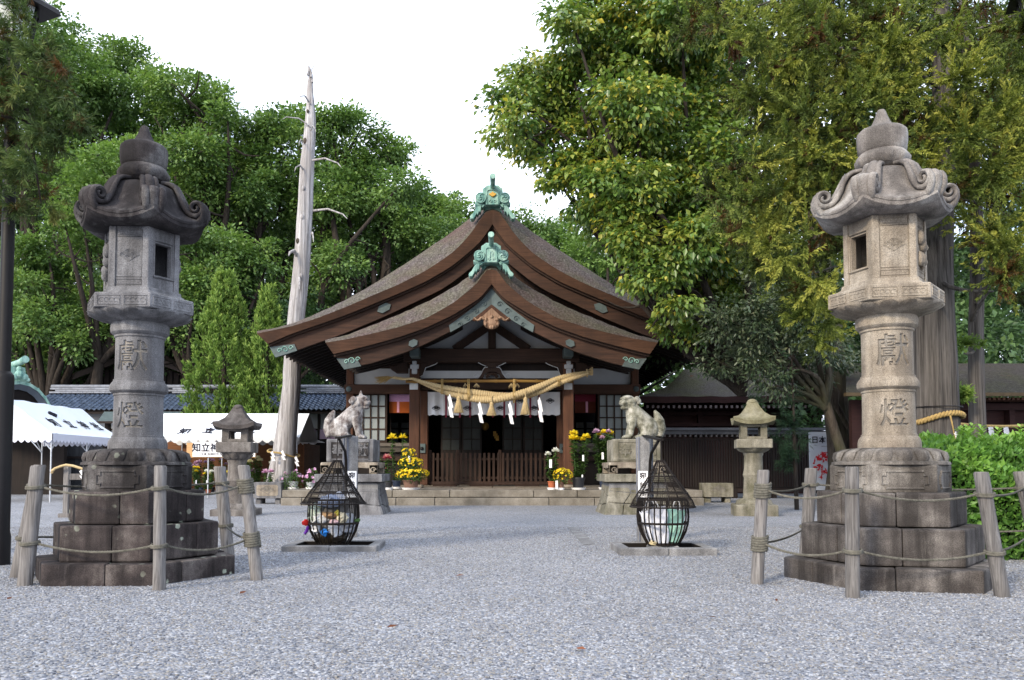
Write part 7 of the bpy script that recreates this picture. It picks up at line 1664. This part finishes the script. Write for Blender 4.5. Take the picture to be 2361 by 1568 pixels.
crumple('brown_wrapper', 'brown wrapping crumpled behind the white bag in the right basket', 'wrapping', (brc.x + .0, brc.y + .06, .36), .09, (.2, .12, .07), 41, (1, .8, .8)); crumple('paper_wad', 'small cream scraps at the bottom of the right basket', 'paper', (brc.x - .1, brc.y - .09, .1), .05, (.5, .42, .25), 42, (1.6, .8, .5))

# ------------------------------------------------------------------ great straw rope over the entrance
YS = 21.35
sm_ = thing('straw_rope', 'huge twisted rice straw rope slung from a bamboo pole above the shrine entrance', 'rope', (0, YS, 3))
cl = [(905, 870, 3.6), (930, 874, 4.2), (951, 873, 5.5), (985, 886, 8), (1020, 898, 10.5), (1070, 909, 13.5), (1110, 915, 15.5), (1142, 917, 16.5), (1180, 914, 16), (1215, 907, 15), (1249, 895, 13.5), (1285, 879, 11.5), (1320, 868, 9.5), (1345, 862, 8.3), (1356, 859.5, 8)]
us = np.linspace(0, 1, len(cl)); NN = 420; uu = np.linspace(0, 1, NN); X_ = np.interp(uu, us, [c[0] for c in cl]); Y_ = np.interp(uu, us, [c[1] for c in cl]); R_ = np.interp(uu, us, [c[2] for c in cl])
for A in (X_, Y_, R_):
    for _ in range(30): A[1:-1] = .25 * A[:-2] + .5 * A[1:-1] + .25 * A[2:]
S = 1 / ppm(YS, 3)
for s in range(2):
    q = MB(); pts = []; rad = []
    for i in range(NN):
        ph = s * math.pi + 2.1 + uu[i] * 2 * math.pi * 1.15; c = at(X_[i], Y_[i], YS); o = R_[i] * S * .56
        pts.append(c + Vector((0, -o * math.cos(ph), o * math.sin(ph) * .9))); rad.append(R_[i] * S * .55 * (1 + .085 * math.sin(i * 2 * math.pi / 4.6)))
    q.tube(pts, rad, 14); ob('strand', q, m_straw, sm_, True, smooth=75)
q = MB(); rd = random.Random(3); c = at(1357, 859, YS)
for i in range(70):
    a = rd.uniform(0, 6.28); r = rd.random() ** .5 * 8 * S; e = at(1366, 857 - 1, YS) + Vector((0, r * 1.15 * math.cos(a), r * 1.25 * math.sin(a))); q.tube([c + Vector((-.02, r * .6 * math.cos(a), r * .7 * math.sin(a))), e], .011, 4)
q.tube([at(1353, 860, YS) + Vector((0, 8.6 * S * math.cos(a), 8.6 * S * math.sin(a))) for a in np.linspace(0, 6.283, 18)], .02, 5, False); ob('cut_end', q, m_straw, sm_, True)
q = MB(); c = at(905, 870, YS)
for i in range(70): 
    e = at(872 + rd.uniform(-10, 14), 876 + rd.uniform(-7, 9), YS) + Vector((0, rd.uniform(-.1, .1), 0)); q.tube([c, c.lerp(e, .5) + Vector((0, 0, .02)), e], [.012, .009, .003], 4)
ob('frayed_end', q, m_strawdk, sm_, True)
bp = thing('bamboo_pole', 'reddish bamboo pole carrying the straw rope between the porch pillars', 'pole', (0, 21.55, 3.1)); q = MB(); pts = []; rad = []
for i in range(75): 
    x = 935 + i * 5.2; pts.append(at(x, 880 - 1.4 * math.sin(i / 74 * math.pi), 21.55)); rad.append((3.4 + (1.0 if i % 9 == 4 else 0)) / ppm(21.55, 3))
q.tube(pts, rad, 10); ob('culm', q, wood('bamboo', (.2, .085, .02), (.38, .19, .05), 'x', .5, .4, .1, (.22, .2, .05)), bp, True, smooth=60)
for x in (1019, 1080, 1185, 1288):
    q = MB(); i = int(np.argmin(abs(X_ - x))); yb_ = Y_[i] + R_[i] * .95; yt = 876
    for d in (-1.6, 1.6): q.tube([at(x + d, yt, 21.5), at(x + d, yt - 2, 21.4), at(x + d, (yt + Y_[i]) / 2, YS - R_[i] * S * .75), at(x + d, Y_[i], YS - R_[i] * S * 1.12), at(x + d, yb_ + 1, YS - .05), at(x + d, yb_ - 1, YS + .1), at(x + d, yt, 21.6)], .014, 5)
    ob('tie', q, m_strawdk, sm_, True)
for x in (1072, 1098, 1178, 1192):
    q = MB(); c = at(x, 884, 21.45)
    for i in range(14): q.tube([c, c + Vector((rd.uniform(-.09, .09), rd.uniform(-.05, .05), -rd.uniform(.06, .13)))], [.008, .003], 4)
    ob('knot_end', q, m_straw, sm_, True)
for x, y0, y1 in ((1057, 918, 953), (1133, 932, 959), (1211, 921, 957)):
    q = MB(); c = at(x, y0 + 4, YS - .2); zb = zz(y1, YS - .2)
    q.lathe([(.03, .10), (.055, .06), (.05, .0), (.045, -.04)], 10, c)
    q.tube([c + Vector((0, 0, .1)), c + Vector((0, 0, .28))], .014, 5)
    for i in range(60): a = i * 2.4; r = .13 * math.sqrt(i / 60); q.tube([c + Vector((r * .3 * math.cos(a), r * .3 * math.sin(a), -.01)), Vector((c.x + r * math.cos(a), c.y + r * math.sin(a), zb + rd.uniform(0, .03)))], [.014, .008], 4)
    tag(ob('straw_tassel', q, m_straw, sm_, True))
for i, (x, y0, y1) in enumerate(((1036, 909, 967), (1105, 926, 979), (1175, 926, 982), (1243, 916, 978))): shide(sm_, at(x, y0, YS - .24), 10.5 / ppm(YS, 2.7), (y1 - y0) / ppm(YS, 2.7), m_paperw, i)

# ------------------------------------------------------------------ chrysanthemums in pots
m_petal = {}
def petal(name, cols): 
    if name not in m_petal: m_petal[name] = leafmat(name + '_petals', cols, .2, .6, .2)
    return m_petal[name]
PY = ('yellow', [(.42, .25, .01), (.75, .55, .02), (.85, .72, .05)]); PW = ('white', [(.55, .56, .5), (.8, .8, .78), (.85, .85, .85)]); PP = ('mauve', [(.3, .14, .3), (.5, .3, .5), (.7, .52, .7)]); PR = ('crimson', [(.3, .02, .05), (.55, .1, .16), (.75, .45, .4)]); PS = ('pink', [(.45, .2, .42), (.66, .38, .62), (.78, .58, .75)]); PC = ('cream', [(.42, .38, .2), (.6, .56, .36), (.72, .7, .52)])
m_kleaf = leafmat('chrysanthemum_leaves', [(.02, .045, .014), (.04, .085, .02), (.075, .14, .03), (.11, .19, .045)], .2)
def bloom_arrays(c, r, rg, kind='ball'):
    n = 90 if r > .05 else 40; u = unit(rg, n); u[:, 2] = np.abs(u[:, 2]) * 1.0 - (.25 if kind == 'ball' else .0); u /= np.linalg.norm(u, axis=1, keepdims=True)
    if kind == 'spider': u[:, 2] = np.where(rg.random(n) < .6, u[:, 2] * .3 + .05, u[:, 2]); 
    P = np.array(c) + u * r * .25; D = u + np.array([0, 0, .25 if kind == 'ball' else -.2]); Nn = np.array([0, 0, 1]) * .8 + rg.normal(size=(n, 3)) * .5
    return P, D, Nn, np.full(n, r * .95) * rg.uniform(.75, 1.1, n), np.full(n, r * (.42 if kind == 'ball' else .2)), np.clip(.45 + .5 * u[:, 2] + rg.normal(size=n) * .15, 0, 1)
def kiku(label, x, ybase, Y, zb, potc, pw, ph, blooms, seed, group, saucer=True, foliage_w=14, tags=(), kind='ball', stems=True, fol_top=None):
    c = Vector((xx(x, ybase, Y), Y, zb)); S = 1 / ppm(Y, 1); rg = np.random.default_rng(seed); t = thing('chrysanthemum_pot', label, 'potted flowers', c, 0, group); o0 = np.array(c)
    r0 = pw / 2 * S; h = ph * S; q = MB(); z0 = .035 if saucer else 0
    q.lathe([(r0 * .78, z0), (r0 * .97, z0 + h * .86), (r0 * 1.05, z0 + h * .87), (r0 * 1.05, z0 + h), (r0 * .9, z0 + h), (r0 * .86, z0 + h * .8), (.005, z0 + h * .8)], 22); ob('pot', q, potc, t, smooth=40)
    if saucer: q = MB(); q.lathe([(.01, 0), (r0 * 1.0, 0), (r0 * 1.18, .05), (r0 * 1.12, .05), (r0 * .95, .012), (.01, .012)], 22); ob('saucer', q, m_paperw, t, smooth=40)
    P, D, Nn, V, Ls = [], [], [], [], []
    for (bx, by, br, col) in blooms:
        bp_ = at(bx, by, Y + rg.uniform(-.1, .1)); b = np.array(bp_) - o0
        if stems:
            q = MB(); pts = [Vector((b[0] * .35, b[1] * .3, z0 + h * .8)), Vector((b[0] * .85, b[1], b[2] * .5)), Vector(b)]; q.tube(pts, .009, 5); ob('stem', q, m_kleaf2, t)
            zz0 = z0 + h * .9; m = int(14 + 46 * (b[2] - zz0)); 
            for i in range(max(10, m) * 2):
                f = rg.random() ** .9; cz = zz0 + (b[2] - .05 - zz0) * f; a = rg.uniform(0, 6.28); bx0 = b[0] * min(1, .35 + f)
                P.append((bx0, b[1] * min(1, .3 + f), cz)); D.append((math.cos(a), math.sin(a), rg.uniform(-.35, .3))); Nn.append((rg.normal() * .4, rg.normal() * .4, 1)); V.append(rg.uniform(.1, .9)); Ls.append(rg.uniform(.5, 1) * foliage_w * S)
        a_ = bloom_arrays(b, br * S, rg, kind); link('bloom', leaf_mesh('bloom', *a_, petal(*col)), t)
    if P: Ls = np.array(Ls); link('leaves', leaf_mesh('leaves', P, np.array(D), np.array(Nn), Ls, Ls * .55, V, m_kleaf), t)
    for (lx, ly, lw, lh) in tags:
        p = at(lx, ly, Y - .12) - c; q = MB(); q.box(p, (lw * S, .004, lh * S)); q.xf(Matrix.Identity(4)); ob('paper_label', q, m_paperw, t)
    return t
m_kleaf2 = plain('green_stem', (.05, .1, .03), .2, 9, .7, .2, bump=0)
pot_n, pot_b, pot_t, pot_br, pot_w, pot_g = plain('navy_pot', (.02, .03, .06), .1, 5, .4, .4, bump=0), plain('black_pot', (.022, .023, .028), .1, 5, .45, .4, bump=0), plain('terracotta_pot', (.4, .12, .055), .15, 7, .85, .2), plain('brown_pot', (.17, .10, .075), .12, 7, .8, .2), plain('pale_grey_pot', (.4, .42, .45), .1, 5, .7, .2), plain('green_pot', (.05, .22, .17), .1, 5, .5, .4, bump=0)
GF = 'chrysanthemum pots at the shrine entrance'; YK = 19.5; ZK = PZ
kiku('pot with two spidery golden chrysanthemums on tall stems left of the entrance', 914, 1129, 20.3, ZK, pot_n, 21, 16, [(904, 1010, 11.5, PY), (929, 1009, 10.5, PY)], 1, GF, foliage_w=11, kind='spider')
kiku('dark pot with one crimson and pink chrysanthemum left of the entrance', 895, 1131, YK, ZK, pot_b, 20, 15, [(893, 1056, 9.5, PR), (889, 1080, 2, PR)], 2, GF, foliage_w=13)
def mound(label, x, ybase, Y, zb, potc, pw, ph, tiers, seed, group, col, nfl, fr, tags=(), leafy=1.0):
    """spray chrysanthemum or bushy plant: mounds of many small blossoms over leaves"""
    t = kiku(label, x, ybase, Y, zb, potc, pw, ph, [], seed, group, tags=tags); rg = np.random.default_rng(seed + 50); c = np.array(t.location); S = 1 / ppm(Y, 1)
    Pl, Dl, Nl, Vl = [], [], [], []; Pf, Df, Nf, Lf, Wf, Vf = [], [], [], [], [], []
    for (tx, ty, rx_, rz_) in tiers:
        ctr = np.array(at(tx, ty, Y)) - c; rx2, rz2 = rx_ * S, rz_ * S; m = int(420 * (rx_ / 25) ** 2 * leafy); u = unit(rg, m)
        Pl.append(ctr + u * np.array([rx2, rx2, rz2]) * rg.uniform(.3, .96, (m, 1)) + np.array([0, 0, -.25 * rz2])); Dl.append(u + rg.normal(size=(m, 3)) * .4); Nl.append(u + np.array([0, 0, .8])); Vl.append(rg.uniform(.1, .9, m))
        k = int(nfl * (rx_ / 25) ** 2); u = unit(rg, k); u[:, 2] = np.where(u[:, 2] < -.35, -u[:, 2], u[:, 2])
        for d in u:
            p = ctr + d * np.array([rx2, rx2, rz2]) * rg.uniform(.94, 1.05); n = 10; r = fr * S * rg.uniform(.75, 1.15); a = np.arange(n) * 2.4; e1 = np.cross(d, [0, 0, 1.0]); e1 = e1 / (np.linalg.norm(e1) + 1e-6); e2 = np.cross(d, e1); tilt = rg.uniform(.1, .9, n)
            Pf.append(np.tile(p, (n, 1))); Df.append(e1 * np.cos(a)[:, None] + e2 * np.sin(a)[:, None] + d * tilt[:, None]); Nf.append(np.tile(d, (n, 1))); Lf.append(np.full(n, r)); Wf.append(np.full(n, r * .7)); Vf.append(np.clip(.5 + .3 * rg.normal(size=n) + .2 * d[2], 0, 1))
    s = len(np.concatenate(Pl)); link('leaves', leaf_mesh('leaves', np.concatenate(Pl), np.concatenate(Dl), np.concatenate(Nl), .055 * rg.uniform(.6, 1.2, s), .03, np.concatenate(Vl), m_kleaf), t)
    tag(link('blossoms', leaf_mesh('blossoms', np.concatenate(Pf), np.concatenate(Df), np.concatenate(Nf), np.concatenate(Lf), np.concatenate(Wf), np.concatenate(Vf), petal(*col)), t), kind='stuff'); return t
mound('wide brown pot with a three tiered yellow chrysanthemum left of the entrance', 947, 1132, YK, ZK, pot_br, 38, 19, [(943, 1045, 18, 11), (947, 1068, 29, 13), (951, 1094, 38, 15)], 3, GF, PY, 62, 3.6, [(943, 1058, 4.5, 15)])
kiku('pot with a white and a pale yellow bloom beside the left pedestal', 868, 1131, 19.9, ZK, pot_b, 20, 16, [(864, 1043, 6.5, PW), (866, 1055, 8, PC), (869, 1052, 5, PY)], 4, GF)
kiku('terracotta pot with two white chrysanthemums right of the fence', 1272, 1131, YK, ZK, pot_t, 19, 16, [(1263, 1048, 7.5, PW), (1281, 1040, 8.5, PW)], 5, GF, foliage_w=13, tags=[(1269, 1069, 6, 19)])
mound('small pot with a round dome of yellow blossoms right of the entrance', 1293, 1131, 19.35, ZK, pot_br, 14, 14, [(1297, 1097, 21.5, 17)], 6, GF, PY, 150, 3.3, [(1283, 1118, 5.5, 20)])
kiku('big black pot with tall yellow chrysanthemums right of the entrance', 1333, 1130, YK, ZK, pot_b, 30, 25, [(1322, 1001, 10, PY), (1323, 1013, 12.5, PY), (1351, 1009, 10, PY), (1343, 1015, 8, PY)], 7, GF, foliage_w=14, tags=[(1344, 1056, 4, 14), (1342, 1098, 3, 7)])
kiku('navy pot with mauve and yellow chrysanthemums beside the right pedestal', 1391, 1129, 19.8, ZK, pot_n, 20, 20, [(1374, 997, 9, PP), (1380, 1004, 8, PY), (1392, 998, 8.5, PY), (1406, 1000, 9, PY), (1389, 1011, 8, PS), (1402, 996, 7, PP)], 8, GF, foliage_w=15, tags=[(1389, 1051, 5, 16)])
mound('pale pot of loose pink daisies beside the stone trough', 676, 1136, 20.0, ZK, pot_w, 22, 14, [(672, 1108, 24, 22), (684, 1094, 12, 12)], 9, GF, PS, 16, 4.2, leafy=1.2)
mound('pot of dense pink daisies just left of the left pedestal', 716, 1136, 20.0, ZK, pot_w, 20, 13, [(715, 1106, 17, 22), (722, 1088, 10, 9)], 10, GF, PS, 34, 4.6, leafy=1.2)
GT = 'chrysanthemum pots under the long tent'
tent = [('green pot with a yellow chrysanthemum trio at the front of the tent', 455, 27.4, pot_g, [(449, 1078, 4.5, PY), (456, 1079, 5, PY), (452, 1087, 5, PY)]), ('brown pot with two white chrysanthemums under the tent beside the yellow trio', 480, 27.4, pot_t, [(476, 1087, 5.5, PW), (487, 1088, 5.5, PW), (471, 1093, 4, PY), (484, 1094, 5, PC)]), ('blue pot with dim mauve chrysanthemums in the back row under the sign', 462, 29.4, pot_n, [(453, 1068, 6, PP), (460, 1066, 6, PP), (455, 1075, 6.5, PP), (446, 1074, 5, PP)]), ('pot with shaded mauve chrysanthemums behind the sign pole', 488, 30.0, pot_b, [(483, 1058, 5, PP), (490, 1062, 5, PS), (474, 1066, 5, PP)]), ('pot with dark mauve chrysanthemums half hidden by the small lantern', 512, 30.0, pot_b, [(509, 1059, 5, PP), (520, 1070, 4, PP)]), ('pot with yellow blooms just behind the small lantern shaft', 524, 27.6, pot_t, [(521, 1090, 5, PY), (529, 1084, 4, PY)]), ('pot with cream chrysanthemums right of the small lantern', 580, 29.4, pot_b, [(577, 1065, 7, PC), (570, 1060, 4, PC)]), ('pot with two cream and yellow chrysanthemums in the back row at right', 598, 29.7, pot_b, [(594, 1057, 6.5, PC), (599, 1062, 7, PC), (588, 1056, 4, PY)]), ('pot with a large pale pink chrysanthemum right under the tent', 611, 27.5, pot_b, [(611, 1089, 8, PS)]), ('pot with a pink bloom beside the dead trunk', 624, 27.3, pot_n, [(625, 1088, 7, PS), (622, 1096, 3, PS)]), ('pot with yellow and white blooms before the dead trunk', 630, 29.2, pot_b, [(628, 1058, 5.5, PY), (625, 1068, 5.5, PW), (627, 1077, 4, PW)]), ('pot with low purple chrysanthemums in the shade right of the small lantern', 588, 30.4, pot_b, [(584, 1085, 6, PP), (592, 1088, 6, PP)])]
for i, (lb, x, Y, pc, bl2) in enumerate(tent): kiku(lb, x, 1145, Y, 0, pc, 13, 11, bl2, 20 + i, GT, saucer=False, foliage_w=9, tags=[(x - 3, 1112, 3, 10)] if i in (0, 1) else ())

# ------------------------------------------------------------------ poster, lamp posts, small rope barrier
ps2 = thing('poster_board', 'white poster board with black lettering and a red paper cut disc beside the tree', 'poster', (at(1905, 1130, 21).x, 21, 0)); ob('board', wbox(MB(), 1866, 996, 1938, 1130, 21, .04), plain('pale_poster', (.5, .54, .62), .04, 3, .6, .2, bump=0), ps2, True)
for x in (1872, 1932): ob('leg', wbox(MB(), x, 1000, x + 4, 1157, 21.05, .04), m_steel, ps2, True)
v = at(1869.5, 1015, 20.985); me = text_mesh('日本のたから', .19, .001, .004, 'LEFT'); me.materials.append(m_ink); link('lettering', me, ps2, v - ps2.location, (R(90), 0, 0))
v = at(1893, 1029, 20.985); me = text_mesh('NIPPON NO TAKARA', .03, .001, 0, 'LEFT'); me.materials.append(m_ink); link('small_lettering', me, ps2, v - ps2.location, (R(90), 0, 0))
red = plain('poster_red', (.5, .02, .03), .05, 3, .6, .2, bump=0); cx, cz, RR = at(1911, 1074, 20.98).x, at(1911, 1074, 20.98).z, 37 / ppm(21, .9); rd = random.Random(17)
for i in range(84):
    a, r = rd.uniform(0, 6.28), RR * rd.random() ** .5 * .95; x, z = cx + r * math.cos(a), cz + r * math.sin(a); s = RR * rd.uniform(.07, .17); b = rd.uniform(0, 6.28); q = MB(); kind = i % 4
    if kind == 0: pts = [(s * math.cos(j * .9) * (1 if j % 2 else .6), s * math.sin(j * .9) * (1 if j % 2 else .6)) for j in range(7)]
    elif kind == 1: pts = [(-s * 1.4, 0), (0, s * .3), (s * 1.4, 0), (0, -s * .3)]
    elif kind == 2: pts = [(s * .8 * math.cos(j * .785), s * .6 * math.sin(j * .785)) for j in range(8)]
    else: pts = [(-s * 1.2, -s * .2), (-s * .3, s * .35), (s * 1.1, s * .5), (s * .2, s * .1), (s * .9, -s * .5), (-s * .1, -s * .1)]
    pts = [(u * math.cos(b) - w_ * math.sin(b), u * math.sin(b) + w_ * math.cos(b)) for u, w_ in pts]
    q.prism(pts, (x, 20.996 - .001 * i / 84, z), (1, 0, 0), (0, 0, 1), (0, .003, 0)); ob('red_motif', q, red, ps2, True)
def lamp_post(label, x, Y, zl, ztop, r0, r1, zr):
    t = thing('lamp_post', label, 'lamp post', (x, Y, 0), 0, 'tall dark lamp posts'); q = MB()
    q.lathe([(r0 * 1.12, 0), (r0 * 1.12, .25), (r0, .3), (r0, zl), (r0 * .96, zl + .03), (r1, zl + .06), (r1, ztop)], 18); ob('pole', q, m_pole, t, smooth=40)
    q = MB(); q.lathe([(.06, ztop), (.15, ztop + .04), (.15, ztop + .06)], 6); q.lathe([(.15, ztop + .40), (.38, ztop + .40), (.36, ztop + .45), (.06, ztop + .62), (.02, ztop + .68)], 4, rot=R(20)); ob('lamp_roof', q, m_pole, t)
    q = MB(); q.lathe([(.13, ztop + .06), (.2, ztop + .4)], 6); ob('lamp_shade', q, plain('milk_glass', (.55, .6, .6), .05, 3, .3, .4, bump=0), t)
    for k in range(6):
        a = k * math.pi / 3; q = MB(); q.bar((.135 * math.cos(a), .135 * math.sin(a), ztop + .05), (.208 * math.cos(a), .208 * math.sin(a), ztop + .41), .025, .025); ob('lamp_bar', q, m_pole, t)
    return t
p_ = at(-4, 1300, 7.3); lamp_post('tall black lamp post cut by the left edge with its lantern head among cedar branches', p_.x, 7.3, zz(872, 7.3), zz(118, 7.3), 22 / ppm(7.3, .8), 14 / ppm(7.3, 2.5), 0)
p_ = at(2385, 1000, 8.4); lamp_post('tall black lamp post whose lantern eave shows at the upper right corner', p_.x + .19, 8.4, 1.7, zz(78, 8.4), .08, .05, 0)
st = thing('rope_barrier', 'low grey wooden barrier with a straw rope beside the left lantern', 'barrier', (at(150, 1190, 14.4).x, 14.4, 0))
ob('post', wbox(MB(), 145, 1072, 157, 1186, 14.4, .09), m_wood_grey, st, True, bevel=.006); ob('rail', wbox(MB(), 157.5, 1092, 230, 1106, 14.42, .05), m_wood_grey, st, True); ob('foot', wbox(MB(), 133, 1184, 200, 1196, 14.33, .22), m_wood_grey, st, True)
q = MB(); q.tube([at(120, 1086, 14.3), at(127, 1080, 14.3), at(140, 1075, 14.3), at(152, 1072, 14.3), at(168, 1074, 14.3), at(190, 1081, 14.3), at(225, 1084, 14.3)], [.03, .022, .022, .023, .023, .023, .022], 8)
for i in range(16): q.tube([at(123, 1083, 14.3), at(118 + rd.uniform(-3, 4), 1089 + rd.uniform(-3, 4), 14.3)], [.01, .004], 4)
ob('rope', q, m_straw, st, True, smooth=60); shide(st, at(187, 1083, 14.25), .07, .2, m_paperw, 2)
